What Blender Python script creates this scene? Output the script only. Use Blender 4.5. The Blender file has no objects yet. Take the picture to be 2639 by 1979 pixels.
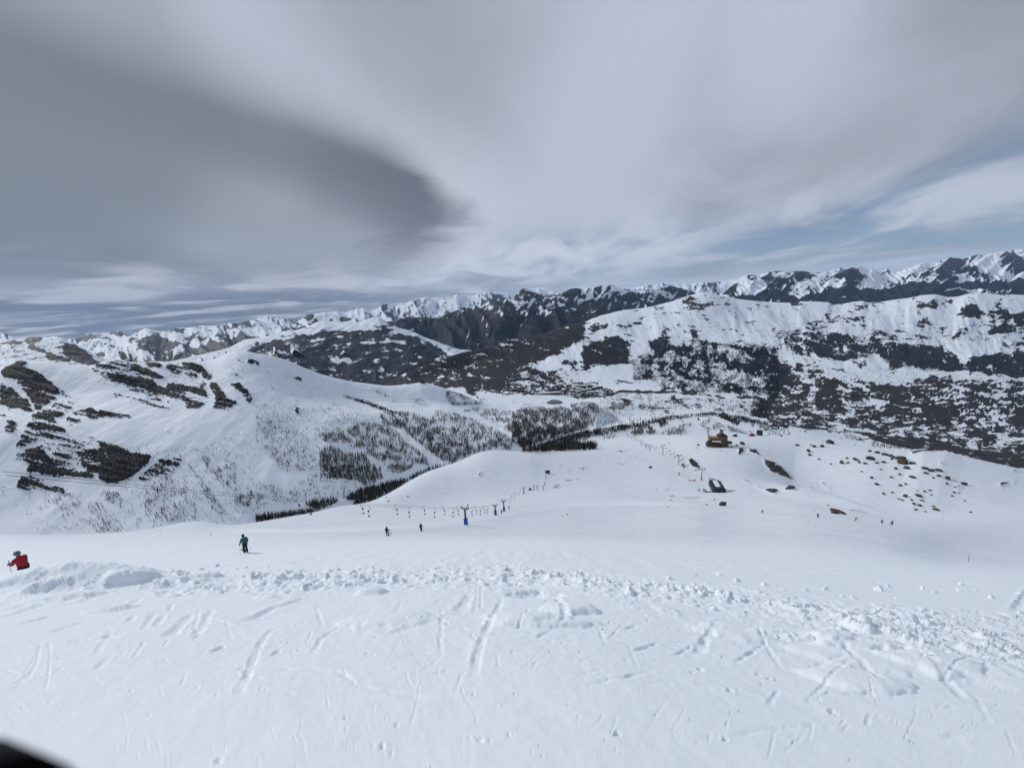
import bpy, bmesh, math, random
import numpy as np
from mathutils import Vector, Matrix, Euler

rng = np.random.default_rng(7)
random.seed(7)
scn = bpy.context.scene
COL = scn.collection

# ------------------------------------------------------------------ camera
F, CX, CY = 991.0, 1319.5, 989.5          # pinhole of the photograph, in its pixels
PITCH, ROLL = math.radians(12.2), math.radians(2.5)
cam_d = bpy.data.cameras.new('camera')
cam = bpy.data.objects.new('camera', cam_d)
COL.objects.link(cam)
cam_d.sensor_fit = 'HORIZONTAL'
cam_d.sensor_width = 36.0
cam_d.lens = F / 2639.0 * 36.0
cam_d.clip_start = 0.003
cam_d.clip_end = 200000.0
cam.matrix_world = Matrix.Rotation(math.radians(90) - PITCH, 4, 'X') @ Matrix.Rotation(-ROLL, 4, 'Z')
cam_d.dof.use_dof = True                   # the aperture of a small phone lens
cam_d.dof.focus_distance = 60.0
cam_d.dof.aperture_fstop = 21.0
scn.camera = cam

# ------------------------------------------------------------------ sky
SUN_EL, SUN_AZ = math.radians(27), math.radians(-62)   # azimuth from +Y towards +X
world = bpy.data.worlds.new('World')
scn.world = world
world.use_nodes = True
nt = world.node_tree
nt.nodes.clear()
def N(t, kind, **kw):
    n = t.nodes.new(kind)
    for k, v in kw.items():
        setattr(n, k, v)
    return n
def M(t, op, a, b=None, c=None, clamp=False):
    n = t.nodes.new('ShaderNodeMath'); n.operation = op; n.use_clamp = clamp
    for i, v in enumerate((a, b, c)):
        if v is None: continue
        if isinstance(v, (int, float)): n.inputs[i].default_value = v
        else: t.links.new(v, n.inputs[i])
    return n.outputs[0]
def RNG(t, v, f0, f1, t0=0.0, t1=1.0, smooth=True):
    n = t.nodes.new('ShaderNodeMapRange')
    n.interpolation_type = 'SMOOTHSTEP' if smooth else 'LINEAR'
    t.links.new(v, n.inputs[0])
    for i, x in zip((1, 2, 3, 4), (f0, f1, t0, t1)): n.inputs[i].default_value = x
    return n.outputs[0]
def MIX(t, f, a, b):
    n = t.nodes.new('ShaderNodeMix'); n.data_type = 'RGBA'
    for s, v in ((0, f), (6, a), (7, b)):
        if isinstance(v, (int, float)): n.inputs[s].default_value = v
        elif isinstance(v, tuple): n.inputs[s].default_value = (*v, 1.0)
        else: t.links.new(v, n.inputs[s])
    return n.outputs[2]
def NOISE(t, vec, scale, detail=3.0, rough=0.5, dist=0.0, dim='3D'):
    n = t.nodes.new('ShaderNodeTexNoise'); n.noise_dimensions = dim
    n.inputs['Scale'].default_value = scale; n.inputs['Detail'].default_value = detail
    n.inputs['Roughness'].default_value = rough; n.inputs['Distortion'].default_value = dist
    if vec is not None: t.links.new(vec, n.inputs['Vector'])
    return n.outputs[0]
def CURVE(t, v, pts, x0, x1, y0, y1):
    n = t.nodes.new('ShaderNodeFloatCurve')
    cm = n.mapping; c = cm.curves[0]
    P = [((x - x0) / (x1 - x0), (y - y0) / (y1 - y0)) for x, y in pts]
    while len(c.points) < len(P): c.points.new(0.5, 0.5)
    for q, (x, y) in zip(c.points, P): q.location = (x, y)
    cm.update()
    t.links.new(RNG(t, v, x0, x1, smooth=False), n.inputs['Value'])
    return RNG(t, n.outputs[0], 0, 1, y0, y1, smooth=False)
def COMB(t, x, y, z=0.0):
    n = t.nodes.new('ShaderNodeCombineXYZ')
    for i, v in enumerate((x, y, z)):
        if isinstance(v, (int, float)): n.inputs[i].default_value = v
        else: t.links.new(v, n.inputs[i])
    return n.outputs[0]

tc = N(nt, 'ShaderNodeTexCoord')
sep = N(nt, 'ShaderNodeSeparateXYZ'); nt.links.new(tc.outputs['Generated'], sep.inputs[0])
dx, dy, dz = sep.outputs
dzc = M(nt, 'MULTIPLY', M(nt, 'ADD', dz, M(nt, 'SQRT', M(nt, 'ADD', M(nt, 'MULTIPLY', dz, dz), 0.0009))), 0.5)
u = M(nt, 'DIVIDE', dx, dzc)               # position on a flat cloud deck one unit above
v = M(nt, 'DIVIDE', dy, dzc)
r = M(nt, 'SQRT', M(nt, 'ADD', M(nt, 'MULTIPLY', u, u), M(nt, 'MULTIPLY', v, v)))
comp = M(nt, 'POWER', M(nt, 'ADD', r, 0.6), -0.66)   # wind bands widen with distance
ac = M(nt, 'ADD', M(nt, 'MULTIPLY', u, 0.985), M(nt, 'MULTIPLY', v, 0.10))
al = M(nt, 'SUBTRACT', M(nt, 'MULTIPLY', v, 0.985), M(nt, 'MULTIPLY', u, 0.10))
acs, als = M(nt, 'MULTIPLY', ac, comp), M(nt, 'MULTIPLY', al, comp)
n_big = NOISE(nt, COMB(nt, M(nt, 'MULTIPLY', acs, 1.25), M(nt, 'MULTIPLY', als, 0.8), 5.0), 1.0, 2, 0.45, 0.5)
n_str = NOISE(nt, COMB(nt, M(nt, 'MULTIPLY', acs, 3.4), M(nt, 'MULTIPLY', als, 2.2), 3.0), 1.0, 4, 0.5, 0.7)
n_fin = NOISE(nt, COMB(nt, M(nt, 'MULTIPLY', acs, 3.6), M(nt, 'MULTIPLY', als, 4.6), 9.0), 1.0, 5, 0.55, 1.0)
n_low = NOISE(nt, COMB(nt, M(nt, 'MULTIPLY', acs, 1.9), M(nt, 'MULTIPLY', als, 2.3), 14.0), 1.0, 5, 0.52, 0.6)
# edge of the big lenticular cloud: across-wind position of its rim along the deck
EDGE = [(-2, -1.45), (0, -1.40), (1.48, -1.25), (1.77, -1.14), (2.1, -0.98), (2.36, -0.84), (2.86, -0.64), (3.62, -0.50),
        (4.71, -0.44), (5.86, -0.66), (7.72, -1.35), (12.7, -3.5), (20, -7.0)]
edge = CURVE(nt, v, EDGE, -2, 20, -7.5, 0.0)
wob = M(nt, 'MULTIPLY', M(nt, 'SUBTRACT', n_fin, 0.5), RNG(nt, v, 2.5, 7.0, 0.10, 1.6))
inside = M(nt, 'SUBTRACT', M(nt, 'ADD', edge, wob), u)          # > 0 under the cloud
soft = M(nt, 'ADD', 0.11, M(nt, 'MULTIPLY', M(nt, 'ABSOLUTE', M(nt, 'SUBTRACT', v, 3.4)), 0.21))
m_len = RNG(nt, M(nt, 'DIVIDE', inside, soft), -0.9, 1.5)
core = RNG(nt, inside, 1.7, 0.3)                                    # the rim is the thickest and darkest part
far = RNG(nt, r, 6.0, 16.0)
low = RNG(nt, r, 3.0, 8.0)
# thin high overcast: pale in the middle, a greyer band towards the right
band_r = M(nt, 'MULTIPLY', RNG(nt, M(nt, 'SUBTRACT', u, M(nt, 'MULTIPLY', v, 0.35)), 0.2, 1.6), RNG(nt, r, 7.0, 4.0))
tone = M(nt, 'SUBTRACT', M(nt, 'ADD', M(nt, 'ADD', n_big, M(nt, 'MULTIPLY', M(nt, 'SUBTRACT', n_str, 0.5), 0.22)), 0.03), M(nt, 'MULTIPLY', band_r, 0.23))
light = MIX(nt, RNG(nt, tone, 0.28, 0.62), (0.285, 0.318, 0.378), (0.445, 0.492, 0.585))
light = MIX(nt, M(nt, 'MULTIPLY', RNG(nt, n_str, 0.42, 0.66), M(nt, 'MULTIPLY', M(nt, 'MULTIPLY', low, 0.66), RNG(nt, u, 5.0, 2.4, 0.3, 1.0))), light, (0.58, 0.63, 0.715))
darkc = MIX(nt, RNG(nt, n_big, 0.35, 0.68), (0.200, 0.229, 0.275), (0.295, 0.330, 0.388))
darkc = MIX(nt, M(nt, 'MULTIPLY', core, RNG(nt, v, 1.4, 3.4, 0.25, 0.9)), darkc, (0.135, 0.148, 0.190))
darkc = MIX(nt, M(nt, 'MULTIPLY', far, RNG(nt, n_low, 0.44, 0.66)), darkc, (0.47, 0.49, 0.54))
rim = M(nt, 'MULTIPLY', RNG(nt, inside, -0.95, -0.05), RNG(nt, v, 1.5, 3.2, 0.15, 0.6))       # thin bright veil beside the rim
light = MIX(nt, rim, light, (0.50, 0.545, 0.63))
cloud = MIX(nt, m_len, light, darkc)
# towards the horizon the deck thins into grey-blue distance, darker under the big cloud
hz = MIX(nt, RNG(nt, dx, -0.60, 0.30), (0.150, 0.178, 0.235), (0.34, 0.42, 0.54))
cloud = MIX(nt, M(nt, 'MULTIPLY', RNG(nt, dz, 0.065, 0.015), RNG(nt, n_low, 0.62, 0.40, 0.1, 0.9)), cloud, hz)
cloud = MIX(nt, RNG(nt, dz, -0.03, -0.10), cloud, hz)
# blue gaps to the right, low down
gap_r = M(nt, 'MULTIPLY', RNG(nt, M(nt, 'SUBTRACT', u, M(nt, 'MULTIPLY', v, 0.10)), 2.4, 4.4), RNG(nt, n_str, 0.64, 0.36))
gap_m = M(nt, 'MULTIPLY', M(nt, 'MULTIPLY', RNG(nt, r, 5.0, 9.0), RNG(nt, n_str, 0.50, 0.36)), RNG(nt, dx, -0.25, 0.15, 0.0, 0.6))
gap = M(nt, 'MULTIPLY', M(nt, 'MAXIMUM', M(nt, 'MULTIPLY', gap_r, 0.72), gap_m), RNG(nt, dz, 0.02, 0.07, 0.0, 1.0))
sky = N(nt, 'ShaderNodeTexSky', sky_type='NISHITA')
sky.sun_disc = False
sky.sun_elevation = SUN_EL
sky.sun_rotation = SUN_AZ
sky.altitude = 2700
sky.air_density = 1.0; sky.dust_density = 0.2; sky.ozone_density = 3.0
bg_s = N(nt, 'ShaderNodeBackground'); bg_s.inputs['Strength'].default_value = 0.07
nt.links.new(sky.outputs[0], bg_s.inputs['Color'])
bg_c = N(nt, 'ShaderNodeBackground'); bg_c.inputs['Strength'].default_value = 1.0
nt.links.new(cloud, bg_c.inputs['Color'])
mixs = N(nt, 'ShaderNodeMixShader')
nt.links.new(gap, mixs.inputs[0]); nt.links.new(bg_c.outputs[0], mixs.inputs[1]); nt.links.new(bg_s.outputs[0], mixs.inputs[2])
wo = N(nt, 'ShaderNodeOutputWorld'); nt.links.new(mixs.outputs[0], wo.inputs['Surface'])
world.cycles.sampling_method = 'MANUAL'
world.cycles.sample_map_resolution = 1024

sun_d = bpy.data.lights.new('sun', 'SUN')
sun_d.energy = 2.05
sun_d.angle = math.radians(11)
sun_d.color = (1.0, 0.97, 0.93)
sun = bpy.data.objects.new('sun', sun_d); COL.objects.link(sun)
sd = Vector((math.sin(SUN_AZ) * math.cos(SUN_EL), math.cos(SUN_AZ) * math.cos(SUN_EL), math.sin(SUN_EL)))
sun.rotation_euler = sd.to_track_quat('Z', 'Y').to_euler()
sun.location = sd * 500

scn.view_settings.view_transform = 'Standard'
scn.view_settings.look = 'None'
scn.view_settings.exposure = 0.12
scn.view_settings.gamma = 1.0
scn.view_settings.use_curve_mapping = False
scn.cycles.max_bounces = 6
scn.cycles.diffuse_bounces = 3
scn.cycles.volume_bounces = 1
scn.cycles.use_denoising = True

# ------------------------------------------------------------------ numpy noise
_perm = rng.permutation(512)
_perm = np.concatenate([_perm, _perm, _perm])
_ga = rng.uniform(0, 2 * np.pi, 512)
_gx, _gy = np.cos(_ga), np.sin(_ga)
def perlin(x, y, seed=0):
    xi = np.floor(x).astype(np.int64); yi = np.floor(y).astype(np.int64)
    xf = x - xi; yf = y - yi
    xi = (xi + seed * 37) & 511; yi = (yi + seed * 91) & 511
    def g(ix, iy, fx, fy):
        h = _perm[_perm[ix & 511] + (iy & 511)] & 511
        return _gx[h] * fx + _gy[h] * fy
    uu = xf * xf * xf * (xf * (xf * 6 - 15) + 10); vv = yf * yf * yf * (yf * (yf * 6 - 15) + 10)
    n00 = g(xi, yi, xf, yf); n10 = g(xi + 1, yi, xf - 1, yf)
    n01 = g(xi, yi + 1, xf, yf - 1); n11 = g(xi + 1, yi + 1, xf - 1, yf - 1)
    a = n00 + uu * (n10 - n00); b = n01 + uu * (n11 - n01)
    return (a + vv * (b - a)) * 1.45
def fbm(x, y, oct=4, seed=0, gain=0.5, lac=2.03):
    s = np.zeros(np.broadcast(x, y).shape); a = 1.0; t = 0.0
    for o in range(oct):
        s += a * perlin(x, y, seed + o * 3); t += a
        a *= gain; x = x * lac; y = y * lac
    return s / t
def ridged(x, y, oct=4, seed=0, gain=0.55):
    s = np.zeros(np.broadcast(x, y).shape); a = 1.0; t = 0.0
    for o in range(oct):
        s += a * (1 - np.abs(perlin(x, y, seed + o * 5)) * 1.6); t += a
        a *= gain; x = x * 2.07; y = y * 2.07
    return s / t
def sstep(x, a, b):
    t = np.clip((x - a) / (b - a), 0, 1); return t * t * (3 - 2 * t)

# ------------------------------------------------------------------ photo pixel <-> level view directions
_cr, _sr = math.cos(-ROLL), math.sin(-ROLL)
_cp, _sp = math.cos(PITCH), math.sin(PITCH)
def ray(px, py):
    """pixel -> (X/Y, Z/Y) of its line of sight in the world"""
    x = (np.asarray(px, float) - CX) / F; y = -(np.asarray(py, float) - CY) / F
    X = _cr * x - _sr * y; Y = _sr * x + _cr * y
    wy = _cp + Y * _sp; wz = -_sp + Y * _cp
    return X / wy, wz / wy
def pix(a, e):
    wy, wz = 1.0, e
    f = _cp * wy - _sp * wz; up = _sp * wy + _cp * wz
    X = a / f; Y = up / f
    x = _cr * X + _sr * Y; y = -_sr * X + _cr * Y
    return x * F + CX, -y * F + CY
def view(ox, oy, s):
    return lambda pts: [(ox + q[0] / s, oy + q[1] / s) + tuple(q[2:]) for q in pts]
S3 = 3.3515
Z1, Z2, Z3, Z4 = view(0, 800, S3), view(660, 700, S3), view(1320, 680, S3), view(1979, 600, S3)
Z5, Z6, Z7, Z8 = view(0, 1000, S3), view(660, 1000, S3), view(1320, 1000, S3), view(1979, 1000, S3)
ZA, ZB, ZC, ZD = view(0, 800, 5.53), view(400, 740, 5.53), view(800, 720, 4.424), view(1280, 700, 4.424)
ZE, ZG = view(1780, 620, 5.027), view(2200, 620, 5.039)
F1, F2, F3 = view(0, 1400, 2.4578), view(870, 1400, 2.4578), view(1739, 1400, 2.4578)
ZV, ZH, ZT = view(1300, 950, 5.53), view(1760, 1080, 6.9125), view(900, 1260, 4.424)

def pchip(x, y, xq):
    """monotone cubic through y(x); x, y shape (K, C) per column, xq (Q, C)"""
    h = np.diff(x, axis=0); d = np.diff(y, axis=0) / h
    m = np.zeros_like(y)
    w1 = 2 * h[1:] + h[:-1]; w2 = h[1:] + 2 * h[:-1]
    ok = (d[:-1] * d[1:]) > 0
    with np.errstate(divide='ignore', invalid='ignore'):
        mm = (w1 + w2) / (w1 / d[:-1] + w2 / d[1:])
    m[1:-1] = np.where(ok, mm, 0.0)
    m[0] = d[0]; m[-1] = d[-1]
    out = np.empty_like(xq)
    K = x.shape[0]
    idx = np.zeros(xq.shape, int)
    for k in range(1, K - 1): idx += xq >= x[k][None]
    c = np.arange(x.shape[1])[None].repeat(xq.shape[0], 0)
    x0 = x[idx, c]; hh = h[idx, c]; t = (xq - x0) / hh
    y0, y1, m0, m1 = y[idx, c], y[idx + 1, c], m[idx, c], m[idx + 1, c]
    t2, t3 = t * t, t * t * t
    return (2*t3 - 3*t2 + 1) * y0 + (t3 - 2*t2 + t) * hh * m0 + (-2*t3 + 3*t2) * y1 + (t3 - t2) * hh * m1
def curve1(x, y, q, smooth=True):
    x = np.asarray(x, float); y = np.asarray(y, float)
    o = np.argsort(x); x = x[o]; y = y[o]
    keep = np.concatenate([[True], np.diff(x) > 1e-6]); x = x[keep]; y = y[keep]
    qc = np.clip(q, x[0], x[-1])
    if not smooth or len(x) < 3: return np.interp(qc, x, y)
    return pchip(x[:, None], y[:, None], qc[:, None])[:, 0]

def smooth1(y, n):
    for _ in range(2):
        p = np.concatenate([np.full(n, y[0]), y, np.full(n, y[-1])])
        c = np.cumsum(np.insert(p, 0, 0.0)); w = 2 * n + 1
        y = (c[w:] - c[:-w]) / w
    return y
def nz(x): return (x - x.mean()) / x.std()
SHEETS = {}
class Sheet:
    """a stretch of terrain: rows of (photo x, photo y, distance) from near to far, skinned with a smooth surface"""
    def __init__(s, name, a0, a1, nc, rows, counts, rough_rows=()):
        s.name = name
        s.a = np.linspace(a0, a1, nc)
        E = []; D = []
        for k, row in enumerate(rows):
            if callable(row):
                d, e = row(s.a)
            else:
                P = np.array([q[:2] for q in row], float); dd = [q[2] for q in row]
                aa, ee = ray(P[:, 0], P[:, 1])
                e = curve1(aa, ee, s.a, smooth=(k not in rough_rows))
                d = np.exp(curve1(aa, np.log(dd), s.a))
            E.append(e); D.append(d)
        for k in range(len(E)):
            if k not in rough_rows:
                E[k] = smooth1(E[k], nc // 130)
            D[k] = np.exp(smooth1(np.log(D[k]), nc // 80))
        E = np.array(E); L = np.log(np.array(D))
        for k in range(1, len(L)): L[k] = np.maximum(L[k], L[k-1] + 0.02)
        ts = []; seg = []
        for k, n in enumerate(counts):
            f = np.arange(n) / n
            ts.append(L[k][None] + f[:, None] * (L[k+1] - L[k])[None]); seg.append(k + f)
        ts.append(L[-1][None]); seg.append(np.array([len(counts)]))
        LQ = np.concatenate(ts); s.seg = np.concatenate(seg)
        s.Y = np.exp(LQ)
        s.e = pchip(L, E, LQ)
        s.X = s.a[None] * s.Y
        s.Z = s.e * s.Y
        s.px, s.py = pix(s.a[None] + 0 * s.Y, s.e)
        s.dark = np.zeros(s.Y.shape); s.tone = np.zeros(s.Y.shape); s.extra = np.zeros(s.Y.shape)
        SHEETS[name] = s
    def grid(s, x, y):
        """fractional column, row of ground position"""
        a = x / y
        c = (a - s.a[0]) / (s.a[1] - s.a[0])
        return c
    def height(s, x, y):
        x = np.atleast_1d(x).astype(float); y = np.atleast_1d(y).astype(float)
        c = np.clip(s.grid(x, y), 0, len(s.a) - 1.001)
        c0 = c.astype(int); f = c - c0; out = np.empty(len(x))
        for i in range(len(x)):
            z0 = np.interp(y[i], s.Y[:, c0[i]], s.Z[:, c0[i]]); z1 = np.interp(y[i], s.Y[:, c0[i]+1], s.Z[:, c0[i]+1])
            out[i] = z0 + f[i] * (z1 - z0)
        return out
    def hit(s, px, py):
        """first ground point on each pixel's line of sight: arrays of X, Y, Z, ok"""
        a, e = ray(px, py); a = np.atleast_1d(a); e = np.atleast_1d(e)
        c = np.round((a - s.a[0]) / (s.a[1] - s.a[0])).astype(int)
        ok = (c >= 0) & (c < len(s.a)); c = np.clip(c, 0, len(s.a) - 1)
        T = s.Z / s.Y
        cols = T[:, c]
        above = cols >= e[None]
        i = np.argmax(above, axis=0); ok &= above.any(0) & (i > 0)
        i = np.maximum(i, 1); j = np.arange(len(c))
        t0, t1 = cols[i-1, j], cols[i, j]
        f = np.clip((e - t0) / np.maximum(t1 - t0, 1e-9), 0, 1)
        d = s.Y[i-1, c] + f * (s.Y[i, c] - s.Y[i-1, c])
        return a * d, d, e * d, ok
    def paint(s, poly, val, tone=None, warp=4.0, fr=0.08, seed=3):
        wx = s.px + warp * fbm(s.px * fr, s.py * fr, 3, seed); wy = s.py + warp * fbm(s.px * fr, s.py * fr, 3, seed + 20)
        P = np.array([q[:2] for q in poly], float)
        lo = P.min(0) - warp * 2; hi = P.max(0) + warp * 2
        box = (s.px > lo[0]) & (s.px < hi[0]) & (s.py > lo[1]) & (s.py < hi[1])
        if not box.any(): return
        x = wx[box]; y = wy[box]; ins = np.zeros(x.shape, bool)
        for i in range(len(P)):
            x0, y0 = P[i]; x1, y1 = P[i-1]
            cr = ((y0 > y) != (y1 > y))
            with np.errstate(divide='ignore', invalid='ignore'):
                ins ^= cr & (x < (x1 - x0) * (y - y0) / (y1 - y0 + 1e-12) + x0)
        b = np.argwhere(box)[ins]
        if val is not None: s.dark[b[:, 0], b[:, 1]] = val if val < 0 else np.maximum(s.dark[b[:, 0], b[:, 1]], val)
        if tone is not None: s.tone[b[:, 0], b[:, 1]] = tone
    def blur(s, arr, n):
        for _ in range(n):
            arr[1:-1] = (arr[:-2] + 2 * arr[1:-1] + arr[2:]) / 4
            arr[:, 1:-1] = (arr[:, :-2] + 2 * arr[:, 1:-1] + arr[:, 2:]) / 4
    def build(s, obname, mat, smooth=True, r0=0, r1=None):
        r1 = s.Y.shape[0] if r1 is None else r1
        X, Y, Z = s.X[r0:r1], s.Y[r0:r1], s.Z[r0:r1]
        R, C = X.shape
        me = bpy.data.meshes.new(obname)
        co = np.stack([X, Y, Z], -1).reshape(-1, 3).astype(np.float32)
        me.vertices.add(R * C); me.vertices.foreach_set('co', co.ravel())
        i = np.arange(R * C).reshape(R, C)
        q = np.stack([i[:-1, :-1], i[:-1, 1:], i[1:, 1:], i[1:, :-1]], -1).reshape(-1, 4).astype(np.int32)
        n = len(q)
        me.loops.add(n * 4); me.loops.foreach_set('vertex_index', q.ravel())
        me.polygons.add(n); me.polygons.foreach_set('loop_start', np.arange(0, n * 4, 4, dtype=np.int32))
        me.polygons.foreach_set('use_smooth', np.full(n, smooth))
        at = me.attributes.new('ground', 'FLOAT_COLOR', 'POINT')
        cv = np.stack([s.dark[r0:r1], s.tone[r0:r1], s.extra[r0:r1], np.ones((R, C))], -1).astype(np.float32)
        at.data.foreach_set('color', cv.ravel())
        me.update(); me.validate()
        me.materials.append(mat)
        o = bpy.data.objects.new(obname, me); COL.objects.link(o)
        o['kind'] = 'structure'
        return o

# ------------------------------------------------------------------ materials
def new_mat(name):
    m = bpy.data.materials.new(name); m.use_nodes = True
    t = m.node_tree; t.nodes.clear()
    out = N(t, 'ShaderNodeOutputMaterial'); b = N(t, 'ShaderNodeBsdfPrincipled')
    t.links.new(b.outputs[0], out.inputs[0])
    return m, t, b
def plain(name, col, rough=0.6, metal=0.0, vary=0.25, scale=30.0):
    m, t, b = new_mat(name)
    g = N(t, 'ShaderNodeTexCoord')
    n = NOISE(t, g.outputs['Object'], scale, 4, 0.6)
    k = RNG(t, n, 0.3, 0.7, 1 - vary, 1 + vary)
    hsv = N(t, 'ShaderNodeHueSaturation'); hsv.inputs['Color'].default_value = (*col, 1)
    t.links.new(k, hsv.inputs['Value']); t.links.new(hsv.outputs[0], b.inputs['Base Color'])
    b.inputs['Roughness'].default_value = rough; b.inputs['Metallic'].default_value = metal
    b.inputs['Specular IOR Level'].default_value = 0.3
    return m
SNOW = (0.765, 0.815, 0.88)
def terrain_mat(name, sc, rock=(0.05, 0.048, 0.048), brown=(0.024, 0.019, 0.016), wood=(0.009, 0.011, 0.015), amp=0.22, bump=0.5, bd=1.0, snow=SNOW, edge=0.05, crust=False):
    """snow that gives way to rock, winter grass or wood where the ground attribute says so; sc = metres of the finest patches"""
    m, t, b = new_mat(name)
    at = N(t, 'ShaderNodeAttribute', attribute_name='ground')
    sp = N(t, 'ShaderNodeSeparateColor'); t.links.new(at.outputs['Color'], sp.inputs[0])
    g = N(t, 'ShaderNodeTexCoord')
    n1 = NOISE(t, g.outputs['Object'], 1.0 / sc, 5, 0.65, 0.3)
    n2 = NOISE(t, g.outputs['Object'], 0.12 / sc, 3, 0.5)
    dsum = M(t, 'ADD', sp.outputs[0], M(t, 'MULTIPLY', M(t, 'SUBTRACT', n1, 0.5), amp * 2))
    cov = RNG(t, dsum, 0.5 - edge, 0.5 + edge)
    tone = sp.outputs[1]
    dk = MIX(t, RNG(t, tone, 0.0, 0.5), rock, brown)
    wd = MIX(t, RNG(t, n2, 0.40, 0.66), wood, tuple(c * 2.2 for c in wood))
    dk = MIX(t, RNG(t, tone, 0.5, 1.0), dk, wd)
    hs = N(t, 'ShaderNodeHueSaturation'); t.links.new(dk, hs.inputs['Color'])
    t.links.new(M(t, 'MULTIPLY', RNG(t, n1, 0.3, 0.72, 0.55, 1.5), RNG(t, n2, 0.3, 0.7, 0.75, 1.3)), hs.inputs['Value'])
    sn = MIX(t, RNG(t, n2, 0.35, 0.68), tuple(c * 0.95 for c in snow), snow)
    if crust:
        n3 = NOISE(t, g.outputs['Object'], 0.45, 6, 0.62)
        sn = MIX(t, M(t, 'MULTIPLY', sp.outputs[2], RNG(t, n3, 0.44, 0.66, 0.0, 0.13)), sn, (0.30, 0.33, 0.40))
        sn = MIX(t, sp.outputs[2], tuple(min(0.92, c * 1.06) for c in snow), MIX(t, 0.09, sn, (0.3, 0.32, 0.36)))      # groomed track against wind-crusted snow
    col = MIX(t, cov, sn, hs.outputs[0])
    t.links.new(col, b.inputs['Base Color'])
    b.inputs['Roughness'].default_value = 0.75
    b.inputs['Specular IOR Level'].default_value = 0.15
    bp = N(t, 'ShaderNodeBump'); bp.inputs['Strength'].default_value = bump; bp.inputs['Distance'].default_value = bd
    t.links.new(M(t, 'ADD', M(t, 'MULTIPLY', n1, M(t, 'ADD', 0.15, cov)), M(t, 'MULTIPLY', cov, 0.35)), bp.inputs['Height'])
    t.links.new(bp.outputs[0], b.inputs['Normal'])
    return m
# ------------------------------------------------------------------ terrain shapes
def tilt(a):                                # the hillside also falls away to the right
    return 0.14 * (0.5 * (a + np.sqrt(a * a + 0.16)) - 0.06)
def near_row(d):
    return lambda a: (np.full(a.shape, d), -0.6 - 2.8 / d - tilt(a))
D_JOIN = 32.0
bank = Sheet('bank', -2.9, 2.9, 1480, [near_row(0.5), near_row(2.3), near_row(5.0), near_row(12.0), near_row(D_JOIN)], [6, 70, 110, 140])

r5 = [(-700,1437,42),(0,1409,42),(380,1399,44),(660,1381,52),(890,1375,58),(1100,1363,73),(1260,1346,102),(1400,1321,150),(1480,1310,180),(1650,1305,200),(1790,1304,200),(1900,1318,170),(2100,1340,112),(2300,1368,98),(2495,1415,90),(2639,1425,95),(3300,1460,95)]
r6 = [(-700,1408,50),(0,1385,52),(200,1383,56),(420,1366,66),(513,1356,72),(582,1360,72),(660,1362,62),(900,1360,67),(1050,1352,78),(1200,1335,106),(1320,1320,134),(1420,1303,180),(1530,1290,215),(1660,1290,230),(1780,1296,225),(1900,1300,225),(2000,1308,190),(2107,1322,148),(2300,1345,130),(2639,1365,140),(3300,1390,140)]
r6b = [(-700,1403,57),(0,1381,59),(200,1379.5,64),(420,1361,77),(513,1348,86),(582,1357,90),(660,1353,88),(809,1340,108),(950,1326,128),(1100,1305,190),(1330,1278,255),(1500,1266,285),(1700,1266,295),(1830,1272,275),(1900,1272,270),(1979,1280,255),(2050,1290,230),(2107,1300,215),(2200,1315,190),(2300,1332,168),(2639,1342,162),(3300,1362,160)]
r7 = [(-700,1400,74),(0,1378,74),(200,1376,78),(320,1371,84),(420,1357,93),(470,1346,100),(513,1341,106),(550,1346,110),(582,1355,112),(660,1346,116),(730,1334,132),(809,1321,152),(881,1303,190),(946,1297,200),(1018,1262,270),(1107,1212,350),(1182,1191,400),(1220,1170,440),(1257,1158,470),(1300,1161,475),(1350,1163,480),(1469,1166,520),(1600,1180,500),(1700,1200,440),(1790,1240,350),(1830,1255,310),(1900,1255,310),(1979,1258,300),(2039,1252,298),(2098,1260,285),(2170,1280,250),(2241,1305,205),(2307,1321,190),(2480,1321,190),(2639,1322,188),(3300,1330,185)]
r8 = [(-700,1500,150),(0,1420,130),(513,1400,190),(660,1385,210),(946,1345,320),(1107,1260,480),(1257,1195,620),(1330,1168,560),(1469,1155,640),(1600,1155,620),(1700,1165,560),(1790,1195,450),(1860,1205,430),(1930,1215,420),(1979,1232,410),(2039,1252,400),(2098,1285,360),(2170,1325,320),(2241,1345,300),(2307,1350,300),(2639,1345,300),(3300,1350,300)]
r9 = [(-700,1650,260),(0,1500,220),(513,1450,300),(660,1430,340),(946,1390,500),(1107,1310,650),(1257,1240,800),(1330,1185,720),(1469,1145,800),(1600,1128,810),(1700,1121,760),(1780,1120,700),(1827,1122,660),(1917,1122,650),(1979,1124,640),(2050,1126,640),(2107,1131,620),(2241,1152,560),(2290,1160,540),(2340,1163,530),(2382,1158,520),(2438,1163,510),(2486,1176,500),(2639,1210,470),(3300,1330,420)]
r10 = [(x, y + (70 if x < 1320 or x > 2000 else 45), d * 1.55) for x, y, d in r9]
slope = Sheet('slope', -2.1, 2.1, 800, [near_row(D_JOIN), r5, r6, r6b, r7, r8, r9, r10], [44, 24, 24, 36, 14, 46, 10], rough_rows=(6,))

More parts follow.
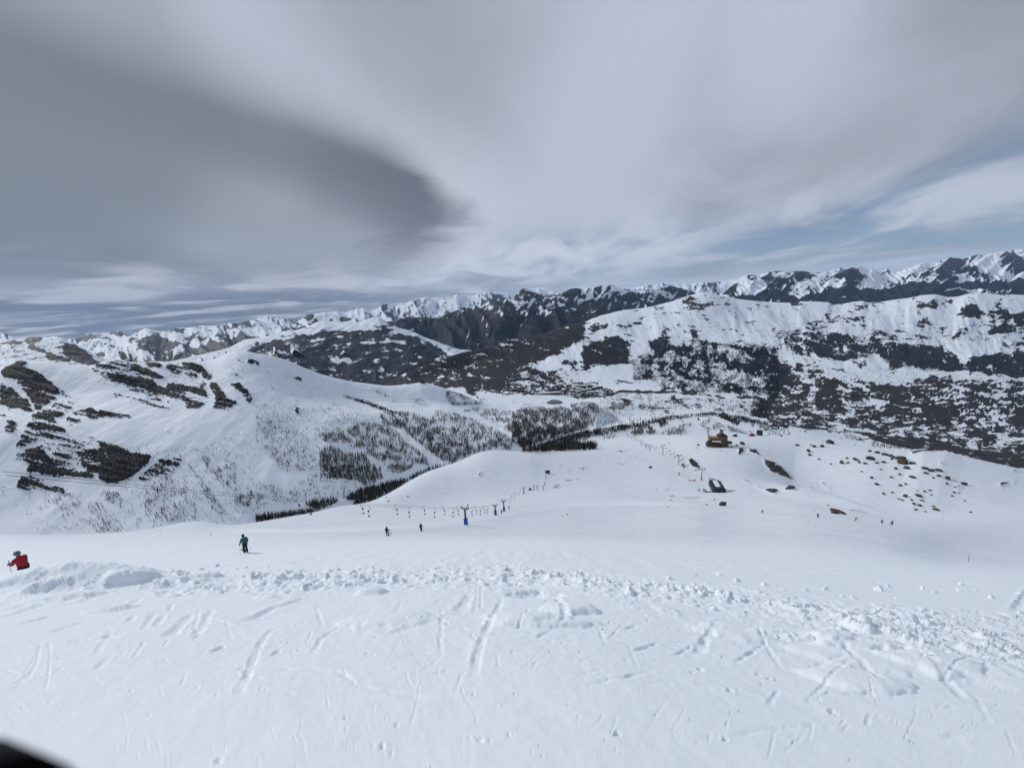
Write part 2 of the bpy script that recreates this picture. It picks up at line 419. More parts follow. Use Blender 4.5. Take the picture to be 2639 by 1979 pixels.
l0 = [(-900,1560,620),(0,1470,640),(513,1420,680),(660,1400,720),(946,1340,820),(1107,1250,950),(1257,1200,1050),(1400,1185,1150),(1550,1160,1250),(1590,1270,1300)]
l1 = [(-900,1330,800),(0,1270,830),(300,1255,830),(513,1240,850),(800,1200,930),(1000,1160,1050),(1257,1135,1200),(1400,1110,1400),(1550,1100,1550),(1590,1220,1600)]
l2 = [(-900,1180,980),(0,1110,1000),(300,1095,1020),(600,1070,1080),(800,1062,1180),(1000,1072,1300),(1150,1080,1450),(1257,1082,1650),(1400,1066,1900),(1550,1064,2050),(1590,1190,2100)]
l2b = [(-900,1060,1180),(0,1030,1200),(300,1010,1230),(450,1010,1240),(600,985,1260),(700,985,1320),(800,1003,1450),(930,1030,1650),(1050,1040,1800),(1150,1042,1900),(1257,1058,2000),(1400,1053,2080),(1550,1053,2150),(1590,1180,2200)]
l3 = [(-900,1010,1350),(-300,960,1380)] + [(x, y, d) for (x, y), d in zip(
     Z1([(0,525),(60,475),(120,448),(150,435),(230,430),(400,440),(600,466),(780,478),(840,462),(900,440),(1000,420),(1100,432),(1180,448),(1250,456),(1330,442),(1400,438),(1500,452),(1600,437),(1780,436),(1880,410),(1960,370),(2030,350),(2060,347),(2130,350)]) +
     Z2([(0,707),(60,713),(160,730),(300,778),(420,832),(560,886),(700,922),(830,951),(950,964),(1100,985),(1200,983),(1330,972),(1420,957),(1480,962),(1560,985),(1640,1012),(1750,1052)]),
     [1400]*11+[1450]*7+[1500]*6+[1500,1520,1560,1620,1680,1760,1830,1900,1950,2000,2050,2080,2100,2120,2130,2140,2150])] + [(1240,1037,2180),(1320,1044,2220),(1400,1047,2240),(1450,1045,2250),(1520,1043,2260),(1545,1048,2260),(1590,1170,2260)]
l4 = [(x, y + 60, d * 1.4) for x, y, d in l3]
left = Sheet('left', -1.75, 0.32, 720, [l0, l1, l2, l2b, l3, l4], [30, 70, 70, 90, 8], rough_rows=(4,))

v0 = [(300,1420,760),(600,1370,800),(946,1330,900),(1330,1215,980),(1469,1185,1000),(1700,1165,1050),(2000,1175,1050),(2241,1210,1000),(2639,1270,950),(3400,1380,900)]
v1 = [(300,1330,900),(800,1300,950),(1100,1230,1020),(1350,1166,1150),(1469,1128,1230),(1560,1100,1330),(1620,1090,1420),(1720,1077,1520),(1840,1069,1620),(1950,1086,1520),(2060,1105,1400),(2150,1130,1300),(2241,1147,1200),(2340,1160,1150),(2440,1170,1100),(2639,1205,1050),(3400,1330,950)]
v1b = [(300,1340,1400),(800,1300,1500),(1100,1200,1700),(1350,1130,1900),(1469,1105,2000),(1560,1090,2050),(1720,1074,2100),(1840,1066,2100),(1950,1078,1950),(2060,1098,1750),(2150,1122,1600),(2241,1140,1500),(2340,1155,1420),(2440,1160,1380),(2639,1190,1300),(3400,1300,1200)]
v2 = [(300,1150,2000),(1000,1058,2200),(1320,1050,2350),(1450,1046,2380),(1540,1042,2400),(1678,1036,2480),(1857,1044,2350),(1980,1055,2250),(2100,1075,2050),(2241,1105,1900),(2400,1130,1800),(2639,1160,1700),(3400,1230,1600)]
v3 = [(300,1100,2700),(1000,1030,2800),(1320,1024,2750),(1500,1030,2650),(1678,1013,2750),(1767,1013,2800),(1857,1023,2700),(1980,1030,2600),(2100,1045,2400),(2241,1065,2250),(2400,1085,2150),(2639,1110,2050),(3400,1170,1900)]
v4 = [(300,1060,3300),(1000,1003,3400),(1200,990,3400),(1320,985,3400),(1470,978,3450),(1630,975,3450),(1700,983,3350),(1857,975,3300),(1980,965,3250),(2241,972,3050),(2639,990,2900),(3400,1030,2800)]
v5 = [(300,1040,4000),(1000,996,4000),(1100,968,4200),(1200,946,4350),(1320,915,4500),(1470,890,4450),(1630,885,4350),(1790,868,4350),(1980,872,4250),(2241,880,4150),(2639,890,4000),(3400,920,3900)]
v6 = [(300,1035,4300),(900,1003,4250)] + [(x, y, 4300 + 1700 * float(sstep(x, 950, 1800)) - 900 * float(sstep(x, 2000, 2700))) for x, y in
     Z2([(1080,985),(1180,935),(1300,870),(1450,815),(1600,752),(1700,722),(1800,692)]) +
     ZD([(0,850),(60,805),(130,770),(240,768),(300,748),(450,718),(540,710),(620,670),(720,640),(800,600),(900,588),(1000,580),(1100,530),(1190,500),(1290,478),(1380,452),(1480,435),(1650,418),(1760,400),(1900,365),(2000,340),(2100,305),(2212,268)]) +
     ZE([(60,692),(150,672),(200,672),(300,688),(400,712),(520,735),(640,760),(780,778),(930,792),(1100,800),(1270,806),(1400,800),(1420,788),(1600,790),(1790,800),(1830,822),(1950,826),(2060,800),(2212,780)]) +
     ZG([(100,785),(200,806),(340,800),(520,770),(700,750),(860,712),(1060,698),(1130,712),(1220,735),(1310,732),(1380,722),(1450,700),(1560,678),(1630,674),(1720,690),(1900,697),(2060,702),(2212,708)])] + [(3400,790,4900)]
v7 = [(x, y + 45, d * 1.3) for x, y, d in v6]
valley = Sheet('valley', -0.95, 1.75, 900, [v0, v1, v1b, v2, v3, v4, v5, v6, v7], [16, 10, 46, 36, 34, 60, 90, 6], rough_rows=(7,))

c0 = [(-300,1060,3600),(600,1040,4000),(1000,1030,4100),(1500,1010,4300)]
c1 = [(-300,990,5000),(300,965,5000),(700,945,5100),(900,985,4900),(1100,970,5000),(1300,930,5400),(1500,900,5600)]
c2 = [(-300,960,6200),(300,945,6200),(600,915,6200),(760,890,6400),(900,880,6600),(1050,890,6400),(1150,915,6000),(1300,920,5900),(1500,905,6000)]
c3 = [(-300,985,7000),(300,965,7000),(560,905,7200)] + [(x, y, 8000) for x, y in ZB([(1080,845),(1150,812),(1230,765),(1300,745),(1480,722),(1640,690),(1800,662),(1950,632),(2100,588),(2212,552)]) +
     ZC([(60,492),(150,478),(260,498),(330,492),(430,480),(560,490),(620,462),(700,438),(780,428),(850,470),(900,520),(960,530),(1010,555),(1100,575),(1200,610),(1300,660),(1420,700),(1520,740),(1600,770),(1700,800)])] + [(1300,915,7000),(1500,915,7000)]
c4 = [(x, y + 40, d * 1.25) for x, y, d in c3]
wooded = Sheet('wooded', -1.45, 0.2, 560, [c0, c1, c2, c3, c4], [10, 44, 60, 6], rough_rows=(3,))

# dark crag just behind the left-hand mountain
k0 = [(-900,1050,2300),(0,1000,2400),(300,990,2500),(520,990,2600)]
k1 = [(-900,985,3300),(0,925,3400),(120,940,3300),(200,950,3300),(300,955,3300),(520,975,3300)]
k2 = [(-900,930,4200),(-200,885,4200)] + [(x, y, 4300) for x, y in ZA([(0,470),(60,455),(180,425),(330,435),(400,385),(450,376),(600,380),(690,382),(770,370),(860,378),(950,425),(1060,470),(1200,540),(1330,620),(1450,680),(1560,720),(1800,780)])] + [(520,965,4200)]
k3 = [(x, y + 50, d * 1.3) for x, y, d in k2]
crag = Sheet('crag', -1.75, -0.82, 380, [k0, k1, k2, k3], [16, 80, 6], rough_rows=(2,))

# snow basin and broken ranges to the left
b0 = [(-900,1000,4500),(0,960,5000),(400,945,5200),(700,925,5600),(900,910,6000)]
b1 = [(-900,940,7000),(0,925,7000),(200,915,7000),(400,925,7000),(500,925,7000),(600,910,7500),(750,870,8500),(900,850,9500)]
b2 = [(-900,915,9500),(0,890,9500),(150,895,9500),(260,888,9500),(360,880,9500),(460,878,10000),(560,872,10500),(680,862,11000),(780,845,11500),(900,835,12000)]
b3 = [(-900,865,13500),(-150,855,13000)] + [(x, y, 13000) for x, y in ZA([(0,300),(60,330),(110,345),(190,380),(240,400),(700,395),(1000,410),(1110,385),(1190,372),(1230,335),(1310,325),(1440,322),(1530,318),(1640,300),(1690,293),(1760,330),(1880,358),(1960,300),(2060,265),(2130,268),(2212,285)]) +
     ZB([(60,630),(210,635),(270,585),(370,575),(460,582),(600,560),(700,548),(790,552),(900,545),(970,520),(1050,512),(1200,520),(1260,505),(1320,480),(1440,460),(1560,500),(1700,520),(1800,560),(1900,590),(2050,480),(2170,392),(2212,388)]) +
     ZC([(60,395),(110,385),(160,370),(210,385),(270,400),(330,420),(420,440)])] + [(960,830,13000)]
b4 = [(x, y + 40, d * 1.2) for x, y, d in b3]
basin = Sheet('basin', -1.75, -0.35, 620, [b0, b1, b2, b3, b4], [10, 44, 60, 6], rough_rows=(3,))

# pyramid-shaped peak and its neighbours in the middle
p0 = [(850,960,6800),(1100,940,7000),(1300,910,7200),(1500,880,7800),(1850,840,8200)]
p1 = [(850,900,8200),(1000,880,8200),(1150,915,7900),(1300,880,8200),(1450,850,8500),(1600,830,8800),(1850,800,9500)]
p2 = [(850,855,9500),(1000,842,9500),(1100,862,9500),(1200,850,9300),(1300,815,9300),(1450,810,9600),(1600,790,10000),(1850,780,10500)]
p3 = [(800,850,10000)] + [(x, y, 10500) for x, y in ZC([(960,470),(1060,440),(1180,430),(1290,425),(1400,440),(1500,420),(1560,385),(1680,345),(1800,330),(1930,320),(2000,300),(2080,290),(2130,250),(2190,235)]) +
     ZD([(30,345),(110,330),(180,310),(200,290),(230,250),(260,225),(290,198),(330,190),(380,205),(420,225),(480,250),(560,290),(620,300),(700,268),(770,240),(830,205),(900,186),(960,192),(1000,205),(1045,180),(1080,195),(1130,172),(1200,155),(1260,162),(1320,148),(1370,178),(1430,188),(1500,195),(1560,225),(1640,235),(1700,218),(1750,190),(1800,200),(1850,165),(1930,152),(2000,165),(2060,180),(2130,200),(2212,230)])] + [(1850,775,10500)]
p4 = [(x, y + 40, d * 1.25) for x, y, d in p3]
pyramid = Sheet('pyramid', -0.55, 0.62, 560, [p0, p1, p2, p3, p4], [10, 56, 80, 6], rough_rows=(3,))

# farthest alpine skyline
f0 = [(500,900,16000),(1300,860,17000),(2000,800,17000),(2400,770,17000)]
f1 = [(500,880,20000),(900,835,20000),(1300,810,21000),(2000,770,21000),(2400,740,21000)]
f2 = [(500,890,24000)] + [(x, y, 25000) for x, y in ZB([(1380,470),(1430,455),(1480,440),(1520,445),(1560,435),(1600,428),(1640,445),(1680,455),(1760,460),(1820,440),(1860,428),(1900,455),(1990,470),(2100,480)]) +
     ZC([(60,400),(150,390),(230,365),(280,372),(330,366),(370,380),(420,365),(460,350),(500,352),(530,325),(570,335),(600,320),(640,335),(680,350),(760,335),(800,310),(860,278),(900,290),(960,315),(1000,280),(1040,282),(1090,290),(1130,268),(1190,250),(1220,212),(1270,208),(1340,197),(1390,220),(1440,262),(1490,240),(1520,206),(1570,222),(1620,215),(1660,162),(1700,180),(1740,205),(1800,200),(1860,200),(1920,178),(1990,165),(2050,185),(2080,170),(2120,190),(2160,165),(2190,165)]) +
     ZD([(0,260),(40,255),(80,245),(120,250),(170,280),(230,290),(400,260),(450,215),(480,190),(520,225),(560,240),(630,232),(690,258),(760,250),(900,220),(1200,190),(1450,190),(1500,180),(1560,182),(1620,170),(1700,168),(1780,172),(1810,165),(1835,122),(1860,150),(1890,118),(1915,150),(1960,128),(2000,150),(2060,138),(2110,150),(2190,142)]) +
     ZE([(60,548),(110,540),(180,540),(220,548),(270,545),(340,525),(410,520),(490,515),(540,500),(600,505)]) + [(2000,720),(2060,705),(2120,700),(2150,698)]] + [(2400,710,25000)]
f3 = [(x, y + 30, d * 1.15) for x, y, d in f2]
skyline = Sheet('skyline', -0.95, 1.05, 900, [f0, f1, f2, f3], [8, 50, 5], rough_rows=(2,))

# long range on the right
g0 = [(1780,830,7000),(2200,810,7000),(2639,800,7000),(3400,800,7000)]
g1 = [(1780,800,9000),(1950,785,9000),(2050,782,8800),(2200,778,8600),(2400,755,8600),(2639,748,8600),(3400,720,8600)]
g2 = [(1780,785,10500),(1900,755,10500),(2000,748,10800),(2060,750,10500),(2200,735,10500),(2400,725,11000),(2639,705,11000),(3400,650,11000)]
g3 = [(1780,765,11000)] + [(x, y, 13000) for x, y in ZE([(100,690),(300,690),(400,690),(460,640),(540,580),(600,500),(680,460),(760,445),(820,445),(850,465),(900,438),(950,418),(1060,405),(1110,390),(1150,392),(1230,415),(1270,425),(1320,405),(1400,402),(1450,395),(1520,402),(1580,430),(1620,440),(1700,415),(1770,398),(1830,410),(1880,415),(1930,410),(2000,380),(2080,350),(2150,345),(2190,340)]) +
     ZG([(30,350),(70,342),(150,355),(230,365),(300,395),(380,410),(420,418),(470,408),(540,418),(600,390),(670,362),(740,352),(820,320),(900,298),(990,290),(1060,285),(1130,262),(1200,245),(1290,232),(1380,225),(1410,240),(1480,215),(1550,198),(1640,180),(1740,180),(1830,162),(1940,148),(2030,140),(2100,128),(2160,118),(2212,102)])] + [(2800,605,13000),(3100,560,13000),(3400,540,13000)]
g4 = [(x, y + 45, d * 1.2) for x, y, d in g3]
rightr = Sheet('rightr', 0.42, 1.75, 640, [g0, g1, g2, g3, g4], [8, 60, 80, 6], rough_rows=(3,))

# ------------------------------------------------------------------ relief
def mountain_relief(s, amp, wl, seed, crest_row, gully=0.6, slant=0.0, keep=0.25):
    """gullies and ribs that run down the faces, plus broken rock relief; amp, wl in metres"""
    Xs = s.X + slant * s.Z
    dn = s.Y
    n = gully * ridged(Xs / wl, dn / (wl * 3.2), 5, seed) + (1 - gully) * ridged(s.X / (wl * 0.6), dn / (wl * 0.8), 5, seed + 11)
    n = n - np.mean(n)
    k = np.minimum(1, keep + (1 - keep) * np.abs(s.seg - crest_row) / 0.45)[:, None]
    s.rel = n
    s.Z = s.Z + n * amp * k
    return n
def updark(s, crest_row):
    pass
mountain_relief(wooded, 90, 520, 5, 3, 0.7)
nk = mountain_relief(crag, 30, 170, 9, 2, 0.5)
_vx = valley.a[None] * 5000 + 0 * valley.e; _vz = valley.e * 5000
_w = _vx + 130 * fbm(_vx / 420, _vz / 420, 3, 55)
SPUR = ridged((_w + 0.8 * _vz) / 430, _vz / 1300, 1, 53) + 0.45 * ridged((_w + 0.5 * _vz) / 150, _vz / 420, 2, 54) + 0.18 * ridged((_w + 1.0 * _vz) / 55, _vz / 130, 2, 56)
valley.Z += (sstep(valley.seg, 4.9, 5.8) * np.clip(np.abs(valley.seg - 7) / 0.5, 0.06, 1))[:, None] * 24 * (SPUR - SPUR.mean())
valley.Z += 0.3 * (np.clip(valley.seg - 4.2, 0, 1) * np.clip(np.abs(valley.seg - 7) / 0.5, 0.1, 1))[:, None] * 46 * (ridged(valley.X / 420, valley.Y / 900, 4, 51) - 0.6)
left.Z += np.clip(np.abs(left.seg - 4) / 0.5, 0.05, 1)[:, None] * 9 * (fbm(left.X / 130, left.Y / 200, 4, 61))

# ------------------------------------------------------------------ where rock, grass and wood show through the snow
s = left
sd_x = left.a[None] * 1200; sd_z = left.e * 1200
strat = fbm((sd_x + 1.0 * sd_z) / 120, (sd_z + 0.30 * sd_x) / 15.0, 6, 71, 0.68)
speck = fbm(sd_x / 10, sd_z / 5, 4, 75)
s.dark[:] = 0.10
for P, val in [
    ([(0,530),(60,480),(170,440),(235,450),(200,480),(300,520),(370,560),(420,620),(490,660),(500,760),(420,800),(350,850),(310,860),(260,760),(210,690),(120,600),(50,590)], .80),
    ([(0,620),(60,640),(150,720),(260,800),(290,880),(200,860),(110,830),(0,810)], .78),
    ([(280,900),(500,780),(640,830),(560,900),(480,960),(600,1090),(450,1110),(330,1130),(200,1180),(110,1190),(180,1080),(250,990)], .50),
    ([(70,960),(140,990),(140,1050),(50,1070),(40,1040)], .62), ([(60,830),(130,830),(120,870),(70,860)], .6), ([(0,900),(50,910),(40,940),(0,930)], .6),
    ([(600,870),(760,860),(850,890),(980,880),(1140,910),(1130,940),(900,930),(780,940),(640,900)], .52),
    ([(540,960),(600,930),(720,960),(620,1010)], .5), ([(480,1080),(560,1060),(600,1090),(480,1110)], .6),
    ([(770,500),(900,450),(1060,430),(1200,470),(1440,590),(1300,600),(1440,680),(1560,750),(1520,790),(1420,790),(1290,740),(1180,720),(1080,670),(980,620),(900,590)], .60),
    ([(1430,640),(1500,610),(1620,650),(1780,680),(1800,800),(1690,850),(1620,850),(1560,800),(1560,740),(1440,700)], .57),
    ([(1250,450),(1330,440),(1400,480),(1380,500),(1280,490)], .64), ([(1560,450),(1680,470),(1780,510),(1840,590),(1760,600),(1720,540),(1600,490)], .62),
    ([(1620,540),(1720,540),(1700,570),(1630,565)], .5), ([(1700,630),(1780,650),(1770,700),(1700,690)], .5),
    ([(1800,630),(1880,640),(1960,760),(2050,800),(2000,870),(1830,840),(1860,750)], .64),
    ([(1990,630),(2070,640),(2140,710),(2200,780),(2150,810),(2080,720)], .64), ([(2040,420),(2110,430),(2100,450),(2050,450)], .6), ([(2140,420),(2200,430),(2190,470),(2130,460)], .6), ([(1970,510),(2090,520),(2100,550),(2040,560)], .55),
    ([(640,1240),(720,1215),(860,1190),(1000,1190),(1150,1240),(1310,1260),(1300,1320),(1210,1400),(1120,1450),(990,1500),(870,1480),(860,1420),(750,1400),(700,1330)], .80),
    ([(830,1130),(880,1150),(1020,1190),(980,1210),(880,1200)], .62),
    ([(110,1270),(230,1200),(330,1190),(400,1240),(480,1330),(620,1370),(760,1400),(830,1440),(760,1460),(560,1440),(400,1420),(280,1390),(210,1420),(260,1330)], .70),
    ([(190,1450),(260,1410),(400,1480),(520,1510),(560,1550),(480,1590),(780,1590),(680,1620),(520,1620),(440,1560),(300,1540),(230,1560),(140,1530)], .68),
    ([(1440,470),(1560,450),(1700,560),(1800,640),(1780,680),(1600,600),(1480,590)], .40), ([(480,640),(640,760),(760,860),(620,830),(500,740)], .34), ([(960,700),(1300,760),(1540,850),(1300,850),(1000,790)], .30), ([(400,1090),(820,1080),(860,1150),(640,1230),(330,1200)], .36), ([(1180,520),(1440,580),(1240,560)], .45),
    ([(1350,1300),(1500,1270),(1610,1280),(1560,1340),(1510,1410),(1400,1450),(1200,1490),(1190,1450),(1290,1370)], .52)]:
    s.paint(Z1(P), val, warp=7)
s.paint(Z1([(440,1240),(640,1230),(690,1330),(740,1390),(560,1350),(480,1310)]), .42, warp=4)
s.paint(Z2([(335,1185),(375,1190),(380,1230),(345,1225)]), .85, warp=2); s.paint(Z2([(330,920),(400,930),(390,960),(330,950)]), .55); s.paint(Z2([(0,760),(30,790),(30,830),(0,830)]), .55)
s.paint(Z2([(1180,1210),(1230,1240),(1100,1200),(960,1150),(740,1070),(900,1100),(1000,1130)]), .6, 0.9, warp=2)
s.paint(Z2([(1420,957),(1460,960),(1450,975),(1415,970)]), .8, 0.4, warp=1)
s.paint(Z2([(1640,1010),(1700,1000),(2050,1080),(2040,1100),(1880,1080),(2050,1125),(2000,1130),(1750,1060)]), .55, 1.0, warp=3)
s.blur(s.dark, 3)
wash = fbm(sd_x / 180, sd_z / 120, 3, 66)
rk = np.clip((s.dark - 0.25) / 0.3, 0, 1)
s.dark = 0.17 + (s.dark - 0.10) * 0.86
s.dark += (0.06 + 0.11 * rk) * nz(strat) + (0.05 + 0.05 * rk) * nz(speck) + 0.05 * rk * nz(fbm(sd_x / 70, sd_z / 45, 3, 68)) + 0.07 * np.clip(nz(wash), -1, 2) * (1 - rk)
s.Z += np.clip(s.dark - 0.35, 0, 0.5) * 24.0 * (0.5 + 1.3 * strat) * np.clip(np.abs(s.seg - 4) / 0.3, 0, 1)[:, None]

s = valley
vx, vz = valley.a[None] * 4000, valley.e * 4000
_pw = 60 * fbm(vx / 170, vz / 110, 3, 86)
patch = fbm((vx + 0.9 * vz + _pw) / 170, (vz + _pw) / 120, 7, 87, 0.7)
band = fbm((vx + _pw) / 190, (vz + 0.12 * vx + 0.5 * _pw) / 36, 6, 83, 0.7)            # patches drawn out along the slope
fine = fbm(vx / 26, vz / 9, 3, 89)
s.dark[:] = 0.18; s.tone[:] = 0.45
s.paint(Z3([(-700,1000),(0,600),(330,580),(480,505),(620,495),(620,640),(480,720),(300,800),(90,880),(0,900)]), .74, 0.6)
for P, val, tone in [
    ([(0,770),(100,700),(280,620),(420,560),(620,520),(620,640),(480,720),(300,800),(90,880),(30,860),(40,800)], .86, .55),
    ([(640,560),(700,520),(830,500),(800,540),(690,590)], .66, .6),
    ([(560,780),(640,720),(800,600),(820,640),(1000,660),(1040,700),(1000,830),(900,860),(760,880),(640,920),(570,920),(620,840)], .80, .75),
    ([(420,820),(540,830),(560,860),(530,890),(430,870)], .8, .9),
    ([(1190,650),(1260,640),(1370,670),(1370,740),(1250,840),(1190,780)], .74, .95),
    ([(1010,850),(1180,760),(1230,840),(1400,750),(1500,620),(1610,570),(1600,660),(1700,680),(2300,720),(2300,1150),(1800,1120),(1300,1080),(1230,1020),(1040,1000),(1060,920)], .49, 1.0),
    ([(1190,850),(1330,840),(1320,960),(1240,1000),(1190,940)], .62, 1.0), ([(1780,740),(1920,830),(2212,850),(2212,960),(1860,980),(1820,860)], .62, 1.0),
    ([(1400,750),(1610,570),(1560,700),(1480,800),(1400,860)], .66, .9),
    ([(1450,320),(1600,330),(1740,320),(1870,350),(1850,370),(1700,390),(1640,410),(1560,400),(1480,420),(1460,370)], .58, .2),
    ([(1400,520),(1500,460),(1570,480),(1640,540),(1610,580),(1500,660),(1400,640)], .42, .2),
    ([(1050,490),(1200,420),(1340,350),(1340,370),(1200,440),(1080,520)], .48, .3), ([(800,620),(950,550),(1060,500),(1100,520),(900,600)], .42, .3),
    ([(700,1000),(480,985),(1000,1000),(1180,1020),(1100,1030),(800,1012)], .7, .7),
    ([(0,880),(100,900),(350,930),(480,1000),(700,1040),(820,1080),(940,1090),(800,1150),(600,1160),(300,1125),(0,1130)], .60, .7),
    ([(0,1130),(-400,1100),(-500,900),(0,800)], .62, .7),
    ([(830,1130),(960,1100),(1200,1095),(1520,1098),(1800,1140),(2212,1158),(2212,1175),(1800,1155),(1500,1120),(1200,1112),(950,1120),(760,1165)], .95, .5),
    ([(830,1190),(1300,1130),(1700,1160),(2100,1180),(2212,1200),(2212,1340),(2000,1300),(1700,1250),(1480,1230),(1300,1200)], .36, .8),
    ([(1370,1150),(1480,1200),(1560,1260),(1480,1240),(1400,1190)], .6, .6),
    ([(2100,1160),(2212,1170),(2212,1320),(2060,1320),(2100,1240)], .55, .9),
    ([(80,1610),(300,1510),(600,1450),(880,1410),(1000,1390),(1300,1330),(1600,1295),(1800,1300),(2000,1330),(2212,1375),(2212,1395),(1980,1360),(1760,1310),(1560,1315),(1330,1350),(1050,1420),(900,1450),(650,1500),(480,1540),(740,1590),(300,1615)], .72, .9),
    ]:
    s.paint(Z3(P), val, tone, warp=13, fr=0.035)
for P, val, tone in [
    ([(0,900),(200,860),(430,830),(580,870),(830,880),(960,920),(1000,990),(830,1080),(650,1120),(420,1080),(300,1040),(100,1000)], .56, .8),
    ([(380,950),(600,900),(800,930),(830,1060),(650,1110),(420,1080)], .68, .95),
    ([(950,1000),(1100,950),(1500,960),(1560,1040),(1700,1120),(1900,1050),(2300,1040),(2300,1260),(1700,1190),(1350,1190),(1000,1120)], .80, 1.0),
    ([(60,1120),(400,1140),(560,1260),(900,1300),(1200,1300),(1300,1230),(2300,1300),(2300,1700),(0,1700),(0,1390)], .55, .35),
    ([(420,1300),(560,1330),(560,1500),(420,1560)], .8, .4), ([(1000,1330),(1180,1300),(1120,1560),(1020,1600)], .8, .4), ([(1330,1480),(1560,1500),(1600,1659),(1300,1659)], .85, .4),
    ([(0,1480),(700,1560),(1200,1659),(0,1659)], .62, .4), ([(2150,1500),(2300,1480),(2300,1700),(2150,1659)], .85, .4), ([(1540,1500),(1740,1510),(1780,1580),(1560,1560)], .78, .4),
    ([(530,1280),(650,1260),(780,1400),(1000,1600),(850,1600),(700,1490),(560,1400)], .46, .9), ([(1700,1300),(2150,1300),(2150,1480),(1800,1480),(1700,1400)], .52, .9), ([(0,1050),(100,1080),(110,1300),(0,1390)], .66, 1.0),
    ([(1280,610),(1500,590),(1640,575),(1560,620),(1380,650),(1300,700)], .72, .4), ([(1640,650),(1730,600),(1860,640),(1910,650),(1820,740),(1700,730)], .85, .4),
    ([(1930,660),(2100,650),(2150,740),(2050,780),(1880,760),(1870,700)], .66, .4), ([(1880,790),(2110,800),(2120,860),(1960,890)], .75, .4), ([(2120,650),(2300,660),(2300,900),(2150,800)], .66, .4),
    ([(910,840),(1050,870),(1040,890),(920,870)], .85, .4), ([(500,860),(580,860),(580,880),(500,880)], .8, .4), ([(690,680),(820,660),(800,690),(700,700)], .6, .4), ([(700,750),(780,710),(830,710),(820,750),(720,780)], .6, .4),
    ([(130,870),(500,690),(830,600),(830,740),(600,840),(300,850)], .38, .4),
    ([(1300,760),(1900,880),(1900,1000),(1500,960),(1250,900)], .38, .6), ([(1060,930),(1150,820),(1170,770),(1190,790),(1080,930)], .75, .4), ([(2080,930),(2300,930),(2300,1040),(2120,1000)], .55, .6)]:
    s.paint(Z4(P), val, tone, warp=12, fr=0.04)
s.paint(Z8([(0,-60),(2400,-60),(2400,720),(2212,690),(1700,590),(1540,540),(1240,520),(1100,470),(850,400),(500,320),(0,290)]), .56, .38, warp=5)
s.paint(Z8([(840,430),(1100,500),(1220,520),(1540,540),(1800,620),(2300,720),(2300,600),(1700,520),(1400,440),(900,390)]), .85, .45, warp=3)
s.paint(Z8([(0,310),(200,320),(500,340),(520,370),(200,330),(0,330)]), .8, .9, warp=3)
s.paint([(850,1016),(850,955),(1048,940),(1137,912),(1325,855),(1340,940),(1320,990),(1100,1003),(980,1016)], .74, .45, warp=6)
s.paint([(1319 + x_ * 1.0394, 567 + y_ * 1.039) for x_, y_ in [(600,300),(650,340),(685,375),(680,405),(650,450),(622,495),(600,480),(640,420),(655,385),(620,340)]], .82, 1.0, warp=8, fr=.05)
# open snow inside the woods: pistes, clearings, the pond field
for P in [[(1790,840),(1830,860),(1830,1010),(1790,1020)], [(460,800),(620,720),(600,760),(500,810)], [(620,560),(640,560),(640,700),(620,690)], [(1330,830),(1400,770),(1420,780),(1350,860)]]:
    s.paint(Z3(P), -0.0001, warp=2)
s.dark[s.dark == -0.0001] = 0.12
s.paint(Z3([(0,1140),(300,1135),(600,1170),(480,1220),(300,1225),(0,1240)]), -0.0001, warp=6, fr=.06); s.dark[s.dark == -0.0001] = 0.02
s.paint(Z3([(540,990),(760,905),(900,870),(1150,880),(1130,920),(1050,930),(1040,1000),(700,990)]), -0.0001, warp=11, fr=.06); s.dark[s.dark == -0.0001] = 0.02
s.blur(s.dark, 12); s.blur(s.tone, 5)
wsel = np.clip((s.seg[:, None] - 2.5) / 0.5, 0, 1)
act = np.clip((s.dark - 0.03) / 0.10, 0, 1)
vert = fbm(vx / 60, vz / 110, 6, 85, 0.72)
wd = np.clip((s.tone - 0.6) / 0.3, 0, 1)
upz = np.clip((s.seg[:, None] - 4.6) / 0.6, 0, 1)
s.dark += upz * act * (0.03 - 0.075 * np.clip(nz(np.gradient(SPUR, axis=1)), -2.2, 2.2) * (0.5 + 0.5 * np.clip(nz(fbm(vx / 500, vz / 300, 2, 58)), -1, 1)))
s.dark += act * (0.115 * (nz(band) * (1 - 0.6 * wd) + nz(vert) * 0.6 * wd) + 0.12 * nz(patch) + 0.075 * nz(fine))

s = wooded
h = wooded
s.dark[:] = 0.30; s.tone[:] = 0.95
s.paint([(380,1010),(600,930),(660,885),(740,875),(827,850),(930,855),(1010,850),(1060,862),(1120,890),(1160,915),(1350,905),(1500,1000),(900,1040)], .66, 1.0, warp=9, fr=0.03)
s.paint([(380,1010),(700,920),(800,905),(1000,890),(1200,920),(1500,1000),(900,1040)], .74, 1.0, warp=9, fr=0.03)
s.paint(ZC([(110,930),(300,880),(430,930),(430,970),(350,990),(180,985)]), -.62, 1.0); s.paint(ZC([(570,870),(640,830),(680,860),(600,880)]), -.62, 1.0); s.paint(ZC([(690,880),(760,920),(830,990),(780,980),(700,930)]), -.62, 1.0)

s.dark = np.where(s.dark < 0, 0.60, s.dark); s.blur(s.dark, 6)
wx, wz = s.a[None] * 6500, s.e * 6500
wn = nz(fbm(wx / 500, wz / 70, 6, 91, 0.68)); wp = nz(fbm(wx / 240, wz / 130, 7, 93, 0.7)); wv = nz(ridged((wx + 0.8 * wz) / 120, wz / 500, 3, 97))
s.dark += 0.09 * wn + 0.10 * wp - 0.07 * np.clip(wv, 0, 3)

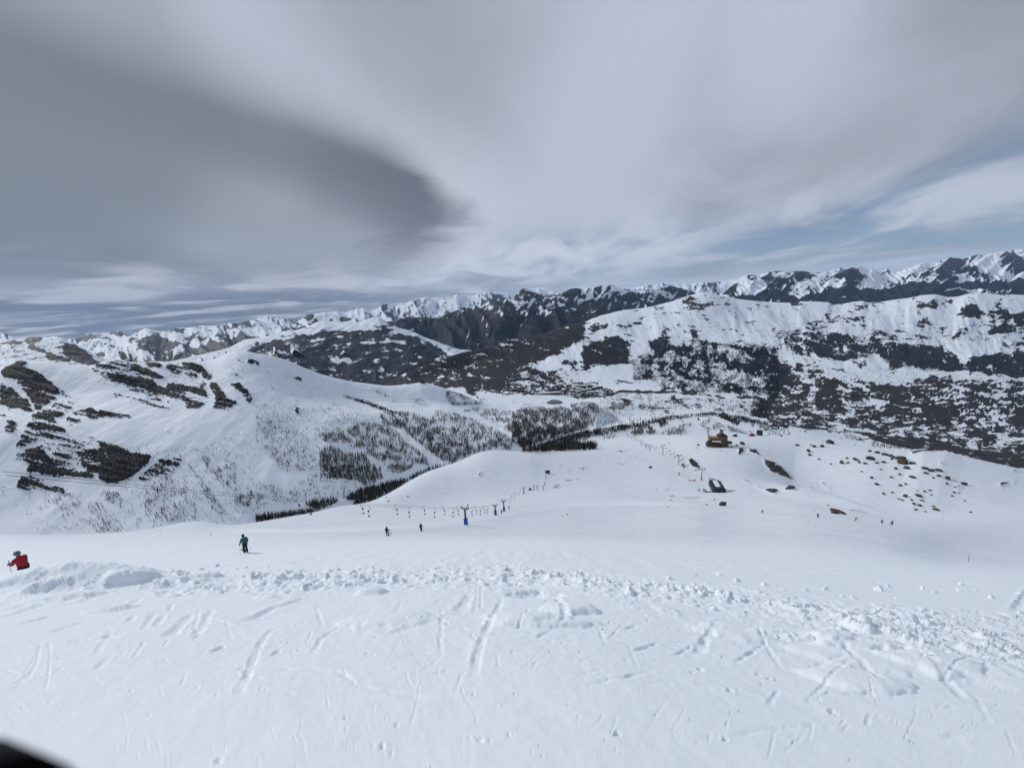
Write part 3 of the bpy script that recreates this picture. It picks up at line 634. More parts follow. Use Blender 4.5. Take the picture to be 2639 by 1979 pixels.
s = crag
s.dark[:] = 0.30; s.tone[:] = 0.25
for P, val in [([(340,400),(450,376),(620,380),(600,420),(480,470),(520,520),(640,560),(660,690),(1000,720),(1010,690),(860,640),(700,600),(560,590),(420,560),(380,480)], .72),
               ([(880,520),(960,470),(1060,480),(1200,570),(1300,640),(1330,700),(1450,730),(1400,780),(1180,770),(1000,690),(900,620)], .85), ([(0,470),(180,430),(330,450),(330,480),(0,490)], .8), ([(60,600),(330,590),(380,560),(200,560)], .5),
               ([(650,630),(900,650),(1010,690),(980,730),(700,700)], .85)]:
    s.paint(ZA(P), val, warp=3)
s.blur(s.dark, 1)
wx, wz = s.a[None] * 4000, s.e * 4000
s.dark += 0.13 * nz(fbm(wx / 60, wz / 26, 5, 95, 0.6)) + 0.06 * nk / np.std(nk)

def alpine(s, wl, amp, base, seed, crest, lo, hi, slant=0.5, keep=0.1, kdark=0.12):
    """spurs and gullies that run down the faces; snow lies on one flank of each spur, rock breaks through on the other,
    and wood takes over low down (lo..hi: heights where it gives way)"""
    D0 = s.Y[np.searchsorted(s.seg, crest)].mean()
    ww = s.a[None] * D0 + 0 * s.e; q = s.e * D0
    wx = ww + 0.55 * wl * fbm(ww / (1.6 * wl), q / (1.6 * wl), 3, seed)
    R1 = ridged((wx + slant * q) / wl, q / (wl * 2.6), 1, seed + 1)
    R2 = ridged((wx - slant * q) / (wl * 0.42), q / (wl * 0.9), 2, seed + 2)
    R3 = ridged((wx + 1.4 * slant * q) / (wl * 0.17), (q - 0.3 * wx) / (wl * 0.36), 3, seed + 3)
    big = fbm(ww / (2.4 * wl), q / (2.4 * wl), 2, seed + 11)
    R1 = R1 * (1 + 0.9 * nz(big) * 0.5); R2 = R2 * (1 - 0.35 * nz(big))
    k = np.minimum(1, keep + (1 - keep) * np.abs(s.seg - crest) / 0.4)[:, None]
    R = R1 + 0.45 * R2 + 0.2 * R3
    s.Z = s.Z + amp * (R - R.mean()) * k
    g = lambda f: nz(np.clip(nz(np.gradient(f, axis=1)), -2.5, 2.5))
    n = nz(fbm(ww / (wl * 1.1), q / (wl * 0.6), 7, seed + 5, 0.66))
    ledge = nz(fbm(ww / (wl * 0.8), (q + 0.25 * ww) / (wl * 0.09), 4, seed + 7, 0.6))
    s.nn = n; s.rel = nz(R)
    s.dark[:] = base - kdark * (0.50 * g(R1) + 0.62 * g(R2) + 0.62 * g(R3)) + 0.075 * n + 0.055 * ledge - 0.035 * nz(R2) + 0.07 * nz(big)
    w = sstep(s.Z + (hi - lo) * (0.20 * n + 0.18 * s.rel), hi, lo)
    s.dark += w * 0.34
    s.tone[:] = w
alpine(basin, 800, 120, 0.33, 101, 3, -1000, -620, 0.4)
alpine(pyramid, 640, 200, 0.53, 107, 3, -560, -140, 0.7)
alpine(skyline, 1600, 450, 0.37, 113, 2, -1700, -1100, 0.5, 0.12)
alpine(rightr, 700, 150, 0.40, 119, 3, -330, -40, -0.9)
s = basin
for P, val in [(ZA([(1110,385),(1190,372),(1240,335),(1440,322),(1640,410),(1560,420),(1300,400),(1200,430)]), .60), (ZA([(1530,320),(1640,300),(1700,300),(1880,360),(1800,370),(1680,350)]), .66), (ZA([(1190,500),(1240,420),(1400,440),(1510,520),(1400,500),(1260,490)]), .5), (ZA([(1835,460),(1900,400),(1970,400),(1950,440),(1860,465)]), .72), (ZA([(1920,500),(1990,440),(2212,360),(2300,500),(2212,510),(2000,510)]), .62), (ZA([(1980,560),(2100,570),(2200,615),(2000,600)]), .6), (ZA([(1900,310),(1960,305),(1950,320),(1900,320)]), .7),
               (ZB([(200,640),(270,585),(400,580),(440,610),(300,640)]), .62), (ZB([(-40,690),(100,700),(280,780),(450,830),(320,850),(180,880),(-40,860)]), .64), (ZB([(380,710),(520,690),(640,650),(740,720),(760,770),(640,790),(560,740),(440,750)]), .55), (ZB([(840,725),(940,705),(1070,715),(1170,790),(1060,845),(960,820),(880,750)]), .84), (ZB([(1060,715),(1200,680),(1500,695),(1500,720),(1200,790),(1120,740)]), .62), (ZB([(1070,600),(1130,550),(1170,590),(1140,620)]), .66), (ZB([(1190,600),(1300,540),(1500,540),(1440,590),(1300,610)]), .52),
               (ZB([(180,980),(300,960),(420,900),(540,920),(520,1010),(400,1040),(200,1060),(0,1040),(0,1010)]), .7), (ZB([(540,900),(760,820),(860,830),(1000,850),(1100,860),(1000,960),(800,1010),(560,1050)]), .56), (ZB([(1080,880),(1200,830),(1300,840),(1500,930),(1300,900)]), .5), (ZB([(1800,640),(1860,590),(2050,580),(2100,590),(1900,640),(1620,670)]), .72), (ZB([(470,580),(680,580),(900,620),(860,640),(680,600)]), .52), (ZC([(200,470),(230,440),(290,490)]), .75), (ZC([(330,470),(340,420),(480,440),(400,490)]), .62), (ZC([(520,450),(560,420),(640,430)]), .66)]:
    s.paint(P, val, warp=3)
s.blur(s.dark, 1); s.dark += 0.055 * s.nn; s.tone *= 0.4
s = rightr
for P, val in [(ZE([(400,700),(540,580),(620,520),(560,660),(480,700)]), .75), (ZE([(930,480),(1060,440),(1260,480),(1300,540),(1200,580),(1000,560)]), .62), (ZE([(1420,470),(1440,400),(1600,440),(1540,500)]), .7), (ZE([(1640,560),(1800,500),(2000,400),(2212,345),(2212,600),(2000,560),(1960,470)]), .56),
               (ZE([(900,680),(1060,640),(1400,740),(1200,800),(600,760),(560,700)]), .85), (ZE([(1400,740),(1800,640),(2212,640),(2212,800),(1300,800)]), .9),
               (ZG([(0,640),(380,600),(700,530),(900,580),(1080,570),(1130,610),(1500,540),(1700,520),(2300,480),(2300,720),(0,820)]), .82), (ZG([(1080,420),(1150,360),(1280,340),(1280,440),(1430,350),(1600,350),(1500,430),(1260,490),(1130,490)]), .68)]:
    s.paint(P, val, warp=5)
for P in [ZG([(1100,690),(1300,630),(1480,640),(1160,680)]), ZG([(1640,660),(2060,610),(2050,625),(1700,670)]), ZG([(1350,640),(1600,600),(1800,610),(1560,650)]), ZE([(1950,720),(2030,720),(2010,735),(1960,732)])]:
    s.paint(P, -0.0001, warp=2)
s.dark[s.dark == -0.0001] = 0.35
tz = s.py - (s.px * -0.03)
s.tone = np.maximum(s.tone, sstep(s.py + 12 * s.nn, 700 - 0.03 * (s.px - 2200), 740 - 0.03 * (s.px - 2200)))
s.blur(s.dark, 1)
s.dark += 0.09 * s.nn
s = pyramid
for P, val in [(ZD([(180,300),(230,250),(330,190),(430,230),(520,260),(700,340),(800,410),(640,350),(520,380),(420,330),(200,340)]), .56), (ZD([(740,300),(780,240),(870,186),(970,192),(940,250),(830,330)]), .72), (ZD([(900,400),(1050,320),(1200,320),(1290,330),(1180,430),(1100,460)]), .64),
               (ZD([(1430,290),(1560,230),(1660,280),(1590,360),(1500,350)]), .66), (ZD([(1800,380),(1850,230),(1960,320),(1950,340),(1830,380)]), .75), (ZD([(1860,190),(1960,155),(2130,200),(2050,250),(1960,210)]), .62),
               (ZD([(0,640),(140,560),(160,640),(320,730),(380,720),(600,520),(640,600),(760,540),(1000,560),(1200,500),(600,740),(0,840)]), .82), (ZC([(1020,480),(1200,440),(1420,440),(1520,500),(1400,560),(1230,600),(1020,540)]), .74),
               (ZC([(1250,590),(1500,500),(1740,440),(1830,380),(1980,350),(1900,460),(1800,540),(1700,640),(1900,760),(1600,830),(1480,740),(1380,640)]), .8)]:
    s.paint(P, val, warp=5)
s.tone = np.maximum(s.tone, 0.9 * sstep(s.py, 815, 860))
s.blur(s.dark, 2)
s.dark += 0.07 * nz(fbm(s.a[None] * 9000 / 120, s.e * 9000 / 70, 5, 123))
s.Z += 0

# ------------------------------------------------------------------ rock and scrub on the ski slope
s = slope
s.dark[:] = 0.0; s.tone[:] = 0.3
for P, val, w in [(ZH([(410,430),(440,400),(560,400),(660,410),(790,410),(690,425),(630,490),(600,480),(540,510),(450,490)]), .85, 1), (ZH([(980,420),(1040,400),(1130,480),(1060,460)]), .8, 1), (ZH([(960,520),(1080,520),(1100,570),(1060,610),(990,630),(980,560)]), .75, 1),
               (ZH([(1100,500),(1230,530),(1350,550),(1390,660),(1300,640),(1180,590)]), .62, 2), (ZH([(1390,650),(1500,740),(1640,820),(1659,920),(1500,890),(1440,800)]), .62, 2),
               (ZH([(940,990),(1080,1070),(1400,1240),(1360,1240),(1080,1120)]), .62, 1), (ZH([(1390,1250),(1659,1260),(1659,1300),(1640,1340),(1540,1320)]), .64, 1), (ZH([(930,1220),(1040,1215),(1260,1250),(1180,1250)]), .5, 1),
               (ZH([(920,450),(1000,450),(980,480),(930,480)]), .7, 1), (ZH([(840,480),(890,490),(930,510),(880,505)]), .7, 1),
               (Z7([(1510,620),(1560,610),(1620,680),(1560,690),(1530,650)]), .75, 1), (Z7([(1440,660),(1490,645),(1500,680),(1440,690)]), .65, 1), (Z7([(740,530),(830,520),(900,510),(820,540)]), .5, 1),
               (Z8([(130,890),(190,850),(240,870),(210,885)]), .85, 1), (Z8([(0,880),(80,880),(110,900),(60,915),(0,915)]), .55, 1), (Z8([(320,850),(380,855),(420,870),(350,868)]), .7, 1), (Z8([(0,620),(100,660),(180,740),(260,820),(150,780),(0,720)]), .60, 2),
               (Z8([(440,780),(480,800),(560,890),(530,900),(470,850)]), .5, 1), (Z8([(560,905),(660,935),(620,930)]), .6, 1), (Z8([(1230,560),(1300,540),(1440,535),(1450,548),(1330,552),(1260,575)]), .8, 1), (Z8([(1420,620),(1560,650),(1530,670),(1450,640)]), .7, 1), (Z8([(1640,620),(1770,655),(1660,630)]), .6, 1),
               (Z8([(1790,820),(1900,840),(1850,845)]), .55, 1), (Z8([(1950,830),(2000,810),(2150,810),(2140,830),(2020,850),(2030,880)]), .6, 1), (Z8([(2000,690),(2212,715),(2150,730)]), .6, 1), (Z8([(1700,740),(1800,710),(1760,730)]), .45, 1),
               (Z8([(900,540),(1050,560),(1180,590),(1210,660),(1120,640),(1000,600)]), .50, 2), (Z8([(1330,650),(1450,690),(1560,770),(1500,740),(1380,690)]), .52, 2), (Z8([(920,780),(1040,920),(960,900)]), .47, 2), (Z8([(1560,900),(1640,820),(1720,830),(1640,920)]), .46, 2),
               (Z6([(1895,790),(1920,740),(1945,715),(1960,725),(1930,760),(1910,790)]), .8, 1), (Z6([(1040,990),(1200,890),(1230,880),(1120,970)]), .42, 1), (Z6([(1370,880),(1430,850),(1440,880),(1400,925)]), .36, 1), (Z6([(1300,935),(1320,930),(1310,942)]), .7, 1), (Z6([(1270,910),(1300,895),(1290,915)]), .6, 1),
               (Z6([(1110,990),(1150,960),(1180,950),(1130,1000)]), .7, 1), (Z6([(1650,750),(1660,745),(1655,760)]), .7, 1)]:
    s.paint(P, val, warp=w * 1.5, fr=0.2)
s.blur(s.dark, 1)
sx, sz = s.a[None] * 500, s.e * 500
s.dark += (s.dark > 0.2) * (0.30 * fbm(sx / 7, sz / 3.2, 4, 131, 0.6))
s.Z += np.clip(s.dark - 0.3, 0, .5) * 5.0 * (s.Y > 240)
# wind-packed undulation of the open slope, smoother on the graded track
track = np.clip(1 - np.abs(s.seg - 1.6) / 0.6, 0, 1)[:, None] * sstep(s.px, 480, 700) * sstep(s.px, 1850, 1700)
s.extra[:] = 1 - np.maximum(track, sstep(s.Y, 70, 33))
und = fbm(s.X / 11, s.Y / 16, 4, 141) * 0.08 + fbm(s.X / 40, s.Y / 60, 3, 143) * 0.4
rough = fbm(s.X / 1.6, s.Y / 2.6, 5, 145, 0.65) * 0.11
s.Z += (und * (1 - 0.7 * track) * np.clip((s.Y - D_JOIN) / 25, 0, 1) + rough * (1 - track) * np.clip((s.Y - D_JOIN) / 5, 0, 1)) * np.clip(s.Y / 110, 0.75, 1.6) * np.clip(np.abs(s.seg - 4) / 0.4, 0.1, 1)[:, None]

# ------------------------------------------------------------------ the trodden bank of snow in front
s = bank
def plane_xy(pts):
    a, e = ray([q[0] for q in pts], [q[1] for q in pts])
    d = 2.8 / np.maximum(-e - 0.6 - tilt(a), 0.05)
    return np.stack([a * d, d], -1)
bx, by = s.X, s.Y
dz = np.zeros(bx.shape)
def seg_dist(P, pad):
    """distance to a polyline and position along it, only near it"""
    lo = P.min(0) - pad; hi = P.max(0) + pad
    box = np.argwhere((bx > lo[0]) & (bx < hi[0]) & (by > lo[1]) & (by < hi[1]))
    if not len(box): return None
    q = np.stack([bx[box[:, 0], box[:, 1]], by[box[:, 0], box[:, 1]]], -1)
    best = np.full(len(q), 1e9); side = np.zeros(len(q)); along = np.zeros(len(q)); L = 0.0
    for i in range(len(P) - 1):
        dv = P[i+1] - P[i]; ln = np.hypot(*dv) + 1e-9
        t = np.clip(((q - P[i]) @ dv) / ln ** 2, 0, 1)
        w = q - (P[i] + t[:, None] * dv); dd = np.hypot(w[:, 0], w[:, 1])
        m = dd < best
        best = np.where(m, dd, best); side = np.where(m, np.sign(dv[0] * w[:, 1] - dv[1] * w[:, 0]), side); along = np.where(m, L + t * ln, along)
        L += ln
    return box, q, best, side, along / max(L, 1e-6)
def groove(pts, w, depth, lip=0.35):
    P = plane_xy(pts)
    sc = P[:, 1].mean() / 991.0                  # metres per photo pixel there
    q0 = np.array([q[:2] for q in pts], float); hv = np.abs(np.diff(q0, axis=0)).sum(0); flat = hv[0] / (hv.sum() + 1e-9)
    k = 1 + flat * max(0.0, P[:, 1].mean() / 3.4 - 1)      # lines across the view are seen foreshortened
    w = w * sc * k; depth = depth * sc * (1 + 0.7 * (k - 1))
    r = seg_dist(P, 4 * w)
    if r is None: return
    box, q, d, side, al = r
    dd = (d + w * 0.5 * fbm(q[:, 0] / (w * 2.5), q[:, 1] / (w * 2.5), 3, 7)) * (1 + 0.35 * perlin(q[:, 0] / (w * 6), q[:, 1] / (w * 6), 9)) / w
    fade = np.clip(np.minimum(al, 1 - al) * 6 + 0.15, 0, 1) * (0.65 + 0.8 * perlin(q[:, 0] / (w * 5), q[:, 1] / (w * 5), 17))
    dz[box[:, 0], box[:, 1]] += fade * (-depth * np.exp(-dd ** 4) + lip * depth * np.exp(-((dd - 1.7) / 0.55) ** 2) * (0.4 + 0.6 * (side > 0)))
def step(pts, w, h):
    """a broken crust edge: the upper side stands proud"""
    P = plane_xy(pts); sc = P[:, 1].mean() / 991.0
    w = w * sc; h = h * sc
    r = seg_dist(P, 8 * w)
    if r is None: return
    box, q, d, side, al = r
    sd = side * d / w + 0.8 * perlin(q[:, 0] / (w * 4), q[:, 1] / (w * 4), 27)
    fade = np.clip(np.minimum(al, 1 - al) * 5, 0, 1)
    dz[box[:, 0], box[:, 1]] += fade * h * (1 / (1 + np.exp(-np.clip(sd, -30, 30) * 3))) * np.exp(-np.clip(sd, 0, 99) / 3.0) * np.clip(1.2 - d / (7 * w), 0, 1)
def pit(pt, r, depth, round_=True):
    P = plane_xy([pt])[0]; sc = P[1] / 991.0
    r = r * sc; depth = depth * sc
    box = np.argwhere((np.abs(bx - P[0]) < 4 * r) & (np.abs(by - P[1]) < 4 * r * max(1.0, P[1] / 4.0)))
    if not len(box): return
    q = np.stack([bx[box[:, 0], box[:, 1]] - P[0], by[box[:, 0], box[:, 1]] - P[1]], -1)
    d = np.hypot(q[:, 0], q[:, 1] / max(1.0, P[1] / 4.0)) / r * (1 + (0.0 if round_ else 0.45) * perlin(q[:, 0] / r + pt[0], q[:, 1] / r + pt[1], 5))
    dz[box[:, 0], box[:, 1]] += -depth * np.exp(-d ** 4) + 0.25 * depth * np.exp(-((d - 1.5) / 0.4) ** 2)
for Zf, lst in [
    (F1, [([(920,540),(980,440)],10,7), ([(985,525),(1040,460)],10,7), ([(815,505),(850,465)],10,6), ([(1065,590),(1150,510),(1225,450)],14,9), ([(1230,590),(1300,500),(1345,420)],12,7), ([(1075,430),(1090,385)],7,5),
          ([(1500,510),(1620,460),(1800,390),(2000,330)],14,8), ([(1510,970),(1570,830),(1620,680),(1690,570),(1790,520)],15,9), ([(1980,690),(2040,590),(2140,530)],10,7), ([(1200,790),(1320,745),(1500,728)],8,4), ([(1380,770),(1550,790)],10,5),
          ([(1760,790),(1960,800),(2150,815),(2212,850)],16,9), ([(0,1080),(150,1040),(340,1000)],14,5), ([(60,1150),(180,1135)],10,4), ([(0,470),(140,440),(280,390)],12,6), ([(930,1200),(1010,1215),(1130,1235)],9,-4), ([(850,720),(920,610)],7,5),
          ([(620,790),(700,710)],12,6), ([(660,600),(790,550)],20,8), ([(1040,740),(1120,722)],12,5), ([(870,1010),(1010,995)],9,4), ([(1700,960),(1880,960)],16,6), ([(1040,650),(1065,600)],6,5), ([(150,510),(330,460)],10,5), ([(330,560),(540,500)],10,5), ([(620,900),(640,880)],7,5)]),
    (F2, [([(140,905),(320,940),(560,980)],18,10), ([(10,800),(70,850),(140,905)],9,6), ([(270,880),(540,905)],7,6), ([(540,905),(530,860)],6,5), ([(560,830),(690,795),(775,805)],8,6), ([(370,715),(560,680)],8,5), ([(720,1000),(920,1018)],8,5), ([(1030,1025),(1140,1025)],14,7), ([(1190,1040),(1430,1052)],5,4), ([(1495,1050),(1690,1060)],13,7),
          ([(1340,850),(1600,865)],9,7), ([(1620,885),(1830,850),(1990,800)],13,8), ([(1565,825),(1670,798)],7,6), ([(1760,755),(1845,735)],6,5), ([(1860,670),(2040,625)],8,7), ([(1860,682),(2010,702)],5,5), ([(2130,700),(2212,665)],9,7), ([(1995,1125),(2085,1010)],8,5), ([(90,1275),(180,1210)],12,6), ([(465,1130),(500,1075),(560,1050)],12,5),
          ([(860,850),(890,700),(930,560),(1010,430),(1040,340)],16,9), ([(650,700),(655,560),(660,400)],12,5), ([(770,440),(840,320)],18,9), ([(740,960),(790,800)],10,5), ([(340,570),(430,535),(510,530)],18,9), ([(930,570),(1100,580),(1270,590),(1460,490)],9,7), ([(1020,780),(1010,700)],10,5), ([(1230,780),(1270,740),(1340,740)],9,5), ([(1390,600),(1470,585)],8,6), ([(730,530),(820,540)],8,6), ([(1650,520),(1700,640)],8,5), ([(1800,545),(1900,520)],8,6), ([(905,420),(910,290)],8,6), ([(1390,340),(1450,470)],12,8), ([(640,1205),(820,1150)],10,4), ([(800,950),(900,940)],10,5), ([(1960,880),(2100,880)],7,4)]),
    (F3, [([(125,705),(200,600),(270,530)],18,11), ([(10,690),(110,640)],9,7), ([(390,745),(560,640)],10,8), ([(590,1030),(655,920)],12,7), ([(360,1235),(560,1195),(840,1160),(1010,1175),(1195,1200)],15,10), ([(1210,1160),(1235,1090),(1380,1130),(1540,1200)],12,7), ([(1680,1240),(1850,1215)],22,7), ([(850,1010),(1000,940)],14,8), ([(1050,955),(1320,955)],14,9), ([(1050,650),(1180,760),(1330,910)],14,8),
          ([(1520,680),(1690,830),(1840,990)],16,9), ([(820,1010),(940,900),(1110,740)],10,6), ([(1965,880),(1965,760)],14,6), ([(60,1275),(165,1275)],8,5), ([(590,1262),(670,1255)],7,4), ([(150,790),(230,810)],14,7), ([(300,990),(380,1000)],12,6), ([(1000,600),(1120,560)],10,5), ([(1900,950),(1990,1150)],14,4)])]:
    for pts, w, dp in lst:
        (groove if dp > 0 else groove)(Zf(pts), w / 2.4578 * 1.15, dp / 2.4578 * 1.3)
for Zf, lst in [
    (F1, [(1380,665,34),(1245,585,20),(1945,630,10),(1890,670,12),(1750,685,26),(1660,670,10),(1525,785,22),(800,605,14),(690,590,18),(470,615,22),(440,857,11),(1565,1078,12),(1640,1072,8),(1240,915,20),(1380,955,18),(830,930,18),(780,690,12),(945,1088,15),(1875,1245,18),(2140,1180,14),(2190,1110,14),(2110,1120,12),(1390,1385,34),(600,855,8),(380,795,20),(1825,620,12),(1290,870,8),(1650,930,12),(1690,935,12)]),
    (F2, [(1343,675,10),(1458,1028,10),(722,620,8),(557,806,5),(1110,685,18),(375,1155,24),(305,1110,16),(240,1030,14),(225,1290,18),(285,1290,30),(345,1330,20),(315,1232,10),(835,1235,18),(905,1245,28),(965,1260,18),(880,1110,18),(1085,1215,13),(1295,1355,14),(1770,1220,34),(1965,490,14),(690,505,16),(185,690,14),(1120,955,12),(1275,1285,7),(1690,1255,8),(820,1120,8),(50,1110,18),(55,1185,12),(1010,1030,7),(1760,1310,10),(860,950,18),(590,1415,10),(1725,500,12),(1680,540,12),(400,555,14),(425,615,9)]),
    (F3, [(300,708,10),(595,845,14),(530,820,20),(650,860,18),(405,1065,15),(325,1155,15),(215,1245,18),(320,1255,26),(740,1265,12),(350,935,26),(355,1080,10),(90,1130,8),(25,615,8),(1270,1222,7),(110,810,16),(165,790,24),(1000,1070,34),(550,885,12),(855,775,8),(1100,1380,8),(1500,1260,16)])]:
    for x, y, rr in lst:
        q = Zf([(x, y)])[0]
        pit(q, rr / 2.4578 * 0.85, rr / 2.4578 * (1.5 if rr < 14 else 0.75), rr < 14)
# more scrapes and prods, thinner and shallower, all over the bank
_R = np.random.default_rng(77)
for _ in range(150):
    x0, y0 = _R.uniform(-150, 2780), _R.uniform(1560, 1985)
    t_ = _R.choice([-1.05, -0.6, -0.2, 0.1, 1.2, 1.5]) + _R.normal(0, .2); ln = _R.uniform(18, 95) * (1.6 if _R.random() < .2 else 1)
    c_ = _R.normal(0, .25)
    pts_ = [(x0 + ln * u_ * math.cos(t_ + c_ * u_), y0 + ln * u_ * math.sin(t_ + c_ * u_)) for u_ in (0, .35, .7, 1)]
    groove([(a_, min(b_, 1990)) for a_, b_ in pts_], _R.uniform(2.0, 4.5), _R.uniform(.8, 2.6), .5)
for _ in range(120):
    pit((_R.uniform(-150, 2780), _R.uniform(1580, 1985)), _R.uniform(2.0, 5.5), _R.uniform(1.5, 4.0), bool(_R.random() < .5))
# the ridge of thrown-up snow along the edge of the run
BERM = [(-700,1520),(-200,1505),(0,1495),(200,1500),(330,1503),(650,1492),(870,1492),(1180,1478),(1300,1480),(1480,1502),(1650,1520),(1830,1545),(2000,1570),(2200,1605),(2400,1630),(2639,1665),(3000,1720)]
Pb = plane_xy(BERM)
berm_y = curve1(Pb[:, 0], Pb[:, 1], bx.ravel(), True).reshape(bx.shape)
off = by - berm_y
def cells(x, y, seed):
    """rounded lumps: distance to the nearest jittered cell centre"""
    xi = np.floor(x).astype(int); yi = np.floor(y).astype(int); best = np.full(x.shape, 9.0); val = np.zeros(x.shape)
    for i in (-1, 0, 1):
        for j in (-1, 0, 1):
            cx, cy = xi + i, yi + j
            h = _perm[(_perm[(cx + seed * 13) & 511] + cy) & 511] & 511
            px_ = cx + 0.5 + 0.42 * _gx[h]; py_ = cy + 0.5 + 0.42 * _gy[h]
            d = np.hypot(x - px_, y - py_); m = d < best
            best = np.where(m, d, best); val = np.where(m, (h % 97) / 97.0, val)
    return best, val
ripple = fbm(bx / 1.5, by / 1.5, 4, 151)
band1 = np.clip(np.exp(-(off / 2.4) ** 2) + 0.6 * np.exp(-((off - 3.5) / 3.0) ** 2) + 0.75 * np.exp(-((off + 2.6) / 1.8) ** 2) * np.clip(0.3 + 1.6 * fbm(bx / 3.2, by / 2.4, 3, 171), 0, 1), 0, 1.2)
lump = np.zeros(bx.shape)
for sc, amp, th, sd_ in [(0.75, 0.22, 0.55, 1), (0.42, 0.15, 0.45, 2), (0.22, 0.07, 0.35, 3), (0.11, 0.03, 0.30, 4)]:
    dd, vv = cells((bx + 0.3 * ripple * sc) / sc, (by + 0.3 * ripple * sc) / (sc * 1.2), sd_)
    rr = 0.26 + 0.26 * vv; tl = 6.283 * vv * 7
    lump += amp * np.clip((rr - dd * (1 + 0.25 * ripple)) / 0.13, 0, 1) * (0.7 + 0.9 * (np.cos(tl) * ((bx / sc) % 1 - 0.5) + np.sin(tl) * ((by / sc) % 1 - 0.5))) * (vv > th)
patchy = np.clip(0.55 + 0.8 * fbm(bx / 4.0, by / 3.0, 3, 153), 0, 1.4)
dz += band1 * patchy * (lump * 1.05 + 0.16 * np.clip(fbm(bx / 0.8, by / 0.8, 5, 155, 0.6), -0.2, 1))
dz += 0.34 * np.exp(-(off / 1.6) ** 2) * (0.75 + 0.5 * fbm(bx / 3.5, by / 3.5, 2, 157)) - 0.25 * np.exp(-((off - 3.4) / 1.8) ** 2)
# drifts and slumps at the left end of the ridge
for x, y, rx, ry, h in [(330,260,1.6,.9,.42),(210,230,.9,.7,.3),(560,215,1.2,.6,.3),(180,300,.8,.5,.22),(850,285,.8,.6,.32),(760,240,.5,.4,.22),(880,215,.8,.5,.25),(610,145,.6,.4,.2),(430,350,1.0,.5,.2),(320,330,.7,.4,.22),(1320,240,.6,.4,.2),(1050,240,.7,.4,.2),(210,175,.6,.4,.2),(60,330,1.2,.5,.2),(720,420,.6,.4,.16)]:
    P = plane_xy(F1([(x, y)]))[0]
    q = np.hypot((bx - P[0]) / rx, (by - P[1] - 0.3 * (bx - P[0])) / ry) * (1 + 0.3 * fbm(bx / 0.7, by / 0.7, 3, 159))
    dz += h * 0.9 * np.clip(1.15 - q ** 2, 0, 1) ** 0.7
for x, y, rx, ry, h in [(1250,330,.9,.55,-.22),(1290,500,1.4,.35,.14),(1480,420,.8,.5,.2),(1190,470,1.1,.5,.10),(330,480,1.2,.6,.10),(220,310,.5,.4,.2)]:
    P = plane_xy(F2([(x, y)]))[0]
    q = np.hypot((bx - P[0]) / rx, (by - P[1]) / ry) * (1 + 0.35 * fbm(bx / 0.5, by / 0.5, 3, 161))
    dz += h * np.clip(1.2 - q ** 2, 0, 1) ** 0.6
for x, y, rx, ry, h in [(400,560,1.0,.7,.12),(1100,640,1.3,.5,.14),(1150,860,.9,.5,.12),(1480,470,.35,.3,.0),(900,600,1.5,.5,.12),(1900,800,1.6,.9,.12),(1300,720,1.8,.9,.10)]:
    P = plane_xy(F3([(x, y)]))[0]
    q = np.hypot((bx - P[0]) / rx, (by - P[1]) / ry) * (1 + 0.35 * fbm(bx / 0.6, by / 0.6, 3, 163))
    dz += h * np.clip(1.2 - q ** 2, 0, 1) ** 0.6
# soft wind ripples everywhere, crumbs of snow, and the first mound that hides the skier's legs
dz += 0.05 * fbm(bx / 2.6, by / 2.6, 5, 165, 0.45) + 0.010 * fbm(bx / 0.22, by / 0.22, 4, 167, 0.6) * np.clip(by / 4, 0.5, 2)
sl = fbm((bx + 0.5 * by) / 0.5, (by - 0.5 * bx) / 2.0, 4, 169, 0.6)
dz += 0.009 * sl
P = np.array([-20.6, 15.2])
MOUND = P
dz += 1.3 * np.exp(-((bx - P[0] - 0.5) / 3.6) ** 2 - ((by - P[1]) / 1.5) ** 2) - 0.5 * np.exp(-((bx - P[0]) / 3.6) ** 2 - ((by - P[1] - 2.8) / 1.6) ** 2)
dz += 0.10 * fbm(bx / 1.3, by / 4, 4, 145, 0.6) * sstep(by, 14, 28)
fade_j = np.clip((D_JOIN - by) / 3.0, 0, 1)
s.Z = s.Z + dz * fade_j
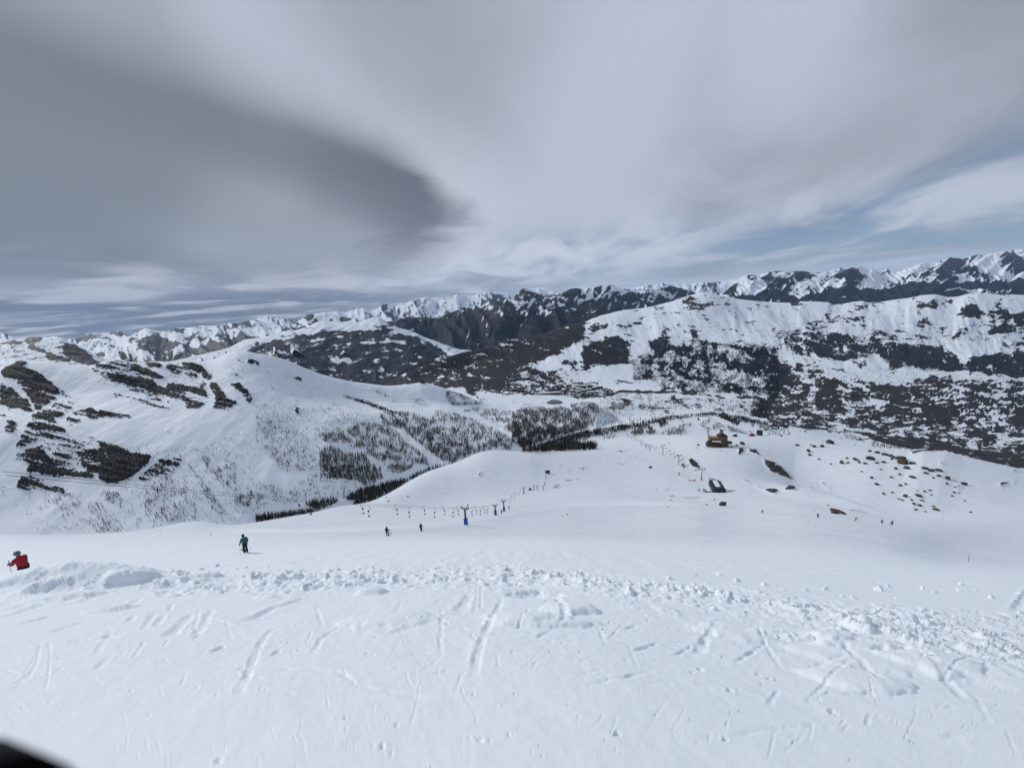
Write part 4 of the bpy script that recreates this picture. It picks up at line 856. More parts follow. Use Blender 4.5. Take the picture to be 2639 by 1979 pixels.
# ------------------------------------------------------------------ object helpers
def tag(o, label, cat, group=None, kind=None):
    if label: o['label'] = label
    if cat: o['category'] = cat
    if group: o['group'] = group
    if kind: o['kind'] = kind
    return o
def empty(name, loc, rz=0.0, scale=1.0):
    o = bpy.data.objects.new(name, None); COL.objects.link(o)
    o.empty_display_size = 0.3
    o.location = loc; o.rotation_euler = (0, 0, rz); o.scale = (scale,) * 3
    return o
def link(name, me, parent=None, loc=(0, 0, 0), rot=(0, 0, 0)):
    o = bpy.data.objects.new(name, me); COL.objects.link(o)
    o.location = loc; o.rotation_euler = rot
    if parent: o.parent = parent
    return o
def copy_tree(o, parent=None):
    c = o.copy(); COL.objects.link(c); c.parent = parent
    for k in [x for x in o.children]: copy_tree(k, c)
    return c
class MB:
    def __init__(s): s.v = []; s.f = []; s.m = []; s.sm = []
    def add(s, v, f, mat=0, smooth=False):
        n = len(s.v); s.v += [tuple(q) for q in v]
        s.f += [tuple(i + n for i in q) for q in f]; s.m += [mat] * len(f); s.sm += [smooth] * len(f)
    def box(s, c, size, mat=0, rz=0.0, rx=0.0, ry=0.0, taper=1.0):
        x, y, z = (q / 2 for q in size)
        R = Euler((rx, ry, rz)).to_matrix(); c = Vector(c)
        v = []
        for sz in (-1, 1):
            k = taper if sz > 0 else 1.0
            for a, b in ((-1, -1), (1, -1), (1, 1), (-1, 1)): v.append(c + R @ Vector((a * x * k, b * y * k, sz * z)))
        s.add(v, [(3, 2, 1, 0), (4, 5, 6, 7), (0, 1, 5, 4), (1, 2, 6, 5), (2, 3, 7, 6), (3, 0, 4, 7)], mat)
    def tube(s, pts, r, n=6, mat=0, smooth=True, cap=True):
        pts = [Vector(p) for p in pts]; K = len(pts)
        rs = r if isinstance(r, (list, tuple)) else [r] * K
        rings = []; up = Vector((0, 0, 1))
        for i, p in enumerate(pts):
            t = (pts[min(i + 1, K - 1)] - pts[max(i - 1, 0)]).normalized()
            a = t.cross(up)
            if a.length < 1e-3: a = t.cross(Vector((1, 0, 0)))
            a.normalize(); b = t.cross(a)
            rings += [p + (a * math.cos(q * 2 * math.pi / n) + b * math.sin(q * 2 * math.pi / n)) * rs[i] for q in range(n)]
        f = []
        for i in range(K - 1):
            for q in range(n): f.append((i*n+q, i*n+(q+1) % n, (i+1)*n+(q+1) % n, (i+1)*n+q))
        if cap: f += [tuple(range(n)), tuple((K-1)*n + q for q in reversed(range(n)))]
        s.add(rings, f, mat, smooth)
    def prism(s, poly, z0, z1, mat=0, top=None, inset=1.0):
        """closed plan outline raised from z0 to z1 (z1 may be a function of x, y)"""
        n = len(poly); cx = sum(p[0] for p in poly) / n; cy = sum(p[1] for p in poly) / n
        zt = (lambda x, y: z1) if not callable(z1) else z1
        v = [(x, y, z0) for x, y in poly] + [(cx + (x - cx) * inset, cy + (y - cy) * inset, zt(x, y)) for x, y in poly]
        f = [(i, (i + 1) % n, n + (i + 1) % n, n + i) for i in range(n)]
        s.add(v, f + [tuple(reversed(range(n)))], mat); s.add(v[n:], [tuple(range(n))], mat if top is None else top)
    def mesh(s, name, mats):
        me = bpy.data.meshes.new(name); me.from_pydata(s.v, [], s.f)
        for m in (mats if isinstance(mats, (list, tuple)) else [mats]): me.materials.append(m)
        me.polygons.foreach_set('material_index', s.m); me.polygons.foreach_set('use_smooth', s.sm)
        me.update(); return me
    def obj(s, name, mats, parent=None, **k): return link(name, s.mesh(name, mats), parent, **k)
def blob(name, mat, seed, sub=2, sq=(1, 1, 1), rough=0.25, cut=0.0, facet=False, dlo=.55):
    """irregular lump resting on z = 0"""
    bm = bmesh.new(); bmesh.ops.create_icosphere(bm, subdivisions=sub, radius=1.0)
    R = random.Random(seed)
    pl = [(Vector((R.uniform(-1, 1), R.uniform(-1, 1), R.uniform(-.6, 1))).normalized(), R.uniform(dlo, .9)) for _ in range(9)]
    for v in bm.verts:
        p = v.co.copy()
        for n, d in pl:
            h = p.dot(n)
            if h > d: p -= n * (h - d) * (0.9 if facet else 0.6)
        p *= 1 + rough * (0.5 * math.sin(p.x * 5.1 + seed) * math.sin(p.y * 4.3 + seed * 2) + 0.5 * math.sin(p.z * 6.7 + p.x * 3 + seed) + R.uniform(-.25, .25))
        v.co = Vector((p.x * sq[0], p.y * sq[1], p.z * sq[2]))
    z = min(v.co.z for v in bm.verts)
    for v in bm.verts: v.co.z -= z * 0.72
    me = bpy.data.meshes.new(name); bm.to_mesh(me); bm.free()
    if not facet: me.polygons.foreach_set('use_smooth', [True] * len(me.polygons))
    me.materials.append(mat)
    return me
def hit(px, py, sheets):
    """nearest ground along each line of sight: X, Y, Z and the index of the sheet"""
    px = np.atleast_1d(np.asarray(px, float)); py = np.atleast_1d(np.asarray(py, float))
    best = np.full(len(px), 1e12); out = np.zeros((len(px), 3)); who = np.full(len(px), -1)
    for k, s in enumerate(sheets):
        x, y, z, ok = s.hit(px, py)
        m = ok & (y < best)
        best = np.where(m, y, best); out[m] = np.stack([x, y, z], -1)[m]; who[m] = k
    return out, who
def ground(px, py, sh=None):
    k = np.arange(0, 24.0)
    o, w = hit(px + 0 * k, py + k, sh or [bank, slope, left, valley])   # just over a lip: take the first ground below
    i = int(np.argmax(w >= 0))
    if w[i] < 0: print('no ground at', px, py)
    return Vector(o[i])
def on(s, x, y): return float(s.height([x], [y])[0])
def sl_on(x, y): return on(bank if y < D_JOIN else slope, x, y)

# ------------------------------------------------------------------ object materials
m_black = plain('black_cloth', (0.006, 0.006, 0.008), 0.8)
m_navy = plain('navy_cloth', (0.009, 0.010, 0.018), 0.8)
m_teal = plain('teal_cloth', (0.010, 0.085, 0.095), 0.7)
m_red = plain('red_cloth', (0.30, 0.012, 0.022), 0.7)
m_orange = plain('orange_cloth', (0.48, 0.13, 0.03), 0.7)
m_greycl = plain('grey_cloth', (0.13, 0.13, 0.14), 0.8)
m_skin = plain('skin', (0.42, 0.25, 0.19), 0.5, vary=0.1)
m_helmet = plain('grey_helmet', (0.10, 0.115, 0.135), 0.35, vary=0.1)
m_goggle = plain('dark_goggle_lens', (0.01, 0.01, 0.012), 0.15, vary=0.05)
m_ski = plain('ski_topsheet', (0.05, 0.05, 0.06), 0.35)
m_steel = plain('dark_painted_steel', (0.028, 0.032, 0.032), 0.5, 0.3)
m_galv = plain('galvanised_steel', (0.20, 0.205, 0.21), 0.5, 0.6)
m_blue = plain('blue_padding', (0.012, 0.085, 0.34), 0.6)
m_rope = plain('wire_rope', (0.035, 0.035, 0.038), 0.5, 0.5)
m_green = plain('dark_green_cladding', (0.010, 0.023, 0.016), 0.45, vary=0.15, scale=2.0)
m_glass = plain('tinted_glass', (0.05, 0.06, 0.065), 0.12, vary=0.1)
m_snowtop = plain('roof_snow', SNOW, 0.8, vary=0.04, scale=1.5)
m_ochre = plain('ochre_render', (0.27, 0.17, 0.075), 0.8, vary=0.15, scale=1.0)
m_roofd = plain('dark_shingle_roof', (0.035, 0.026, 0.022), 0.8, vary=0.4, scale=2.0)
m_wood = plain('weathered_wood', (0.085, 0.055, 0.035), 0.8, vary=0.3, scale=4.0)
m_stone = plain('stone_base', (0.06, 0.053, 0.044), 0.9, vary=0.5, scale=0.9)
m_rock = plain('boulder_rock', (0.055, 0.050, 0.045), 0.9, vary=0.5, scale=1.2)
m_rockb = plain('brown_rock', (0.068, 0.054, 0.042), 0.9, vary=0.5, scale=1.2)
m_redp = plain('red_paint', (0.42, 0.03, 0.03), 0.5)
m_orp = plain('orange_paint', (0.52, 0.11, 0.02), 0.5)
m_yel = plain('yellow_banner', (0.55, 0.40, 0.10), 0.7)
m_net = plain('orange_net', (0.50, 0.12, 0.07), 0.8)
m_pinknet = plain('faded_net', (0.42, 0.36, 0.42), 0.8)
m_conc = plain('pale_wall', (0.33, 0.32, 0.30), 0.8, vary=0.2, scale=0.5)
m_beige = plain('beige_wall', (0.26, 0.22, 0.17), 0.8, vary=0.2, scale=0.5)
m_brownw = plain('brown_wall', (0.085, 0.058, 0.042), 0.8, vary=0.3, scale=0.5)
m_clay = plain('terracotta_wall', (0.27, 0.13, 0.075), 0.8, vary=0.2, scale=0.5)
m_win = plain('dark_window', (0.02, 0.022, 0.026), 0.2, vary=0.2)
m_clod = terrain_mat('clod_snow', 0.05, amp=0.0, bump=0.15, bd=0.02)
def tree_mat(name, col):
    m, t, b = new_mat(name)
    oi = N(t, 'ShaderNodeObjectInfo'); g = N(t, 'ShaderNodeNewGeometry')
    hs = N(t, 'ShaderNodeHueSaturation'); hs.inputs['Color'].default_value = (*col, 1)
    t.links.new(M(t, 'MULTIPLY', RNG(t, oi.outputs['Random'], 0, 1, 0.6, 1.5, False), RNG(t, g.outputs['Random Per Island'], 0, 1, 0.6, 1.5, False)), hs.inputs['Value'])
    t.links.new(hs.outputs[0], b.inputs['Base Color']); b.inputs['Roughness'].default_value = 0.9; b.inputs['Specular IOR Level'].default_value = 0.05
    return m
m_twig = tree_mat('larch_twigs', (0.080, 0.070, 0.063))
m_pine = tree_mat('pine_needles', (0.024, 0.026, 0.020))
m_bark = tree_mat('bark', (0.040, 0.031, 0.025))

# ------------------------------------------------------------------ terrain meshes
m_bank = terrain_mat('near_snow', 0.06, amp=0.0, bump=0.35, bd=0.03, crust=True)
slope.build('snow_slope', terrain_mat('slope_snow', 1.2, amp=0.12, bump=0.5, bd=0.4, rock=(0.06, 0.05, 0.042), crust=True))
bank.build('snow_bank', m_bank)
left.build('rocky_mountain', terrain_mat('mountain_face', 4, amp=0.12, bump=0.8, bd=5, rock=(0.030, 0.029, 0.029)))
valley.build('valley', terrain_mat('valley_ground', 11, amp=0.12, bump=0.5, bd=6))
wooded.build('wooded_mountain', terrain_mat('wooded_ground', 18, amp=0.14, bump=0.5, bd=15))
crag.build('crag', terrain_mat('crag_ground', 16, amp=0.14, bump=0.6, bd=8))
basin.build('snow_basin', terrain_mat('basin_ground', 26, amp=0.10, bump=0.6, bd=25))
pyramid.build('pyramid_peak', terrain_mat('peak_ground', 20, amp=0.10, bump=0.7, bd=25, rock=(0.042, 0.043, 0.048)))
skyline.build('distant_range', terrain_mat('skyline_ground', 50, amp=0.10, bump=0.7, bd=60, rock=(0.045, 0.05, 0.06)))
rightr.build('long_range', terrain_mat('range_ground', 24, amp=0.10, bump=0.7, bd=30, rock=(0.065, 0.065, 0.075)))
for o, lab in (('snow_slope', 'wide white ski slope dropping to the lifts'), ('snow_bank', 'trodden bank of snow in the foreground'), ('rocky_mountain', 'snowy mountain face with dark rock bands and scattered larches'),
               ('valley', 'valley with village and patchy brown slopes under a white ridge'), ('wooded_mountain', 'dark wooded mountain beyond the saddle'), ('crag', 'dark crag behind the rocky mountain'), ('snow_basin', 'far snow basin with grey crags under the big cloud'),
               ('pyramid_peak', 'grey pyramid peak with snow gullies'), ('distant_range', 'jagged white skyline farthest away'), ('long_range', 'long snow range with blue wooded foot')):
    bpy.data.objects[o]['label'] = lab

# thin air: the far ranges fade a little to blue
def haze_box(den):
    bm = bmesh.new(); bmesh.ops.create_cube(bm, size=1)
    me = bpy.data.meshes.new('haze'); bm.to_mesh(me); bm.free()
    zb = min(float(s.Z.min()) for s in SHEETS.values()) - 5; zt = max(float(s.Z.max()) for s in SHEETS.values()) + 60
    o = bpy.data.objects.new('haze', me); COL.objects.link(o)
    X = max(float(np.abs(s.X).max()) for s in SHEETS.values()) + 500; Y1 = max(float(s.Y.max()) for s in SHEETS.values()) + 500
    o.scale = (2 * X, Y1 + 400, zt - zb); o.location = (0, (Y1 - 400) / 2, (zt + zb) / 2)
    m = bpy.data.materials.new('haze'); m.use_nodes = True; t = m.node_tree; t.nodes.clear()
    out = N(t, 'ShaderNodeOutputMaterial'); pv = N(t, 'ShaderNodeVolumePrincipled')
    pv.inputs['Color'].default_value = (0.42, 0.64, 1.0, 1); pv.inputs['Density'].default_value = den
    t.links.new(pv.outputs[0], out.inputs['Volume'])
    me.materials.append(m)
    tag(o, 'thin blue haze over the far valleys and ranges', 'haze', kind='stuff')
haze_box(0.9e-5)

# ------------------------------------------------------------------ larches and pines
def tree_mesh(name, seed, n, mat, drop=0.15, wid=0.17, dense=1.0):
    """bare larch one unit tall: tapered stem, rings of drooping twigs with gaps between"""
    R = random.Random(seed); mb = MB()
    mb.tube([(0, 0, -0.06), (0.01, 0, 0.5), (0, 0, 1.0)], [0.020, 0.012, 0.002], 4, 1)
    for i in range(n):
        z = 0.10 + 0.88 * (R.random() ** 0.9)
        w = wid * (1 - (z - 0.1) / 0.92) ** 0.75 * R.uniform(0.55, 1.15) + 0.012
        a = R.uniform(0, 6.283); ca, sa = math.cos(a), math.sin(a)
        t = R.uniform(0.010, 0.030) * dense; zz = z - w * R.uniform(-0.1, 0.7)
        p0 = (ca * w * 0.12, sa * w * 0.12, z + t); p1 = (ca * w * 0.12, sa * w * 0.12, z - t)
        p2 = (ca * w - sa * w * R.uniform(-.3, .3), sa * w + ca * w * R.uniform(-.3, .3), zz)
        b = R.uniform(0.01, 0.03) * dense
        p3 = (p2[0] * 0.7 - sa * b * 2, p2[1] * 0.7 + ca * b * 2, zz * 0.6 + z * 0.4 + b)
        mb.add([p0, p1, p2, p3], [(0, 1, 2), (0, 2, 3)], 0)
    return mb.mesh(name, [mat, m_bark])
TREES = [tree_mesh('larch_tree', 11 + k, 46, m_twig) for k in range(4)] + [tree_mesh('pine_tree', 51 + k, 60, m_pine, wid=0.20, dense=1.3) for k in range(2)]

def in_poly(P, n, seed):
    R = np.random.default_rng(seed); P = np.array([q[:2] for q in P], float)
    lo, hi = P.min(0), P.max(0); out = np.zeros((0, 2))
    while len(out) < n:
        q = R.uniform(lo, hi, (n * 3, 2)); ins = np.zeros(len(q), bool)
        for i in range(len(P)):
            x0, y0 = P[i]; x1, y1 = P[i-1]
            ins ^= ((y0 > q[:, 1]) != (y1 > q[:, 1])) & (q[:, 0] < (x1 - x0) * (q[:, 1] - y0) / (y1 - y0 + 1e-12) + x0)
        out = np.concatenate([out, q[ins]])
    return out[:n]
SH = [bank, slope, left, valley]
ALLT = {}
_ts = [500]
def wood(region, P, n, h0, h1, sheets, clump=0.0, pine=0.1):
    _ts[0] += 1
    n = int(n * (1.75 if h1 > 11 else 1.25))
    q = in_poly(P, int(n * (1.6 if clump else 1.0)), _ts[0])
    if clump:
        v = fbm(q[:, 0] / 22, q[:, 1] / 16, 3, _ts[0]); q = q[np.argsort(-(v + clump * np.random.default_rng(_ts[0]).normal(0, .2, len(v))))[:n]]
    pts, who = hit(q[:, 0], q[:, 1], SH)
    ok = np.isin(who, sheets)
    R = np.random.default_rng(_ts[0] + 7)
    hh = R.uniform(h0, h1, len(q)) * np.where(R.random(len(q)) < 0.3, R.uniform(.4, .75, len(q)), 1.0) * np.where(R.random(len(q)) < 0.12, 1.25, 1.0)
    kind = np.where(R.random(len(q)) < pine, R.integers(4, 6, len(q)), R.integers(0, 4, len(q)))
    rows = np.concatenate([pts[ok], hh[ok, None], kind[ok, None], R.uniform(0, 6.28, (ok.sum(), 1))], 1)
    ALLT.setdefault(region, []).append(rows)
L_, V_ = [2], [3]
SLOPE_V = [1, 3]
r = 'larches on the rocky mountain face'
for P, n, h0, h1, c in [
    ([(1500,750),(1620,860),(1700,1000),(1720,1130),(1330,1170),(1200,1100),(1230,950),(1280,830)], 170, 6, 10, .6), ([(760,990),(900,1000),(980,1080),(1080,1240),(830,1250),(780,1180)], 130, 4, 7, 0),
    ([(360,920),(700,920),(700,1000),(560,1130),(380,1030)], 55, 5, 8, .5), ([(900,900),(1060,900),(1050,1040),(950,1030)], 30, 7, 11, .4), ([(1620,650),(1760,800),(1900,1000),(1960,1100),(1850,1080),(1700,800)], 110, 4, 8, .5),
    ([(1730,590),(1830,600),(1800,710)], 35, 5, 8, 0), ([(1830,700),(2040,640),(2050,850),(1900,860)], 100, 5, 9, .5), ([(1600,480),(2050,580),(2040,680),(1640,520)], 50, 3, 6, 0), ([(2030,880),(2150,870),(2200,950),(2110,1080),(2030,1000)], 80, 6, 10, .4),
    ([(1060,500),(2200,500),(2200,1100),(300,1250),(800,950)], 170, 3, 6, 0), ([(180,950),(380,950),(1100,1260),(300,1260)], 60, 3, 6, .4), ([(1050,510),(1330,500),(1280,590),(1130,580)], 25, 3, 6, 0)]:
    wood(r, Z5(P), n, h0, h1, L_, c)
for P, n, h0, h1, c in [
    ([(0,230),(280,300),(550,520),(500,720),(240,720),(80,600),(0,500)], 420, 4, 9, .5), ([(550,560),(650,500),(760,560),(950,580),(1000,680),(1080,700),(1090,790),(950,850),(850,800),(560,780)], 560, 9, 14, 0),
    ([(530,400),(780,380),(900,300),(1130,320),(1220,380),(1300,480),(1470,600),(1490,670),(1380,650),(1330,700),(1200,750),(1080,640),(950,560),(750,480),(580,460)], 820, 7, 13, .8), ([(560,300),(900,260),(1000,300),(800,400),(560,400)], 130, 4, 8, .4),
    ([(1060,240),(1230,210),(1400,230),(1500,290),(1560,200),(1760,230),(2000,330),(2212,440),(2212,560),(2000,560),(1800,640),(1640,640),(1560,600),(1250,360),(1100,310)], 1900, 9, 14, .9),
    ([(1760,210),(1860,200),(2080,330),(2212,390),(2212,200),(1900,170)], 420, 9, 13, .5),
    ([(500,720),(560,780),(850,820),(900,870),(780,950),(640,1000),(400,980),(0,1050),(0,920),(300,860),(420,780)], 300, 4, 8, .5), ([(0,780),(260,900),(0,980)], 60, 4, 7, .4)]:
    wood(r, Z6(P), n, h0, h1, L_, c)
for P, n, h0, h1, c in [
    ([(0,750),(600,1000),(1200,1280),(1000,1420),(0,1400)], 620, 3, 6, .5), ([(740,1070),(960,1120),(1200,1220),(1180,1250),(950,1150),(760,1085)], 170, 8, 12, 0), ([(960,1000),(1080,1020),(1170,1080),(1090,1090)], 70, 6, 9, .4), ([(1370,1090),(1480,1120),(1480,1165),(1370,1140)], 45, 8, 11, .4),
    ([(1640,1030),(1760,1060),(1980,1130),(1940,1150),(1700,1160),(1640,1100)], 300, 9, 13, .5), ([(1380,1060),(1700,1060),(1700,1180),(1400,1180)], 30, 7, 11, 0)]:
    wood(r, Z2(P), n, h0, h1, L_ + V_, c)
wood(r, Z3([(0,1290),(130,1240),(300,1245),(420,1235),(520,1275),(500,1220),(620,1195),(740,1215),(750,1270),(720,1330),(700,1400),(560,1450),(350,1510),(80,1590),(0,1540)]), 3600, 10, 16, L_ + V_, 1.2)
wood(r, Z3([(0,1190),(30,1195),(30,1220),(0,1220)]), 12, 8, 11, L_ + V_); wood(r, Z3([(70,1210),(180,1210),(180,1226),(70,1226)]), 26, 8, 11, L_ + V_); wood(r, Z3([(245,1195),(300,1195),(300,1212),(250,1212)]), 10, 7, 9, L_ + V_)
wood(r, Z6([(60,150),(900,200),(1250,330),(1500,680),(1000,820),(500,760),(100,600),(0,300)]), 900, 3, 8, L_, .3)
wood(r, Z5([(1300,560),(2200,420),(2212,1150),(1200,1230),(1000,900)]), 420, 3, 7, L_, .3)
wood(r, Z3([(735,1215),(900,1280),(920,1380),(720,1430),(740,1290)]), 170, 8, 13, L_ + V_, 0)
r = 'dark trees along the foot of the slope'
for P, n in [([(0,1130),(60,1110),(300,1085),(500,1062),(540,1065),(440,1095),(200,1150),(0,1175)], 300), ([(780,960),(880,890),(1000,860),(1300,790),(1500,700),(1700,650),(1790,632),(1500,725),(1200,880),(1050,1000),(830,1020),(870,970),(790,970)], 800), ([(420,1010),(650,960),(720,985),(540,1060)], 90)]:
    wood(r, Z6(P), n, 8, 13, L_, 0, 0.5)
r = 'trees below the chalet and along the valley floor'
for P, n, h0, h1, c, pn in [
    ([(80,1625),(300,1520),(600,1460),(880,1415),(1000,1395),(1300,1338),(1600,1300),(1800,1305),(2000,1335),(2212,1380),(2212,1400),(1980,1368),(1760,1320),(1560,1325),(1330,1358),(1050,1425),(900,1455),(650,1505),(480,1545),(740,1600),(300,1625)], 1500, 9, 14, 0, .4),
    ([(1260,1370),(1320,1350),(1350,1380),(1280,1420)], 70, 8, 12, 0, .2), ([(1280,1470),(1420,1395),(1560,1385),(1520,1425),(1400,1490)], 130, 7, 11, .4, .2), ([(1000,1480),(1100,1405),(1180,1370),(1240,1455),(1150,1500)], 170, 8, 12, .3, .3), ([(490,1610),(560,1555),(660,1545),(740,1565),(720,1620)], 110, 7, 11, .3, .3),
    ([(820,1470),(900,1460),(900,1500),(830,1510)], 20, 7, 10, 0, .2), ([(1440,1435),(1500,1420),(1510,1470),(1450,1480)], 26, 7, 10, 0, .2), ([(1610,1390),(1700,1330),(1830,1400),(1850,1440),(1700,1450)], 190, 5, 9, .4, .1), ([(1850,1400),(1980,1440),(2040,1475),(1880,1450)], 90, 6, 10, 0, .1), ([(1680,1440),(1700,1440),(1700,1490),(1680,1490)], 6, 9, 11, 0, .5), ([(2050,1370),(2212,1380),(2212,1450),(2080,1430)], 150, 5, 9, .3, .1),
    ([(740,1160),(2212,1185),(2212,1330),(1500,1300),(900,1400),(760,1370)], 640, 8, 13, .5, .2), ([(830,1210),(880,1190),(1300,1240),(1320,1260),(1100,1260),(1000,1240),(900,1275),(830,1275)], 420, 9, 13, .3, .2), ([(840,1160),(900,1120),(1180,1110),(1300,1190),(1240,1230),(1000,1150),(860,1185)], 190, 9, 13, .4, .2),
    ([(1370,1150),(1480,1200),(1560,1260),(1480,1240),(1400,1190)], 90, 9, 13, 0, .4), ([(1700,1160),(2212,1190),(2212,1340),(1700,1240)], 260, 9, 13, .8, .2), ([(2080,1180),(2212,1180),(2212,1330),(2040,1320)], 400, 9, 13, .3, .3)]:
    wood(r, Z3(P), n, h0, h1, SLOPE_V, c, pn)
for P, n in [([(0,315),(180,325),(190,410),(0,410)], 110), ([(300,340),(560,350),(540,375),(330,365)], 60), ([(650,375),(830,435),(830,470),(660,435)], 90), ([(890,465),(1230,505),(1220,535),(900,515)], 140)]:
    wood(r, Z8(P), n, 6, 11, SLOPE_V, 0, .3)
r = 'woods on the far side of the valley'
for P, n, h0, h1, c, pn in [
    ([(1010,850),(1180,760),(1230,840),(1400,750),(1500,640),(1700,680),(2300,720),(2300,1150),(1800,1120),(1300,1080),(1230,1020),(1040,1000),(1060,920)], 5200, 12, 17, .8, .75), ([(1190,650),(1260,640),(1370,670),(1370,740),(1250,840),(1190,780)], 300, 9, 13, 0, .6), ([(560,780),(640,720),(800,620),(1040,700),(1000,830),(760,880),(640,920),(570,920),(620,840)], 500, 9, 13, .6, .6),
    ([(0,880),(350,930),(480,1000),(0,1130)], 260, 9, 12, .6, .4), ([(300,800),(480,720),(620,640),(600,560),(320,640),(0,780),(0,880)], 350, 9, 12, .6, .4), ([(1600,640),(2212,680),(2212,760),(1700,720)], 180, 6, 9, .4, .2), ([(620,620),(1300,560),(1180,660),(640,680)], 90, 5, 8, .5, .2), ([(1040,900),(1200,870),(1220,1000),(1040,1000)], 260, 10, 14, 0, .3)]:
    wood(r, Z3(P), n, h0, h1, V_, c, pn)
for P, n, h0, h1, c, pn in [
    ([(0,900),(200,860),(430,830),(580,870),(830,880),(960,920),(1000,990),(830,1080),(650,1120),(420,1080),(100,1000)], 420, 8, 12, .6, .3), ([(950,1010),(1100,960),(1500,970),(1560,1050),(1700,1130),(1900,1060),(2300,1050),(2300,1260),(1700,1190),(1350,1200),(1000,1130)], 1300, 9, 13, .5, .4),
    ([(530,1280),(650,1260),(780,1400),(1000,1600),(850,1620),(700,1490),(560,1400)], 320, 8, 11, .3, .3), ([(1650,1260),(2212,1260),(2150,1480),(1800,1480),(1700,1400)], 380, 8, 11, .7, .3), ([(0,950),(130,1000),(120,1400),(0,1450)], 380, 9, 13, .3, .4), ([(0,1150),(2212,1200),(2212,1330),(900,1330),(300,1250)], 400, 8, 12, .7, .3), ([(1250,760),(1900,880),(1950,1000),(1300,960)], 200, 6, 9, .4, .2), ([(2080,930),(2300,900),(2300,1060),(2120,1020)], 110, 8, 11, .4, .3)]:
    wood(r, Z4(P), n, h0, h1, V_, c, min(.8, pn + .4))
rows = []
for k, (reg, lst) in enumerate(ALLT.items()):
    a_ = np.concatenate(lst); rows.append(np.concatenate([a_, np.full((len(a_), 1), k)], 1))
rows = np.concatenate(rows); REG = list(ALLT)
fx, fy = pix(rows[:, 0] / rows[:, 1], rows[:, 2] / rows[:, 1])
size = rows[:, 3] / rows[:, 1]
vis = (fx > 10) & (fx < 2630)
order = np.argsort(-np.where(vis, size, -1))
single = np.zeros(len(rows), bool); single[order[:290]] = True
LAB = {'larches on the rocky mountain face': 'bare brown larch standing in snow on the rocky mountain face', 'dark trees along the foot of the slope': 'dark tree just beyond the edge of the near snow slope',
       'trees below the chalet and along the valley floor': 'tree on the snowy knolls below the chalet', 'woods on the far side of the valley': 'tree in the woods on the far side of the valley'}
for x, y, z, h, kd, rot, reg in rows[single]:
    o = link('larch_tree' if kd < 4 else 'pine_tree', TREES[int(kd)], None, (x, y, z - 0.1), (0, 0, rot)); o.scale = (h * 1.05, h * 1.05, h)
    tag(o, LAB[REG[int(reg)]], 'tree', REG[int(reg)])
protos = []
for k in range(6):
    protos.append(next((o for o in COL.objects if o.type == 'MESH' and o.data is TREES[k]), None))
print('trees', len(rows), [(q, int((rows[:, 6] == i).sum())) for i, q in enumerate(REG)], 'protos', [bool(q) for q in protos])
def forest(name, label, sel):
    R = rows[sel]
    me = bpy.data.meshes.new(name); me.vertices.add(len(R)); me.vertices.foreach_set('co', (R[:, :3] - [0, 0, 0.1]).astype(np.float32).ravel())
    for nm, c, ty in (('height', 3, 'FLOAT'), ('kind_index', 4, 'INT'), ('turn', 5, 'FLOAT')):
        at = me.attributes.new(nm, ty, 'POINT'); at.data.foreach_set('value', R[:, c].astype(np.int32 if ty == 'INT' else np.float32))
    o = link(name, me); tag(o, label, 'forest', kind='stuff')
    ng = bpy.data.node_groups.new(name, 'GeometryNodeTree')
    ng.interface.new_socket('Geometry', in_out='INPUT', socket_type='NodeSocketGeometry'); ng.interface.new_socket('Geometry', in_out='OUTPUT', socket_type='NodeSocketGeometry')
    gi = ng.nodes.new('NodeGroupInput'); go = ng.nodes.new('NodeGroupOutput')
    g2i = []
    jn = ng.nodes.new('GeometryNodeJoinGeometry')
    for p in reversed([q for q in protos if q]):
        oi = ng.nodes.new('GeometryNodeObjectInfo'); oi.inputs['Object'].default_value = p; oi.inputs['As Instance'].default_value = True
        ng.links.new(oi.outputs['Geometry'], jn.inputs[0])
    def attr(nm, ty):
        n = ng.nodes.new('GeometryNodeInputNamedAttribute'); n.data_type = ty; n.inputs['Name'].default_value = nm; return n.outputs['Attribute']
    ip = ng.nodes.new('GeometryNodeInstanceOnPoints'); ip.inputs['Pick Instance'].default_value = True
    cx = ng.nodes.new('ShaderNodeCombineXYZ'); ng.links.new(attr('turn', 'FLOAT'), cx.inputs[2])
    er = ng.nodes.new('FunctionNodeEulerToRotation'); ng.links.new(cx.outputs[0], er.inputs[0])
    ng.links.new(gi.outputs[0], ip.inputs['Points']); ng.links.new(jn.outputs[0], ip.inputs['Instance']); ng.links.new(attr('kind_index', 'INT'), ip.inputs['Instance Index'])
    ng.links.new(er.outputs[0], ip.inputs['Rotation']); ng.links.new(attr('height', 'FLOAT'), ip.inputs['Scale'])
    ng.links.new(ip.outputs[0], go.inputs[0])
    md = o.modifiers.new('plant', 'NODES'); md.node_group = ng
    return o
FL = {'larches on the rocky mountain face': ('larch_forest', 'grey brown larch forest spread over the rocky mountain and plateau'), 'dark trees along the foot of the slope': ('dark_wood', 'band of dark trees behind the edge of the ski slope'),
      'trees below the chalet and along the valley floor': ('valley_wood', 'belt of trees and scattered pines on the valley floor'), 'woods on the far side of the valley': ('far_wood', 'dark woods covering the opposite side of the valley')}
for k, q in enumerate(REG):
    forest(FL[q][0], FL[q][1], (rows[:, 6] == k) & ~single)
